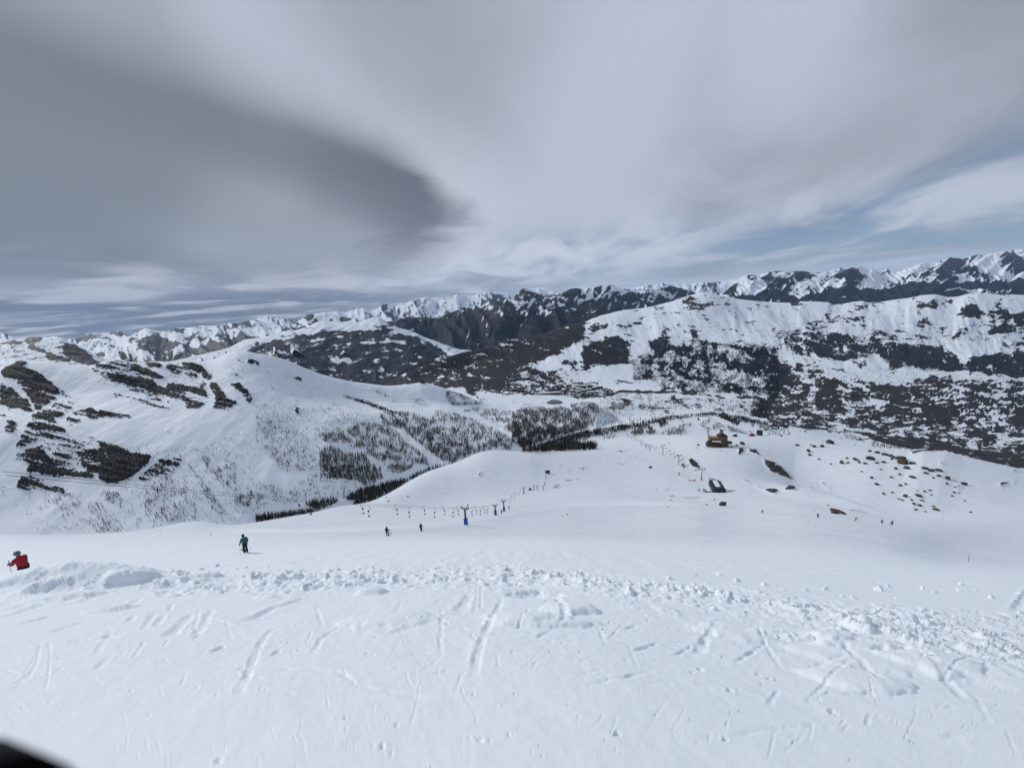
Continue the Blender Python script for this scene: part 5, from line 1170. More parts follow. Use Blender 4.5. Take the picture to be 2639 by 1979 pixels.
# ------------------------------------------------------------------ people on skis
def skin_body(name, joints, bones, mats, pick):
    """one continuous surface grown round a skeleton of joints {name: (point, radius)}"""
    keys = list(joints); idx = {k: i for i, k in enumerate(keys)}
    me = bpy.data.meshes.new(name + '_skeleton'); me.from_pydata([joints[k][0] for k in keys], [(idx[a], idx[b]) for a, b in bones], [])
    o = bpy.data.objects.new(name + '_skeleton', me); COL.objects.link(o)
    sk = o.modifiers.new('skin', 'SKIN'); sub = o.modifiers.new('sub', 'SUBSURF'); sub.levels = 1
    for i, k in enumerate(keys):
        r = joints[k][1]; r = r if isinstance(r, tuple) else (r, r); b_ = 1.0 if k in ('head', 'crown', 'neck') else 1.28; r = (r[0] * b_, r[1] * b_)
        me.skin_vertices[0].data[i].radius = r
        me.skin_vertices[0].data[i].use_root = (i == 0)
    dg = bpy.context.evaluated_depsgraph_get(); ev = o.evaluated_get(dg)
    out = bpy.data.meshes.new_from_object(ev); out.name = name
    bpy.data.objects.remove(o); bpy.data.meshes.remove(me)
    out.materials.clear()
    for m in mats: out.materials.append(m)
    J = [(Vector(joints[k][0]), pick(k)) for k in keys]
    for p in out.polygons:
        c = p.center
        p.material_index = min(J, key=lambda q: (q[0] - c).length)[1]; p.use_smooth = True
    return out
def lathe(mb, prof, n=12, mat=0, c=(0, 0, 0), sq=(1, 1)):
    v = [(c[0] + r * math.cos(2*math.pi*i/n) * sq[0], c[1] + r * math.sin(2*math.pi*i/n) * sq[1], c[2] + z) for r, z in prof for i in range(n)]
    K = len(prof)
    f = [(k*n+i, k*n+(i+1) % n, (k+1)*n+(i+1) % n, (k+1)*n+i) for k in range(K-1) for i in range(n)]
    mb.add(v, f + [tuple((K-1)*n+i for i in range(n))], mat, True)
def glove_mesh(grip=True):
    mb = MB()
    mb.box((0, 0.045, 0), (0.085, 0.09, 0.035), 0, taper=0.85)
    for i, (x, ln) in enumerate(((-.033, .062), (-.011, .072), (.011, .068), (.033, .052))):
        z = -0.5 if grip else -0.15
        mb.tube([(x, .082, 0), (x, .082 + ln * .5, z * ln * .5), (x, .082 + ln * .62, z * ln * 1.5), (x, .082 + ln * .3, z * ln * 2.1)], [.0125, .012, .011, .009], 5)
    mb.tube([(-.040, .02, -.004), (-.066, .05, -.014), (-.062, .082, -.028)], [.014, .013, .010], 5)
    return mb
POSES = {}
def person(label, group, px, py, pose='stand', jacket=None, pants=None, face=0.0, helmet=None, skis=True, poles=True, height=1.74, full=True, depth=None, sink=0.0):
    """a skier: face is the compass direction of the body (0 looks down the slope, +Y; positive turns left)"""
    if depth is None:
        g = ground(px, py, [bank, slope])
    else:
        a, e = ray(px, py); g = Vector((float(a) * depth, depth, sl_on(float(a) * depth, depth)))
    root = empty('person', g - Vector((0, 0, sink)), face, height / 1.74)
    tag(root, label, 'person', group)
    c = {'stand': 0.05, 'ride': 0.12, 'carve': 0.55, 'tuck': 0.75, 'wide': 0.22}[pose]
    lean = {'stand': 0.02, 'ride': 0.10, 'carve': 0.30, 'tuck': 0.55, 'wide': 0.12}[pose]
    side = {'carve': 0.22}.get(pose, 0.0)
    hz = 0.93 - 0.28 * c; hy = -0.06 - 0.22 * c
    P = {}
    P['pelvis'] = ((side, hy, hz), (.135, .115))
    P['belly'] = ((side * 1.05, hy + lean * .22, hz + .17 - .03 * lean), (.145, .115))
    P['chest'] = ((side * 1.1, hy + lean * .55, hz + .40 - .10 * lean), (.165, .125))
    P['neck'] = ((side * 1.1, hy + lean * .80, hz + .57 - .20 * lean), .062)
    P['head'] = ((side * 1.1, hy + lean * .90 + .03, hz + .67 - .22 * lean), .088)
    P['crown'] = ((side * 1.1, hy + lean * .92 + .03, hz + .78 - .22 * lean), .080)
    B = [('pelvis', 'belly'), ('belly', 'chest'), ('chest', 'neck'), ('neck', 'head'), ('head', 'crown')]
    st = {'wide': .17, 'carve': .13}.get(pose, .09)
    arms = {'stand': ((.08, .02, -.27), (.02, .20, -.20)), 'ride': ((.04, .14, -.24), (-.06, .24, .06)), 'carve': ((.22, .10, -.16), (.12, .22, -.06)), 'tuck': ((.10, .12, -.22), (-.04, .26, .02)), 'wide': ((.16, .04, -.22), (.10, .20, -.16))}[pose]
    for sn, s_ in (('l', -1), ('r', 1)):
        P['hip' + sn] = ((side + s_ * .095, hy, hz - .05), (.095, .10))
        P['knee' + sn] = ((side * .5 + s_ * st, hy * .2 + .10 + .22 * c, .50 - .04 * c), (.066, .070))
        P['ankle' + sn] = ((s_ * st, -.02, .11), (.058, .064))
        P['toe' + sn] = ((s_ * st, .15, .065), (.052, .045))
        sh = P['chest'][0]
        S_ = (sh[0] + s_ * .185, sh[1] + .01, sh[2] + .07)
        P['shoulder' + sn] = (S_, .070)
        E_ = (S_[0] + s_ * arms[0][0], S_[1] + arms[0][1], S_[2] + arms[0][2]); P['elbow' + sn] = (E_, .055)
        W_ = (E_[0] + s_ * arms[1][0], E_[1] + arms[1][1], E_[2] + arms[1][2]); P['wrist' + sn] = (W_, .042)
        B += [('pelvis', 'hip' + sn), ('hip' + sn, 'knee' + sn), ('knee' + sn, 'ankle' + sn), ('ankle' + sn, 'toe' + sn), ('chest', 'shoulder' + sn), ('shoulder' + sn, 'elbow' + sn), ('elbow' + sn, 'wrist' + sn)]
    pick = lambda k: 1 if k[:3] in ('pel', 'hip', 'kne') else (3 if k[:3] in ('ank', 'toe') else (2 if k in ('head', 'crown') else 0))
    key = (pose, jacket.name, pants.name)
    if key not in POSES: POSES[key] = skin_body('body', P, B, [jacket, pants, m_skin, m_black], pick)
    link('body', POSES[key], root)
    hd = Vector(P['head'][0])
    mb = MB(); lathe(mb, [(.112, -.02), (.124, .03), (.122, .075), (.10, .125), (.055, .155), (.012, .165)], 12, 0, (hd.x, hd.y, hd.z + .02), (.92, 1.08)); mb.obj('helmet', [helmet or m_black], root)
    if full:
        mb = MB(); lathe(mb, [(.096, -.035), (.108, -.02), (.108, .03), (.097, .042)], 10, 0, (hd.x, hd.y + .018, hd.z + .02), (.85, 1.0)); mb.obj('goggles', [m_goggle], root)
        mb = MB(); mb.tube([(hd.x, hd.y + .105, hd.z - .015), (hd.x, hd.y + .118, hd.z - .045)], [.012, .018], 5, 0); mb.obj('nose', [m_skin], root)
    for sn, s_ in (('l', -1), ('r', 1)):
        if skis:
            x = P['ankle' + sn][0][0]
            mb = MB()
            pts = [(-.78, .015), (-.70, .0), (.60, .0), (.75, .02), (.86, .10)]
            v = [(x + q * w, y, z + t) for (y, z), w in zip(pts, (.03, .042, .036, .046, .02)) for q in (-1, 1) for t in (.005, .028)]
            f = []
            for i in range(4):
                a0 = i * 4; f += [(a0, a0+4, a0+6, a0+2), (a0+1, a0+3, a0+7, a0+5), (a0, a0+1, a0+5, a0+4), (a0+2, a0+6, a0+7, a0+3)]
            mb.add(v, f + [(0, 2, 3, 1), (16, 17, 19, 18)], 0); mb.box((x, .06, .04), (.07, .30, .03), 1)
            mb.obj('ski', [m_ski, m_black], root)
        w = Vector(P['wrist' + sn][0])
        if full:
            gm = glove_mesh(); go = gm.obj('glove', [m_black], root, loc=w, rot=(-.5, 0, -s_ * .2)); go.scale = (1.15 * s_, 1.15, 1.15)
        if poles:
            mb = MB(); tip = Vector((w.x + s_ * .10, w.y - .42 if pose in ('tuck', 'carve') else w.y + .02, .02 if pose != 'tuck' else w.z - .1))
            hand = w + Vector((0, .06, -.01)); up = (hand - tip).normalized()
            mb.tube([hand + up * .12, hand], .016, 5); mb.tube([hand, tip], [.009, .006], 5); lathe(mb, [(.005, 0), (.045, .004), (.005, .012)], 8, 0, tuple(tip + up * .06)); mb.obj('ski_pole', [m_black], root)
    return root
G1 = 'skiers standing on the near slope'; G2 = 'skiers running down the right of the slope'
person('skier in a red jacket and grey helmet half hidden by snow at the left edge', None, 50, 1440, 'ride', m_red, m_black, 1.35, m_helmet, depth=MOUND[1] + 2.0, height=1.84)
person('skier in a teal jacket and black trousers looking at something held in the hands', G1, 635, 1424, 'stand', m_teal, m_black, 0.9, m_black, height=1.92)
person('skier all in black leaning sideways, larger of two dark skiers left of the lift tower', G1, 999, 1381, 'wide', m_black, m_black, -0.3, m_black)
person('skier all in black standing small and straight, between the leaning skier and the lift tower', G1, 1086, 1369, 'stand', m_black, m_black, 0.1, m_black, poles=False)
person('rider in dark blue beside the blue foot of the third drag lift tower', 'riders on the drag lift', 1293, 1324, 'ride', m_navy, m_navy, 0.4, m_black, poles=False)
person('dark rider just right of the third drag lift tower', 'riders on the drag lift', 1312, 1312, 'ride', m_black, m_navy, 0.2, m_black, poles=False)
person('skier in dark clothes with an arm stretched out, left of the half buried shelter', G2, 2107, 1334, 'wide', m_black, m_navy, -1.2, m_black)
person('skier in an orange suit bent low in a turn, below the half buried shelter', G2, 2203, 1342, 'carve', m_orange, m_orange, -1.0, m_black)
person('skier in grey crouching in a tuck, beside the skier in black at the right', G2, 2272, 1348, 'tuck', m_greycl, m_black, -1.3, m_black)
person('skier in black with legs apart, rightmost skier on the slope', G2, 2298, 1353, 'wide', m_black, m_navy, -0.5, m_black)
person('dark skier alone on the slope right of the big boulder below the lift station', None, 1965, 1322, 'wide', m_black, m_black, 0.3, m_black, full=False)
G3 = 'small skiers around the chairlift station'
for x, y, lab in [(1729, 1291, 'small dark skier on the pale track below the yellow banner'), (1693, 1264, 'small dark skier alone left of the pair below the chairlift tower'), (1716, 1265, 'left skier of the pair standing below the chairlift station'), (1722, 1263, 'right skier of the pair standing below the chairlift station'), (1842, 1290, 'dark skier standing above the boulder below the green lift station')]:
    person(lab, G3, x, y, 'stand', m_black, m_navy, random.uniform(-1, 1), m_black, full=False, poles=False)
G4 = 'tiny skiers far down the slope'
for x, y in Z7([(210,572),(231,575),(525,598),(665,667),(720,656),(825,641),(1020,607),(1068,602),(1128,622),(490,712),(415,686),(1486,712)]):
    person('tiny skier far down the white slope between the lifts', G4, x, y, 'stand', random.choice([m_black, m_navy, m_red, m_greycl]), m_black, random.uniform(-2, 2), m_black, full=False, poles=False)

# ------------------------------------------------------------------ the drag lift
def line_rz(p, q): return math.atan2(-(q.x - p.x), q.y - p.y)
def tbar_tower(p, rz, h, label, boom=False, pad=True, name='lift_tower', group='drag lift towers'):
    r = empty(name, p, rz); tag(r, label, 'lift tower', group)
    k = h / 6.0
    mb = MB(); mb.tube([(0, 0, -.4), (0, 0, h * .6), (0, 0, h - .5 * k)], [.25, .22, .19], 8); mb.box((0, 0, .04), (.9, .9, .2), 0); mb.obj('column', [m_steel], r)
    if pad:
        mb = MB(); w = .42; poly = [(-w, -w * .8), (-w * .8, -w), (w * .8, -w), (w, -w * .8), (w, w * .8), (w * .8, w), (-w * .8, w), (-w, w * .8)]
        mb.prism(poly, .05, 1.85, 0, inset=.94); mb.obj('padding', [m_blue], r)
    mb = MB(); mb.box((0, 0, h - .45 * k), (2.3 * k, .16, .16), 0)
    for s_ in (-1, 1): mb.tube([(0, 0, h - 1.5 * k), (s_ * .95 * k, 0, h - .5 * k)], .06, 5)
    mb.obj('crossarm', [m_steel], r)
    for s_ in (-1, 1):
        mb = MB(); mb.box((s_ * 1.15 * k, 0, h - .28 * k), (.10, 1.5 * k, .10), 0)
        for j in range(4):
            y = (-.6 + .4 * j) * k; mb.tube([(s_ * 1.10 * k - .05, y, h - .22 * k), (s_ * 1.20 * k + .05, y, h - .22 * k)], .15 * k, 8)
        mb.obj('roller_train', [m_steel], r)
        mb = MB(); x = s_ * .8 * k; mb.tube([(x, 0, h - .4 * k), (x, 0, h + .55 * k), (x + s_ * .5 * k, 0, h + .62 * k), (x + s_ * .5 * k, 0, h - .1 * k)], .035, 5); mb.obj('hoop', [m_galv], r)
    mb = MB()
    for q in (-.14, .14): mb.tube([(q, -.26, .8), (q, -.26, h - .5 * k)], .018, 4)
    for j in range(int((h - 1.5) / .45)): mb.tube([(-.14, -.26, 1.1 + j * .45), (.14, -.26, 1.1 + j * .45)], .014, 4)
    mb.obj('ladder', [m_galv], r)
    if boom:
        mb = MB(); mb.tube([(.5 * k, 0, h - .4 * k), (1.15 * k, 0, h + 1.0 * k)], .09, 5); mb.box((1.18 * k, 0, h + 1.05 * k), (.22, .22, .3), 0, ry=.4); mb.obj('boom', [m_steel], r)
    return r
def foot(x, y): return ground(x, y, [bank, slope])
T = [foot(1201, 1352), foot(1277, 1327), foot(1299, 1317), foot(1350, 1272)]
def th(p, px_h): return px_h / 991.0 * p.y
TH = [th(T[0], 55), th(T[1], 32), th(T[2], 34), th(T[3], 20)]
LT = ['nearest drag lift tower with a blue padded foot and a tilted boom on top', 'second drag lift tower with a low blue pad, left of the pair', 'third drag lift tower with a blue pad, next to the riders', 'fourth drag lift tower farther down with a small blue pad']
up_end = Vector((-48.0, 34.0, -13.8))
seq = [up_end] + [T[0] + Vector((0, 0, TH[0] - .3))]
for i, p in enumerate(T):
    rz = line_rz(p, T[i + 1]) if i < 3 else line_rz(T[2], p)
    if i == 0: rz = .5 * (line_rz(up_end, p) + line_rz(p, T[1]))
    tbar_tower(p, rz, TH[i], LT[i], boom=(i == 0))
far_T = [(1376, 1262, 13, 'paired far drag lift tower, left'), (1385, 1262, 13, 'paired far drag lift tower, right'), (1400, 1261, 11, 'far drag lift tower beside the snow fence'), (1404, 1250, 10, 'far drag lift tower above the fence'), (1407, 1232, 9, 'farthest drag lift tower under the small hut')]
FT = [foot(x, y) for x, y, h, l in far_T]
for p, (x, y, h, l) in zip(FT, far_T): tbar_tower(p, line_rz(T[2], T[3]), th(p, h), l, pad=False)
def cable(name, pts, r, label, group):
    mb = MB(); mb.tube(pts, r, 4, cap=False); o = mb.obj(name, [m_rope]); return tag(o, label, 'cable', group)
def sag(p, q, s_, n=14): return [p.lerp(q, i / n) - Vector((0, 0, 4 * s_ * (i / n) * (1 - i / n))) for i in range(n + 1)]
def side_of(p, q, w):
    d = (q - p); d.z = 0; d.normalize(); return Vector((d.y, -d.x, 0)) * w
tops = [up_end] + [p + Vector((0, 0, h - .12)) for p, h in zip(T, TH)] + [FT[2] + Vector((0, 0, th(FT[2], 11)))]
spans = {}
for s_, lab in ((-1, 'left haul rope of the drag lift sagging between the towers'), (1, 'right haul rope of the drag lift sagging between the towers')):
    pts = []
    for i in range(len(tops) - 1):
        a_, b_ = tops[i], tops[i + 1]
        k0 = .9 if i == 0 else 1.15 * TH[i - 1] / 6; k1 = 1.15 * (TH[min(i, 3)] / 6)
        o0 = side_of(a_, b_, s_ * k0); o1 = side_of(a_, b_, s_ * k1)
        sp = sag(a_ + o0, b_ + o1, .9 if i == 0 else .25)
        spans[(s_, i)] = sp; pts += sp if i == 0 else sp[1:]
    cable('haul_rope', pts, .022, lab, 'haul ropes of the drag lift')
def hanger_mesh(flip):
    mb = MB(); f = -1 if flip else 1
    mb.tube([(0, 0, 0), (f * .12, 0, .06), (f * .45, 0, .02), (f * .72, 0, -.22), (f * .74, 0, -.52), (f * .50, 0, -.82), (f * .14, 0, -1.0)], .036, 5); rod = mb
    b2 = MB(); b2.tube([(f * .14, 0, -.95), (f * .14, 0, -1.32)], [.15, .11], 7)
    b3 = MB(); b3.tube([(f * .14, 0, -1.3), (f * .15, 0, -2.1)], .018, 4)
    b4 = MB(); lathe(b4, [(.03, .08), (.21, .05), (.23, 0), (.03, -.05)], 10, 0, (f * .15, 0, -2.12))
    return [('hook_rod', rod), ('spring_box', b2), ('cord', b3), ('platter', b4)]
HM = {f: [(n, b.mesh(n, [m_steel])) for n, b in hanger_mesh(f)] for f in (False, True)}
def at_span(sp, px):
    """point of a cable span seen at photo column px"""
    best = None
    for a_, b_ in zip(sp[:-1], sp[1:]):
        xa = float(pix(a_.x / a_.y, a_.z / a_.y)[0]); xb = float(pix(b_.x / b_.y, b_.z / b_.y)[0])
        if (xa - px) * (xb - px) <= 0 and xa != xb: best = a_.lerp(b_, (px - xa) / (xb - xa))
    return best
hx = [(934, -1, 0), (946, 1, 0), (1022, -1, 0), (1051, 1, 0), (1094, -1, 0), (1117, 1, 0), (1145, -1, 0), (1165, 1, 0), (1181, -1, 0), (1214, 1, 1), (1229, -1, 1), (1236, 1, 1), (1250, -1, 1), (1254, 1, 1), (768, -1, 0), (793, 1, 0), (1312, 1, 3), (1318, -1, 3), (1324, 1, 3), (1330, -1, 3), (1337, 1, 3), (1342, -1, 3)]
for n, (x, s_, i) in enumerate(hx):
    p = at_span(spans[(s_, i)], x)
    if p is None: continue
    d = tops[i + 1] - tops[i]
    r = empty('lift_hanger', p, line_rz(tops[i], tops[i + 1]))
    where = ['in the span left of the nearest tower', 'in the span right of the nearest tower', '', 'in the span beyond the third tower'][i]
    tag(r, 'curved platter hanger, ' + where + (', on the near rope' if s_ > 0 else ', on the far rope'), 'lift hanger', 'platter hangers on the drag lift')
    for nm, me in HM[s_ < 0]: link(nm, me, r)

# ------------------------------------------------------------------ the chairlift
C = [(1808, 1237, 33, 'nearest chairlift tower with a red foot beside the green station'), (1749, 1199, 30, 'second chairlift tower rising from dark rocks'), (1708, 1172, 28, 'third chairlift tower, tall and alone on the white slope'), (1674, 1162, 17, 'fourth chairlift tower, right of a pair'), (1665, 1157, 13, 'fifth chairlift tower, left of a pair'), (1652, 1149, 16, 'sixth chairlift tower below the trees'), (1639, 1138, 10, 'seventh chairlift tower, small'), (1628, 1133, 8, 'eighth chairlift tower, very small'), (1618, 1128, 8, 'farthest chairlift tower at the edge of the trees')]
CP = [ground(x, y, [slope, valley]) for x, y, h, l in C]
station_p = ground(1838, 1264, [slope])
CT = []
for i, (p, (x, y, h, l)) in enumerate(zip(CP, C)):
    hh = max(5.5, th(p, h)); q = CP[i + 1] if i + 1 < len(CP) else p + (p - CP[i - 1])
    r = empty('chairlift_tower', p, line_rz(p, q)); tag(r, l, 'chairlift tower', 'chairlift towers')
    mb = MB(); mb.tube([(0, 0, -.6), (0, 0, hh - .3)], [.42, .28], 8); mb.obj('column', [m_steel], r)
    mb = MB(); mb.box((0, 0, hh - .15), (6.2, .3, .3), 0); mb.obj('crossarm', [m_steel], r)
    for s_ in (-1, 1):
        mb = MB(); mb.box((s_ * 2.9, 0, hh - .45), (.25, 3.0, .35), 0); mb.box((s_ * 2.3, 0, hh + .1), (.9, 2.4, .08), 0); mb.obj('roller_train', [m_steel], r)
    if i == 0: mb = MB(); mb.box((0, 0, .8), (1.3, 1.3, 1.7), 0, taper=.9); mb.obj('foot_pad', [m_redp], r)
    CT.append(p + Vector((0, 0, hh - .6)))
base_top = station_p + Vector((0, 0, 4.0))
ct = [base_top] + CT
cs = {}
for s_, lab in ((-1, 'left haul rope of the chairlift'), (1, 'right haul rope of the chairlift')):
    pts = []
    for i in range(len(ct) - 1):
        off_ = side_of(ct[i], ct[i + 1], s_ * 2.9); sp = sag(ct[i] + off_, ct[i + 1] + off_, .8); cs[(s_, i)] = sp; pts += sp if i == 0 else sp[1:]
    cable('haul_rope', pts, .03, lab, 'haul ropes of the chairlift')
def chair_parts():
    a = MB(); a.tube([(0, 0, .1), (0, 0, -.3), (.55, 0, -.8), (.55, 0, -2.2), (.15, 0, -2.6)], .05, 5)
    b = MB(); b.box((0, .05, -2.95), (2.0, .5, .10), 0)
    c = MB(); c.box((0, -.22, -2.6), (2.0, .08, .55), 0, rx=-.15)
    d = MB(); d.tube([(-.9, .5, -2.6), (.9, .5, -2.6)], .03, 5); d.tube([(-.5, .45, -3.35), (.5, .45, -3.35)], .03, 5); d.tube([(0, .5, -2.6), (0, .45, -3.35)], .03, 5); d.tube([(.9, .5, -2.6), (.9, -.2, -2.6)], .03, 5)
    return [('hanger_arm', a.mesh('hanger_arm', [m_steel])), ('seat', b.mesh('seat', [m_black])), ('backrest', c.mesh('backrest', [m_black])), ('safety_bar', d.mesh('safety_bar', [m_galv]))]
CH = chair_parts()
for i in range(1, 6):
    for s_ in (-1, 1):
        n = [0, 3, 4, 3, 1, 2][i]
        for j in range(n):
            sp = cs[(s_, i)]; f = (j + (.35 if s_ < 0 else .75)) / n * (len(sp) - 1); f = min(f, len(sp) - 1.01)
            p = sp[int(f)].lerp(sp[int(f) + 1], f % 1)
            r = empty('lift_chair', p, line_rz(ct[i], ct[i + 1]) + (math.pi if s_ > 0 else 0))
            nm_ = ['', 'first', 'second', 'third', 'fourth', 'fifth'][i]
            tag(r, 'empty dark chairlift chair hanging between the %s and next tower, on the %s rope' % (nm_, 'left' if s_ < 0 else 'right'), 'lift chair', 'chairs of the chairlift')
            for nm, me in CH: link(nm, me, r)

# the green station: a long cladding hull with rounded ends on legs, snow on its roof, a control cabin beside it
p0 = ground(1847, 1266, [slope]); p1 = CP[1]
rz = line_rz(p0, p1)
sc = p0.y / 991.0
st = empty('lift_station', p0 + Vector((0, 0, -.3)), rz); tag(st, 'dark green chairlift station with snow on its roof, low on the right of the slope', 'lift station')
Lh, Wh, Hb, Ht = 10.0, 4.7, 2.2, 7.0
hull = [(-Wh, -Lh + 2.2), (-Wh + 1.3, -Lh + .5), (-1.2, -Lh), (1.2, -Lh), (Wh - 1.3, -Lh + .5), (Wh, -Lh + 2.2), (Wh, Lh - 3), (Wh - 1.3, Lh - .8), (1.2, Lh), (-1.2, Lh), (-Wh + 1.3, Lh - .8), (-Wh, Lh - 3)]
mb = MB(); mb.prism(hull, Hb, Ht - 1.2, 0); mb.prism([(x, y) for x, y in hull], Ht - 1.2, Ht, 0, inset=.80); mb.obj('hull', [m_green], st)
mb = MB()
for i in range(12):
    (x0, y0), (x1, y1) = hull[i], hull[(i + 1) % 12]
    mb.add([(x0 * 1.012, y0 * 1.006, Hb + .9), (x1 * 1.012, y1 * 1.006, Hb + .9), (x1 * 1.012, y1 * 1.006, Hb + 1.15), (x0 * 1.012, y0 * 1.006, Hb + 1.15)], [(0, 1, 2, 3)], 0)
mb.obj('trim_band', [m_steel], st)
mb = MB(); mb.prism([(-2.2, -5.0), (-.7, -5.8), (-.2, -4.6), (1.1, -4.9), (1.3, -2), (1.2, 6.4), (-1.9, 6.6), (-2.4, 2.0)], Ht + .005, Ht + .35, 0, inset=.93); mb.obj('roof_snow', [m_snowtop], st)
mb = MB(); mb.prism([(1.7, -3.2), (2.5, -3.2), (2.5, 6.0), (1.7, 6.0)], Ht + .004, Ht + .05, 0); mb.obj('skylight', [m_glass], st)
for x, y in ((0, 4.5), (0, -3.5)):
    mb = MB(); mb.box((x, y, Hb / 2 - .4), (1.3, 1.6, Hb + 1.2), 0); mb.obj('pier', [m_conc], st)
mb = MB(); lathe(mb, [(2.4, 0), (2.5, .15), (2.4, .3)], 20, 0, (0, -5.2, Hb - .45)); mb.obj('bull_wheel', [m_steel], st)
mb = MB(); mb.box((-7.4, -4.6, 1.4), (3.4, 4.6, 3.2), 0); mb.obj('control_cabin', [m_green], st)
mb = MB(); mb.box((-9.12, -4.6, 1.9), (.05, 3.8, 1.5), 0); mb.box((-7.4, -6.92, 1.9), (2.8, .05, 1.5), 0); mb.obj('cabin_window', [m_glass], st)
mb = MB(); mb.box((-7.4, -4.6, 3.13), (2.9, 4.1, .26), 0, taper=.93); mb.obj('cabin_roof_snow', [m_snowtop], st)
mb = MB(); mb.box((-10.6, -5.5, 1.6), (.5, 6.4, 3.6), 0, rx=.05); mb.obj('screen_wall', [m_galv], st)
for k in range(2):
    mb = MB(); mb.tube([(-1.6 + 3.2 * k, Lh - .5, Hb + .3), (-1.6 + 3.2 * k, Lh + 7.5, Hb + 1.0)], .16, 5); mb.obj('guide_rail', [m_steel], st)
mb = MB(); mb.box((0, Lh + 4.6, Hb + .9), (5.2, .35, .35), 0); mb.box((0, Lh + 7.2, Hb + 1.1), (5.2, .35, .35), 0); mb.obj('guide_frame', [m_steel], st)

# the ochre chalet on its rock
hp = ground(1851, 1150, [slope]); k = hp.y / 991.0
ch = empty('chalet', Vector((hp.x, hp.y + 4, hp.z + 1.0)), -0.25); tag(ch, 'ochre mountain chalet with dark roofs standing on a rocky knoll', 'chalet')
U = k * 1.0
def cb(c, s_, mat, nm, **kw): mb = MB(); mb.box(tuple(q * U for q in c), tuple(q * U for q in s_), 0, **kw); return mb.obj(nm, [mat], ch)
cb((0, 0, -2), (52, 22, 12), m_stone, 'stone_base')
cb((6, -3, 7), (40, 18, 7), m_ochre, 'lower_wall')
cb((-8, 5, 12), (26, 14, 14), m_ochre, 'wall'); cb((13, 5, 14), (24, 15, 20), m_ochre, 'wall')
def gable(cx, cy, z, lx, ly, h, nm, mat, along='x', ov=1.5):
    mb = MB(); a, b = lx / 2 + ov, ly / 2 + ov
    if along == 'x': v = [(-a, -b, 0), (a, -b, 0), (a, b, 0), (-a, b, 0), (-a, 0, h), (a, 0, h)]; f = [(0, 1, 5, 4), (2, 3, 4, 5), (1, 2, 5), (3, 0, 4), (3, 2, 1, 0)]
    else: v = [(-a, -b, 0), (a, -b, 0), (a, b, 0), (-a, b, 0), (0, -b, h), (0, b, h)]; f = [(1, 2, 5, 4), (3, 0, 4, 5), (0, 1, 4), (2, 3, 5), (3, 2, 1, 0)]
    mb.add([((cx + x) * U, (cy + y) * U, (z + zz) * U) for x, y, zz in v], f, 0); return mb.obj(nm, [mat], ch)
gable(13, 5, 24, 24, 15, 9, 'roof', m_roofd, 'y'); gable(-8, 5, 19, 26, 14, 4, 'roof', m_ochre, 'x', .8)
gable(4, -6, 10.2, 56, 22, 4.5, 'terrace_roof', m_roofd, 'x')
cb((-4, -10, 13.3), (22, 8, 1.2), m_snowtop, 'roof_snow'); cb((-23, -2, 13.2), (10, 9, 1.0), m_snowtop, 'roof_snow')
mb = MB(); mb.tube([(-10 * U, -15 * U, 8 * U), (16 * U, -15 * U, 9 * U)], 3.2 * U, 8); mb.obj('glass_gallery', [m_glass], ch)
cb((11, 8, 35), (7, 7, 8), m_beige, 'chimney'); cb((11, 8, 39.6), (8.5, 8.5, 1.4), m_roofd, 'chimney_cap')
for i in range(5): cb((3.5 + 4.6 * i, -2.6, 19), (2.0, .3, 3.0), m_win, 'window')
for i in range(5): cb((-19 + 4.8 * i, -2.1, 15), (2.0, .3, 2.6), m_win, 'window')
for i in range(7): cb((-12 + 5.6 * i, -12.15, 6.4), (2.4, .3, 3.0), m_win, 'window')
cb((-6, -16, 3.2), (46, 10, 1.0), m_wood, 'terrace_deck')
for i in range(8): cb((-27 + 6 * i, -20.6, 4.8), (.5, .5, 3.0), m_wood, 'railing_post')
cb((-6, -20.6, 6.4), (46, .4, .5), m_wood, 'railing')

def hut(px, py, w, d, h, rh, wall, roof, label, rz=0.0, sheets=None, snow=False, cat='hut', name='hut'):
    g = ground(px, py, sheets or [slope, valley]); k = g.y / 991.0
    r = empty(name, g, rz); tag(r, label, cat)
    w, d, h, rh = w * k, d * k, h * k, rh * k
    mb = MB(); mb.box((0, 0, h / 2 - .15 * h), (w, d, h * 1.3), 0); mb.obj('wall', [wall], r)
    mb = MB(); a, b = w / 2 * 1.12, d / 2 * 1.15; z = h * .8
    mb.add([(-a, -b, z), (a, -b, z), (a, b, z), (-a, b, z), (-a, 0, z + rh), (a, 0, z + rh), (-a, -b, z + .12 * rh), (a, -b, z + .12 * rh), (a, b, z + .12 * rh), (-a, b, z + .12 * rh), (-a, 0, z + rh * 1.12), (a, 0, z + rh * 1.12)],
           [(6, 7, 11, 10), (8, 9, 10, 11), (3, 2, 1, 0), (0, 1, 7, 6), (2, 3, 9, 8), (1, 2, 8, 11, 7), (3, 0, 6, 10, 9)], 0); mb.obj('roof', [m_snowtop if snow else roof], r)
    for i in (-1, 1):
        mb = MB(); mb.box((i * w * .25, -d / 2 - .02, h * .42), (w * .16, .06, h * .32), 0); mb.obj('window', [m_win], r)
    mb = MB(); mb.box((0, -d / 2 - .02, h * .30), (w * .14, .06, h * .62), 0); mb.obj('door', [m_wood], r)
    return r
hut(1411, 1219, 11, 8, 6, 3, m_brownw, m_roofd, 'small brown hut with people at the end of the drag lift', .2)
hut(1366, 1263, 6, 5, 5, 2, m_brownw, m_roofd, 'tiny brown cabin between the far drag lift towers', .1)
hut(1894, 1125, 9, 7, 4, 3, m_wood, m_roofd, 'low dark wooden hut right of the chalet', .3)
hut(1957, 1121, 11, 9, 13, 2, m_green, m_green, 'square green lift building on the plateau right of the chalet', .1, cat='lift building', name='lift_building')
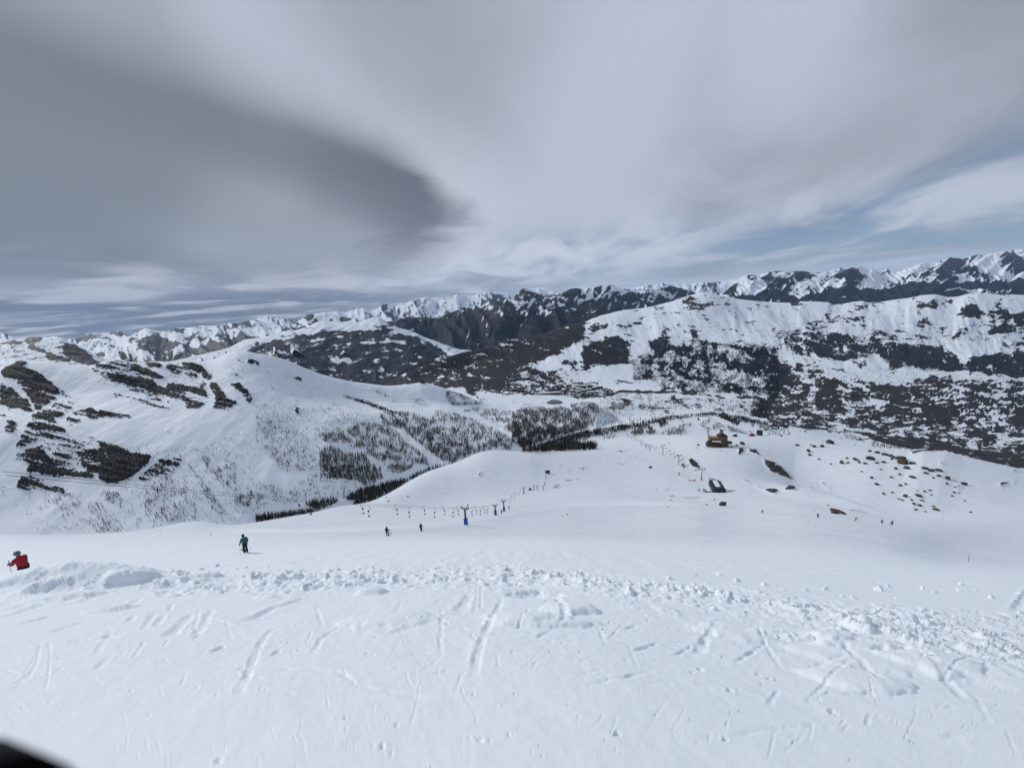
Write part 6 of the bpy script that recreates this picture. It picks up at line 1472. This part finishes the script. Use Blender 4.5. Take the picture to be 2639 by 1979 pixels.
hut(1089, 987, 9, 6, 4, 3, m_brownw, m_roofd, 'lone brown chalet on the crest of the white saddle', .2, [left])
hut(708, 916, 12, 5, 4, 1.5, m_yel, m_yel, 'yellow cabin on the crest right of the white summit', .0, [left])
hut(1415, 1160, 7, 5, 4, 2, m_brownw, m_roofd, 'half buried dark cabin at the lip of the white mound', .0)
def groomer(px, py, label):
    g = ground(px, py, [slope, valley]); k = g.y / 991.0; r = empty('snow_groomer', g, .4); tag(r, label, 'snow groomer'); k *= 1.2
    mb = MB(); mb.box((0, 0, 2.6 * k), (9 * k, 6 * k, 2.4 * k), 0); mb.obj('body', [m_redp], r)
    mb = MB(); mb.box((2 * k, 0, 5.2 * k), (4 * k, 5 * k, 3 * k), 0, taper=.8); mb.obj('cab', [m_win], r)
    for s_ in (-1, 1): mb = MB(); mb.box((0, s_ * 3.2 * k, 1.2 * k), (10 * k, 1.6 * k, 2.2 * k), 0, taper=.8); mb.obj('track', [m_black], r)
    mb = MB(); mb.box((7 * k, 0, 1.8 * k), (.6 * k, 9 * k, 2.6 * k), 0, ry=.25); mb.obj('blade', [m_steel], r)
groomer(1936, 1124, 'dark snow groomer parked between the wooden hut and the green lift building')

# snow guns, nets, banner, poles
def snow_gun(px, py, h, label, lance=False):
    g = ground(px, py, [slope]); k = g.y / 991.0 * h; r = empty('snow_gun', g, random.uniform(-1, 1)); tag(r, label, 'snow gun', 'snow guns on the slope')
    if lance:
        mb = MB(); mb.tube([(0, 0, 0), (0, 0, .25 * k)], .10 * k, 6); mb.obj('base', [m_redp], r); mb = MB(); mb.tube([(0, 0, .2 * k), (-.45 * k, 0, 1.0 * k)], .035 * k, 5); mb.obj('lance', [m_orp], r)
        mb = MB(); mb.box((1.0 * k, 0, .12 * k), (.9 * k, .12 * k, .16 * k), 0); mb.obj('barrier', [m_orp], r)
    else:
        mb = MB(); mb.tube([(0, 0, 0), (0, 0, .6 * k)], .06 * k, 6)
        for q in (-1, 1): mb.tube([(0, 0, .3 * k), (q * .3 * k, .1 * k, 0)], .03 * k, 5)
        mb.obj('stand', [m_steel], r); mb = MB(); mb.tube([(0, -.3 * k, .72 * k), (0, .32 * k, .85 * k)], [.26 * k, .22 * k], 10); mb.obj('barrel', [m_orp], r)
snow_gun(1750, 1225, 8, 'orange fan snow gun on the white slope below the second chairlift tower'); snow_gun(1801, 1267, 8, 'orange fan snow gun beside the control cabin of the green station'); snow_gun(1777, 1240, 13, 'red snow lance leaning left of the nearest chairlift tower', True)
snow_gun(1503, 1211, 5, 'dark snow gun behind the orange net in the middle of the slope')
def fence(P, h, mat, label, name='net_fence', sheets=None):
    Q = [ground(x, y, sheets or [slope]) for x, y in P]; r = empty(name, Q[0]); tag(r, label, 'fence')
    hh = h * Q[0].y / 991.0
    for q in Q:
        mb = MB(); mb.tube([q - Q[0] + Vector((0, 0, -.2)), q - Q[0] + Vector((0, 0, hh * 1.1))], .06, 5); mb.obj('post', [mat], r)
    for a_, b_ in zip(Q[:-1], Q[1:]):
        mb = MB(); d = side_of(a_, b_, .02)
        for j in range(5):
            z = Vector((0, 0, hh * (.1 + .22 * j))); mb.tube([a_ - Q[0] + z, b_ - Q[0] + z], .035, 4)
        n = 10
        for j in range(n):
            c = a_.lerp(b_, (j + .5) / n) - Q[0]; mb.tube([c + Vector((0, 0, hh * .08)), c + Vector((0, 0, hh))], .03, 4)
        mb.obj('net', [mat], r)
fence(Z7([(905,642),(925,655),(955,665)]), 3, m_net, 'short red net on the slope left of the dark boulder'); fence(Z7([(575,700),(612,690),(650,700)]), 4, m_net, 'orange net around the snow gun in the middle of the slope')
fence(Z7([(1488,952),(1550,952),(1620,948)]), 4.5, m_pinknet, 'long faded net on the white slope below the green station'); fence(Z7([(358,868),(372,850),(385,862),(402,836)]), 5, m_steel, 'dark zigzag fence beside the far drag lift towers', 'snow_fence'); fence(Z7([(465,800),(480,796),(500,803),(518,793)]), 2.5, m_steel, 'low dark fence up the slope from the zigzag fence', 'snow_fence')
fence(Z7([(895,556),(925,545),(945,552),(988,540)]), 3, m_net, 'pale red net around the rock at the lip of the far slope'); fence(Z8([(710,1055),(785,1062),(850,1080)]), 3, m_pinknet, 'thin faded net right of the half buried shelter'); fence(Z7([(1540,798),(1572,804)]), 2, m_redp, 'short red barrier beside the red snow lance', 'barrier')
g = ground(1732, 1279, [slope]); r = empty('banner', g); tag(r, 'long yellow banner lying low on the slope left of the faded net', 'banner')
mb = MB(); mb.box((0, 0, .45), (2.8, .06, .7), 0); mb.obj('cloth', [m_yel], r)
for q in (-1.4, 1.4): mb = MB(); mb.tube([(q, .05, -.2), (q, .05, .9)], .04, 5); mb.obj('post', [m_steel], r)
def marker(px, py, h, label, lean=(0, 0), r0=.028):
    g = ground(px, py, [bank, slope]); hh = h * g.y / 991.0; r = empty('marker_pole', g); r.rotation_euler = (lean[0], lean[1], 0); tag(r, label, 'marker pole', 'piste marker poles')
    mb = MB(); mb.tube([(0, 0, -.2), (0, 0, hh * .55)], r0, 6); mb.obj('lower_pole', [m_black], r); mb = MB(); mb.tube([(0, 0, hh * .55), (0, 0, hh)], r0 * .95, 6); mb.obj('upper_pole', [m_redp], r)
marker(2496, 1446, 22, 'red and black marker pole leaning left, alone on the slope at the right', (0, -.12), .035); marker(2429, 1340, 22, 'tall thin marker pole at the lip of the slope far right', r0=.03); marker(2082, 1349, 13, 'thin marker pole below the dark skier with an outstretched arm'); marker(2099, 1321, 11, 'thin marker pole just behind the dark skier with an outstretched arm'); marker(2213, 1324, 11, 'thin marker pole above the orange skier')
marker(1433, 1316, 8, 'short marker pole on the pale track right of the drag lift'); marker(1689, 1291, 5, 'short marker pole at the top edge of the pale track'); marker(1695, 1207, 9, 'slanting marker pole right of the dark boulder in mid slope', (0, .5)); marker(1728, 1206, 9, 'slanting marker pole below the second chairlift tower', (0, -.4)); marker(1889, 1305, 4, 'tiny marker pole right of the big boulder below the station')

# ------------------------------------------------------------------ boulders
BM = [blob('boulder', m_rock if k % 2 else m_rockb, 31 + k, 2, (1, .8, .62), .14, facet=True) for k in range(6)]
def boulder(px, py, w, label, group=None, kind=None, sheets=None, tall=1.0, snow=False):
    g = ground(px, py, sheets or [bank, slope]); s_ = w * g.y / 991.0 / 2
    k = random.randrange(6) if kind is None else kind
    o = link('boulder', BM[k], None, g - Vector((0, 0, s_ * random.uniform(0, .3))), (random.uniform(-.25, .25), random.uniform(-.25, .25), random.uniform(0, 6.28))); o.scale = (s_, s_ * random.uniform(.7, 1.0), s_ * tall * random.uniform(.75, 1.15))
    tag(o, label, 'boulder', group)
    return o
def bould(Zf, lst):
    for x, y, w, lab in lst: q = Zf([(x, y)])[0]; boulder(q[0], q[1], w / (6.9125 if Zf is ZH else S3), lab)
bould(Z7, [(1195,690,44,'dark pointed boulder alone in the middle of the white slope'), (1350,480,20,'small round dark boulder high on the slope left of the chalet'), (475,1094,26,'larger of two small rocks just below the pale track'), (432,1106,14,'smaller of two small rocks just below the pale track'), (1350,1030,20,'flat little rock on the lower edge of the pale track'), (1680,1010,30,'low flat rock left of the big boulder below the station'),
           (568,790,20,'dark round rock in mid slope above the drag lift'), (940,550,30,'snow capped dark rock inside the pale net at the lip'), (1120,566,10,'tiny rock near the top of the chairlift line'), (320,545,30,'rock on the lip of the white mound'), (1215,816,10,'tiny rock left of the skier pair'), (1605,490,26,'flat rock on the plateau left of the chalet'), (1480,498,10,'tiny rock left of the flat rock on the plateau')])
bould(Z6, [(1650,756,14,'small dark rock high on the side of the white mound'), (1310,938,28,'dark rock low on the flank of the white mound'), (2158,916,12,'tiny rock above the second drag lift tower')])
bould(Z5, [(1820,1266,18,'little dark stone on the slope near the left edge of the near snow'), (1385,1223,14,'little dark stone at the lip left of centre')])
o = boulder(1863, 1303, 26, 'big brown slab boulder standing on the slope below the green station', kind=2, tall=1.25)
G5 = 'boulders scattered over the white hump on the right'
for x, y, w in [(255,495,40),(350,545,45),(360,575,40),(400,505,50),(370,490,20),(465,505,40),(540,475,60),(445,615,30),(545,655,25),(640,645,60),(690,645,30),(685,605,30),(755,620,40),(785,640,30),(880,545,40),(950,560,60),(885,615,65),(840,650,40),(940,645,40),(1000,640,40),(1010,575,55),(1060,590,60),(1075,610,40),(1150,610,90),(1160,650,90),(1250,650,50),(1360,695,60),(1365,735,50),(1410,715,50),(1470,710,60),(1550,780,55),(1475,760,40),(1250,770,60),(1200,695,60),(1100,695,40),(975,700,30),(810,720,25),(895,775,30),(940,830,40),(1000,910,45),(1075,900,40),(1190,935,50),(1300,930,70),(1130,955,25),(1160,965,30),(1240,965,30),(1330,970,35),(1260,1000,40),(1310,1015,40),(1430,1020,40),(1450,1050,50),(1360,1065,30),(1280,1050,30),(1700,970,25),(1655,905,20),(1690,825,50),(1620,855,30),(1610,900,30),(1590,930,25),(1140,745,35),(1070,770,35),(1145,840,40),(1190,830,30),(1290,885,20),(1350,890,30),(1400,880,30),(1410,920,30),(1430,775,25),(1545,825,35),(750,490,15),(525,510,12),(490,640,12),(1755,1072,30),(520,1012,30)]:
    x_, y_ = Z8([(x, y)])[0]
    boulder(x_, y_ + 1, w / S3 * random.uniform(.9, 1.25), 'brown boulder poking through the snow of the hump on the right', G5)
G6 = 'rocks below the chalet'
for x, y, w in [(150,730,90),(190,830,110),(260,840,90),(20,850,50),(15,800,35),(230,445,20),(275,465,50),(250,508,30),(285,415,18),(505,538,20),(675,555,25),(1165,625,25),(1010,610,70),(1060,440,100),(960,470,60),(880,490,50)]:
    x_, y_ = ZH([(x, y)])[0]
    boulder(x_, y_ + 1, w / 6.9125, 'dark rock in the snow around the chalet and the chairlift line', G6)
# shelter sunk in the snow at the right: a sloping dark roof over a timber wall
g = ground(2160, 1324, [slope]); k = g.y / 991.0
r = empty('shelter', g, -.25); tag(r, 'dark half buried shelter with a sloping roof, above the skiers at the right', 'shelter')
mb = MB(); mb.add([(q[0] * k, q[1] * k, q[2] * k) for q in [(-19,-6,6),(19,-6,-1),(19,8,0),(-19,8,8),(-14,-6,12),(6,-6,7),(20,-6,1),(20,8,2),(6,8,9),(-14,8,13)]], [(0,4,9,3),(4,5,8,9),(5,6,7,8),(0,1,6,5,4),(3,9,8,7,2),(0,3,2,1),(1,2,7,6)], 0); mb.obj('roof', [m_wood], r)
mb = MB(); mb.box((-2 * k, -1 * k, 2 * k), (28 * k, 8 * k, 7 * k), 0); mb.obj('wall', [m_stone], r)
mb = MB(); mb.add([(q[0] * k, q[1] * k, q[2] * k) for q in [(0,-6.4,3.5),(10,-6.4,1.8),(8,-6.4,5.2),(-4,-6.4,6)]], [(0,1,2,3)], 0); mb.obj('snow_patch', [m_snowtop], r)

# ------------------------------------------------------------------ clods of snow along the edge of the run
CM = [blob('snow_clod', m_clod, 91 + k, 3, (1, random.uniform(.6, .95), random.uniform(.45, .85)), .13, facet=True, dlo=.35) for k in range(10)]
CS = [blob('snow_clod', m_clod, 191 + k, 2, (1, random.uniform(.6, .95), random.uniform(.45, .85)), .13, facet=True, dlo=.35) for k in range(10)]
def clod(px, py, w, label, group='clods of snow thrown up along the ridge', tall=1.0, kind=None, turn=None):
    g = ground(px, py, [bank]); s_ = w * g.y / 991.0 / 2
    o = link('snow_clod', (CM if w > 16 else CS)[random.randrange(10)], None, g - Vector((0, 0, s_ * random.uniform(.1, .45))), (random.uniform(-.6, .6), random.uniform(-.6, .6), random.uniform(0, 6.28) if turn is None else turn)); o.scale = (s_, s_, s_ * tall)
    tag(o, label, 'snow clod', group)
for Zf, lst in [(F1, [(1380,145,45,'upright clod alone on the run left of the row, by the teal skier'),(1800,110,30,'small pointed clod highest on the run left of centre'),(1600,205,60,'tall clod left of a pointed pair in the row'),(1670,250,55,'broad pointed clod low in the row left of centre'),(1890,155,25,None),(1560,155,35,None),(1500,165,22,None),(1840,225,30,None),(1540,210,26,None),(1860,125,18,None),(2140,255,60,'pair of clods at the end of the left row'),(2190,262,30,None),(1440,140,22,None),(1700,150,20,None),(1130,195,30,None),(1185,190,26,None),(2080,205,24,None),(1980,265,24,None),(1790,285,30,None),(1570,310,36,None),(1400,275,30,None)]),
                (F2, [(745,185,120,'wide flat topped clod at the top of the row, left of the biggest peak'),(280,245,85,'steep pale clod with a square face in the left of the row'),(225,240,40,None),(1065,235,95,'biggest peaked clod standing on the crest in the middle'),(850,195,45,'round clod between the flat topped one and the peak'),(1185,188,50,'flat bright flake right of the biggest peak'),(1430,255,60,'dark sided clod right of the biggest peak'),(1600,245,36,None),(1650,280,40,None),(1850,325,120,'large cracked clod in the right half of the row'),(1950,320,70,None),(2130,300,100,'clod with a shadowed hollow beneath it'),(2100,225,60,None),(1940,245,40,None),(1800,260,45,None),(690,225,40,None),(120,215,30,None),(25,265,60,None),(60,220,24,None),(140,265,40,None),(1560,300,34,None),(1720,235,22,None),(940,260,40,None),(1130,265,34,None),(1290,255,40,None),(660,115,18,None),(1040,105,10,None)]),
                (F3, [(1480,490,150,'big rolled snowball resting apart on the right'),(1570,425,70,'smaller clod leaning against the big snowball'),(1650,430,90,'long flat block right of the big snowball'),(285,205,60,'pointed block standing at the left of the right hand row'),(130,205,36,None),(390,240,80,None),(560,265,110,'broad rough clod in the densest part of the row'),(680,295,60,None),(830,305,50,None),(965,295,55,None),(1250,250,80,'long bright block alone on the run at the upper right'),(1350,275,70,None),(1300,300,80,None),(1640,310,80,None),(1560,290,50,None),(1800,300,50,None),(1810,265,40,None),(1920,300,50,None),(2190,320,60,None),(2020,350,80,None),(2100,450,80,None),(2190,445,50,None),(1400,350,50,None),(1300,420,40,None),(200,320,70,None),(300,330,60,None),(400,360,90,None),(590,380,80,None),(740,400,80,None),(830,390,60,None),(810,470,50,None),(690,560,90,None),(760,580,70,None),(850,600,90,None),(640,590,50,None),(1040,545,40,None),(1430,660,50,None),(1590,700,60,None),(1450,590,40,None),(1130,350,60,None),(1060,340,40,None),(1200,520,60,None),(1010,430,40,None),(30,320,60,None),(450,440,60,None),(250,420,60,None)])]:
    for x, y, w, lab in lst:
        q = Zf([(x, y)])[0]; w_ = w / 2.4578
        clod(q[0], q[1], w_, lab or 'small lump of snow in the row of clods along the ridge', tall=random.uniform(.8, 1.2) if 'flat' not in (lab or '') and 'long' not in (lab or '') else .45)
n = 0
Pq = np.array(BERM, float)
while n < 90:
    x = random.uniform(-20, 2660); y = float(np.interp(x, Pq[:, 0], Pq[:, 1])) + random.gauss(0, 17) - 4
    if perlin(np.array([x / 90.0]), np.array([y / 60.0]), 9)[0] < -.1: continue
    clod(x, y, random.choice([5, 6, 7, 8, 10, 13, 17]), 'crumb of snow lying along the ridge', 'crumbs of snow along the ridge', random.uniform(.6, 1.1)); n += 1
g = ground(147, 1695, [bank]); o = link('bark_chip', BM[0], None, g, (.2, 0, .4)); o.scale = (.016, .008, .006); tag(o, 'tiny dark chip lying on the snow at the lower left', 'chip')

# ------------------------------------------------------------------ village in the valley
HW = [m_brownw, m_wood, m_beige, m_brownw, m_conc, m_wood]
HMESH = []
def house_parts(k):
    R = random.Random(300 + k); w, d, h = R.uniform(9, 15), R.uniform(8, 12), R.uniform(5, 9)
    mb = MB(); mb.box((0, 0, h / 2 - 1), (w, d, h + 2), 0); wall = mb.mesh('wall', [HW[k % 6]])
    mb = MB(); a, b, rh = w / 2 + .9, d / 2 + .9, d * .26
    mb.add([(-a, -b, h), (a, -b, h), (a, b, h), (-a, b, h), (-a, 0, h + rh), (a, 0, h + rh), (-a, -b, h + .5), (a, -b, h + .5), (a, b, h + .5), (-a, b, h + .5), (-a, 0, h + rh + .5), (a, 0, h + rh + .5)], [(6,7,11,10),(8,9,10,11),(3,2,1,0),(0,1,7,6),(2,3,9,8),(1,2,8,11,5,7),(3,0,6,10,9)], 0)
    roof = mb.mesh('roof', [m_snowtop if k % 4 else m_roofd])
    mb = MB(); n = int(w / 3)
    for i in range(n):
        for j in range(int(h / 2.8)): mb.box((-w / 2 + (i + .5) * w / n, -d / 2 - .03, 1.6 + 2.8 * j), (1.3, .08, 1.3), 0)
    win = mb.mesh('window', [m_win])
    return [('wall', wall), ('roof', roof), ('window', win)]
HMESH = [house_parts(k) for k in range(8)]
G7 = 'houses of the valley village'
spots = np.concatenate([in_poly(ZV([(860,200),(1240,240),(1480,280),(1420,380),(1200,390),(1000,370),(820,330),(780,250)]), 70, 901), in_poly(ZV([(0,160),(200,40),(800,90),(900,160),(780,330),(420,330),(250,330),(0,330)]), 90, 902), in_poly(ZV([(700,20),(1000,10),(1050,90),(800,110)]), 10, 903), in_poly(ZV([(1420,300),(1600,280),(1560,340),(1400,390)]), 8, 904)])
kept = []
for x, y in spots:
    if all(abs(x - a) > 3.2 or abs(y - b) > 1.6 for a, b in kept): kept.append((x, y))
pts, who = hit([q[0] for q in kept], [q[1] for q in kept], [slope, left, valley])
for (x, y, z), w_ in zip(pts, who):
    if w_ < 0: continue
    r = empty('house', (x, y, z), random.choice([0, 0, 1.57, .3, -.2]) + .1)
    tag(r, 'small house under a white roof among the crowded houses of the valley village', 'house', G7)
    for nm, me in HMESH[random.randrange(8)]: link(nm, me, r)
def block(px, py, w, h, d, wall, label, name='apartment_block', rows_=4, snow=True, rz=.05, n=8):
    g = ground(px, py, [slope, left, valley]); k = g.y / 991.0; w, h, d = w * k, h * k, d * k
    r = empty(name, g, rz); tag(r, label, 'building')
    mb = MB(); mb.box((0, 0, h / 2 - 1.5), (w, d, h + 3), 0); mb.obj('wall', [wall], r)
    mb = MB(); mb.box((0, 0, h + .45), (w * 1.04, d * 1.06, .9), 0); mb.obj('roof', [m_snowtop if snow else m_roofd], r)
    wm = MB(); wm.box((0, 0, 0), (w / n * .5, .1, h / rows_ * .45), 0); wme = wm.mesh('window', [m_win])
    for i in range(n):
        for j in range(rows_): link('window', wme, r, (-w / 2 + (i + .5) * w / n, -d / 2 - .03, (j + .55) * h / rows_))
    return r
a_ = block(*ZV([(160,285)])[0], 9, 16, 10, m_conc, 'pale grey tower block at the left end of the village', 'tower_block', 7, n=4); block(*ZV([(208,312)])[0], 8, 10, 9, m_clay, 'terracotta block beside the pale tower block', 'apartment_block', 4, n=4)
arc = block(*ZV([(625,368)])[0], 70, 4, 9, m_brownw, 'long low arcade building with a row of white roof bays along the village edge', 'arcade_building', 1, False, .06, 17)
k = arc.location.y / 991.0
for i in range(17):
    mb = MB(); mb.box(((-33 + 4.1 * i) * k, 0, 5.2 * k), (2.6 * k, 9.5 * k, 1.3 * k), 0, ry=.2); mb.obj('roof_bay', [m_snowtop], arc)
APT = [(800,250,10,6),(920,255,12,6),(1035,262,12,6),(1120,275,14,7),(1215,265,12,7),(1000,295,13,6),(1060,315,12,6),(1130,335,13,7),(1200,315,14,6),(1280,295,12,6),(1365,280,12,6),(1440,300,12,5),(1050,355,14,7),(1240,365,15,7),(1320,355,12,6),(960,340,12,6)]
for i, (x, y, w, h) in enumerate(APT):
    block(*ZV([(x, y)])[0], w, h, 8, [m_brownw, m_wood, m_beige][i % 3], ['brown', 'timber', 'beige'][i % 3] + ' apartment house, ' + ['leftmost', 'second', 'third', 'fourth', 'fifth', 'sixth', 'seventh'][sorted(q[0] for q in APT if min(3, int((q[1] - 245) / 30)) == min(3, int((y - 245) / 30))).index(x)] + ' in the ' + ['top row', 'second row', 'third row', 'front row'][min(3, int((y - 245) / 30))] + ' of the village', 'apartment_house', 2, n=5).__setitem__('group', 'apartment houses of the village')
# the dark pond on the snow field
q = ZV([(600,490),(680,474),(760,478),(826,490),(760,508),(680,512),(625,502)])
pp = [ground(x, y, [slope, left, valley]) for x, y in q]; zz = max(p.z for p in pp) + .6
mb = MB(); mb.add([(p.x, p.y, zz) for p in pp] + [(p.x, p.y, zz - 6) for p in pp], [tuple(range(7))] + [(i, i + 7, (i + 1) % 7 + 7, (i + 1) % 7) for i in range(7)], 0)
m_pond = plain('pond_ice', (0.045, 0.055, 0.060), 0.35, vary=.3, scale=.02)
tag(mb.obj('pond', [m_pond]), 'dark pond on the snow field in front of the village', 'pond', kind='structure')
# lift masts on the skyline of the white ridge
for x, y, h in ZD([(822,598,35),(718,640,30)]) + ZB([(1185,905,6)]):
    g = ground(x, y, [left, valley]); hh = h / 4.4 * g.y / 991.0; r = empty('mast', g); tag(r, 'thin lift mast on the skyline at the left end of the white ridge' if y < 870 else 'stubby mast on the white summit', 'mast', 'lift masts on the skyline')
    mb = MB(); mb.tube([(0, 0, -3), (0, 0, hh)], [1.2, .8], 6); mb.box((0, 0, hh), (hh * .3, 1.2, 1.0), 0); mb.obj('pole', [m_galv], r)
# the photographer's gloved hand: one fingertip strays in front of the lens at the lower left
m_glove = plain('glove_fabric', (0.004, 0.004, 0.005), 0.95, vary=0.1)
m_glove.node_tree.nodes['Principled BSDF'].inputs['Specular IOR Level'].default_value = 0.05
hm = cam.matrix_world
gl_ = empty('glove', hm @ Vector((-.0215, -.0199, -.0093))); gl_.rotation_euler = (hm.to_quaternion() @ Euler((0, 0, 0)).to_quaternion()).to_euler()
tag(gl_, 'black glove fingertip, out of focus, covering the bottom left corner', 'glove')
def finger(pts, r, nm): mb = MB(); mb.tube(pts, r, 14); return mb.obj(nm, [m_glove], gl_)
ax = Vector((-.60, -.62, .50)).normalized(); sd_ = Vector((.55, -.75, -.30)).normalized()
for i, (o_, L_f) in enumerate(((0, .066), (1, .072), (2, .068), (3, .054))):
    b0 = sd_ * (.021 * o_) + ax * (0 if i == 0 else .018 - .004 * i) + Vector((0, 0, .008 * o_))
    pts = [b0 - ax * .0083, b0 - ax * .0066, b0 - ax * .0036, b0 + ax * .004, b0 + ax * .028, b0 + ax * .050, b0 + ax * (L_f + .012)]
    finger(pts, [.0022, .0054, .0078, .0086, .0090, .0096, .0102], 'finger')
pc = ax * .105 + sd_ * .032 + Vector((0, 0, .012))
mb = MB(); R_ = Matrix((sd_, ax.cross(sd_), ax)).transposed().to_euler(); mb.box((0, 0, 0), (.088, .034, .085), 0); mb.obj('palm', [m_glove], gl_, loc=pc, rot=R_)
finger([pc - sd_ * .030 + ax * .02, pc - sd_ * .058 - ax * .005, pc - sd_ * .062 - ax * .035], [.014, .0125, .009], 'thumb')
finger([pc + ax * .035, pc + ax * .075, pc + ax * .15], [.036, .042, .048], 'cuff')
bpy.context.view_layer.update()
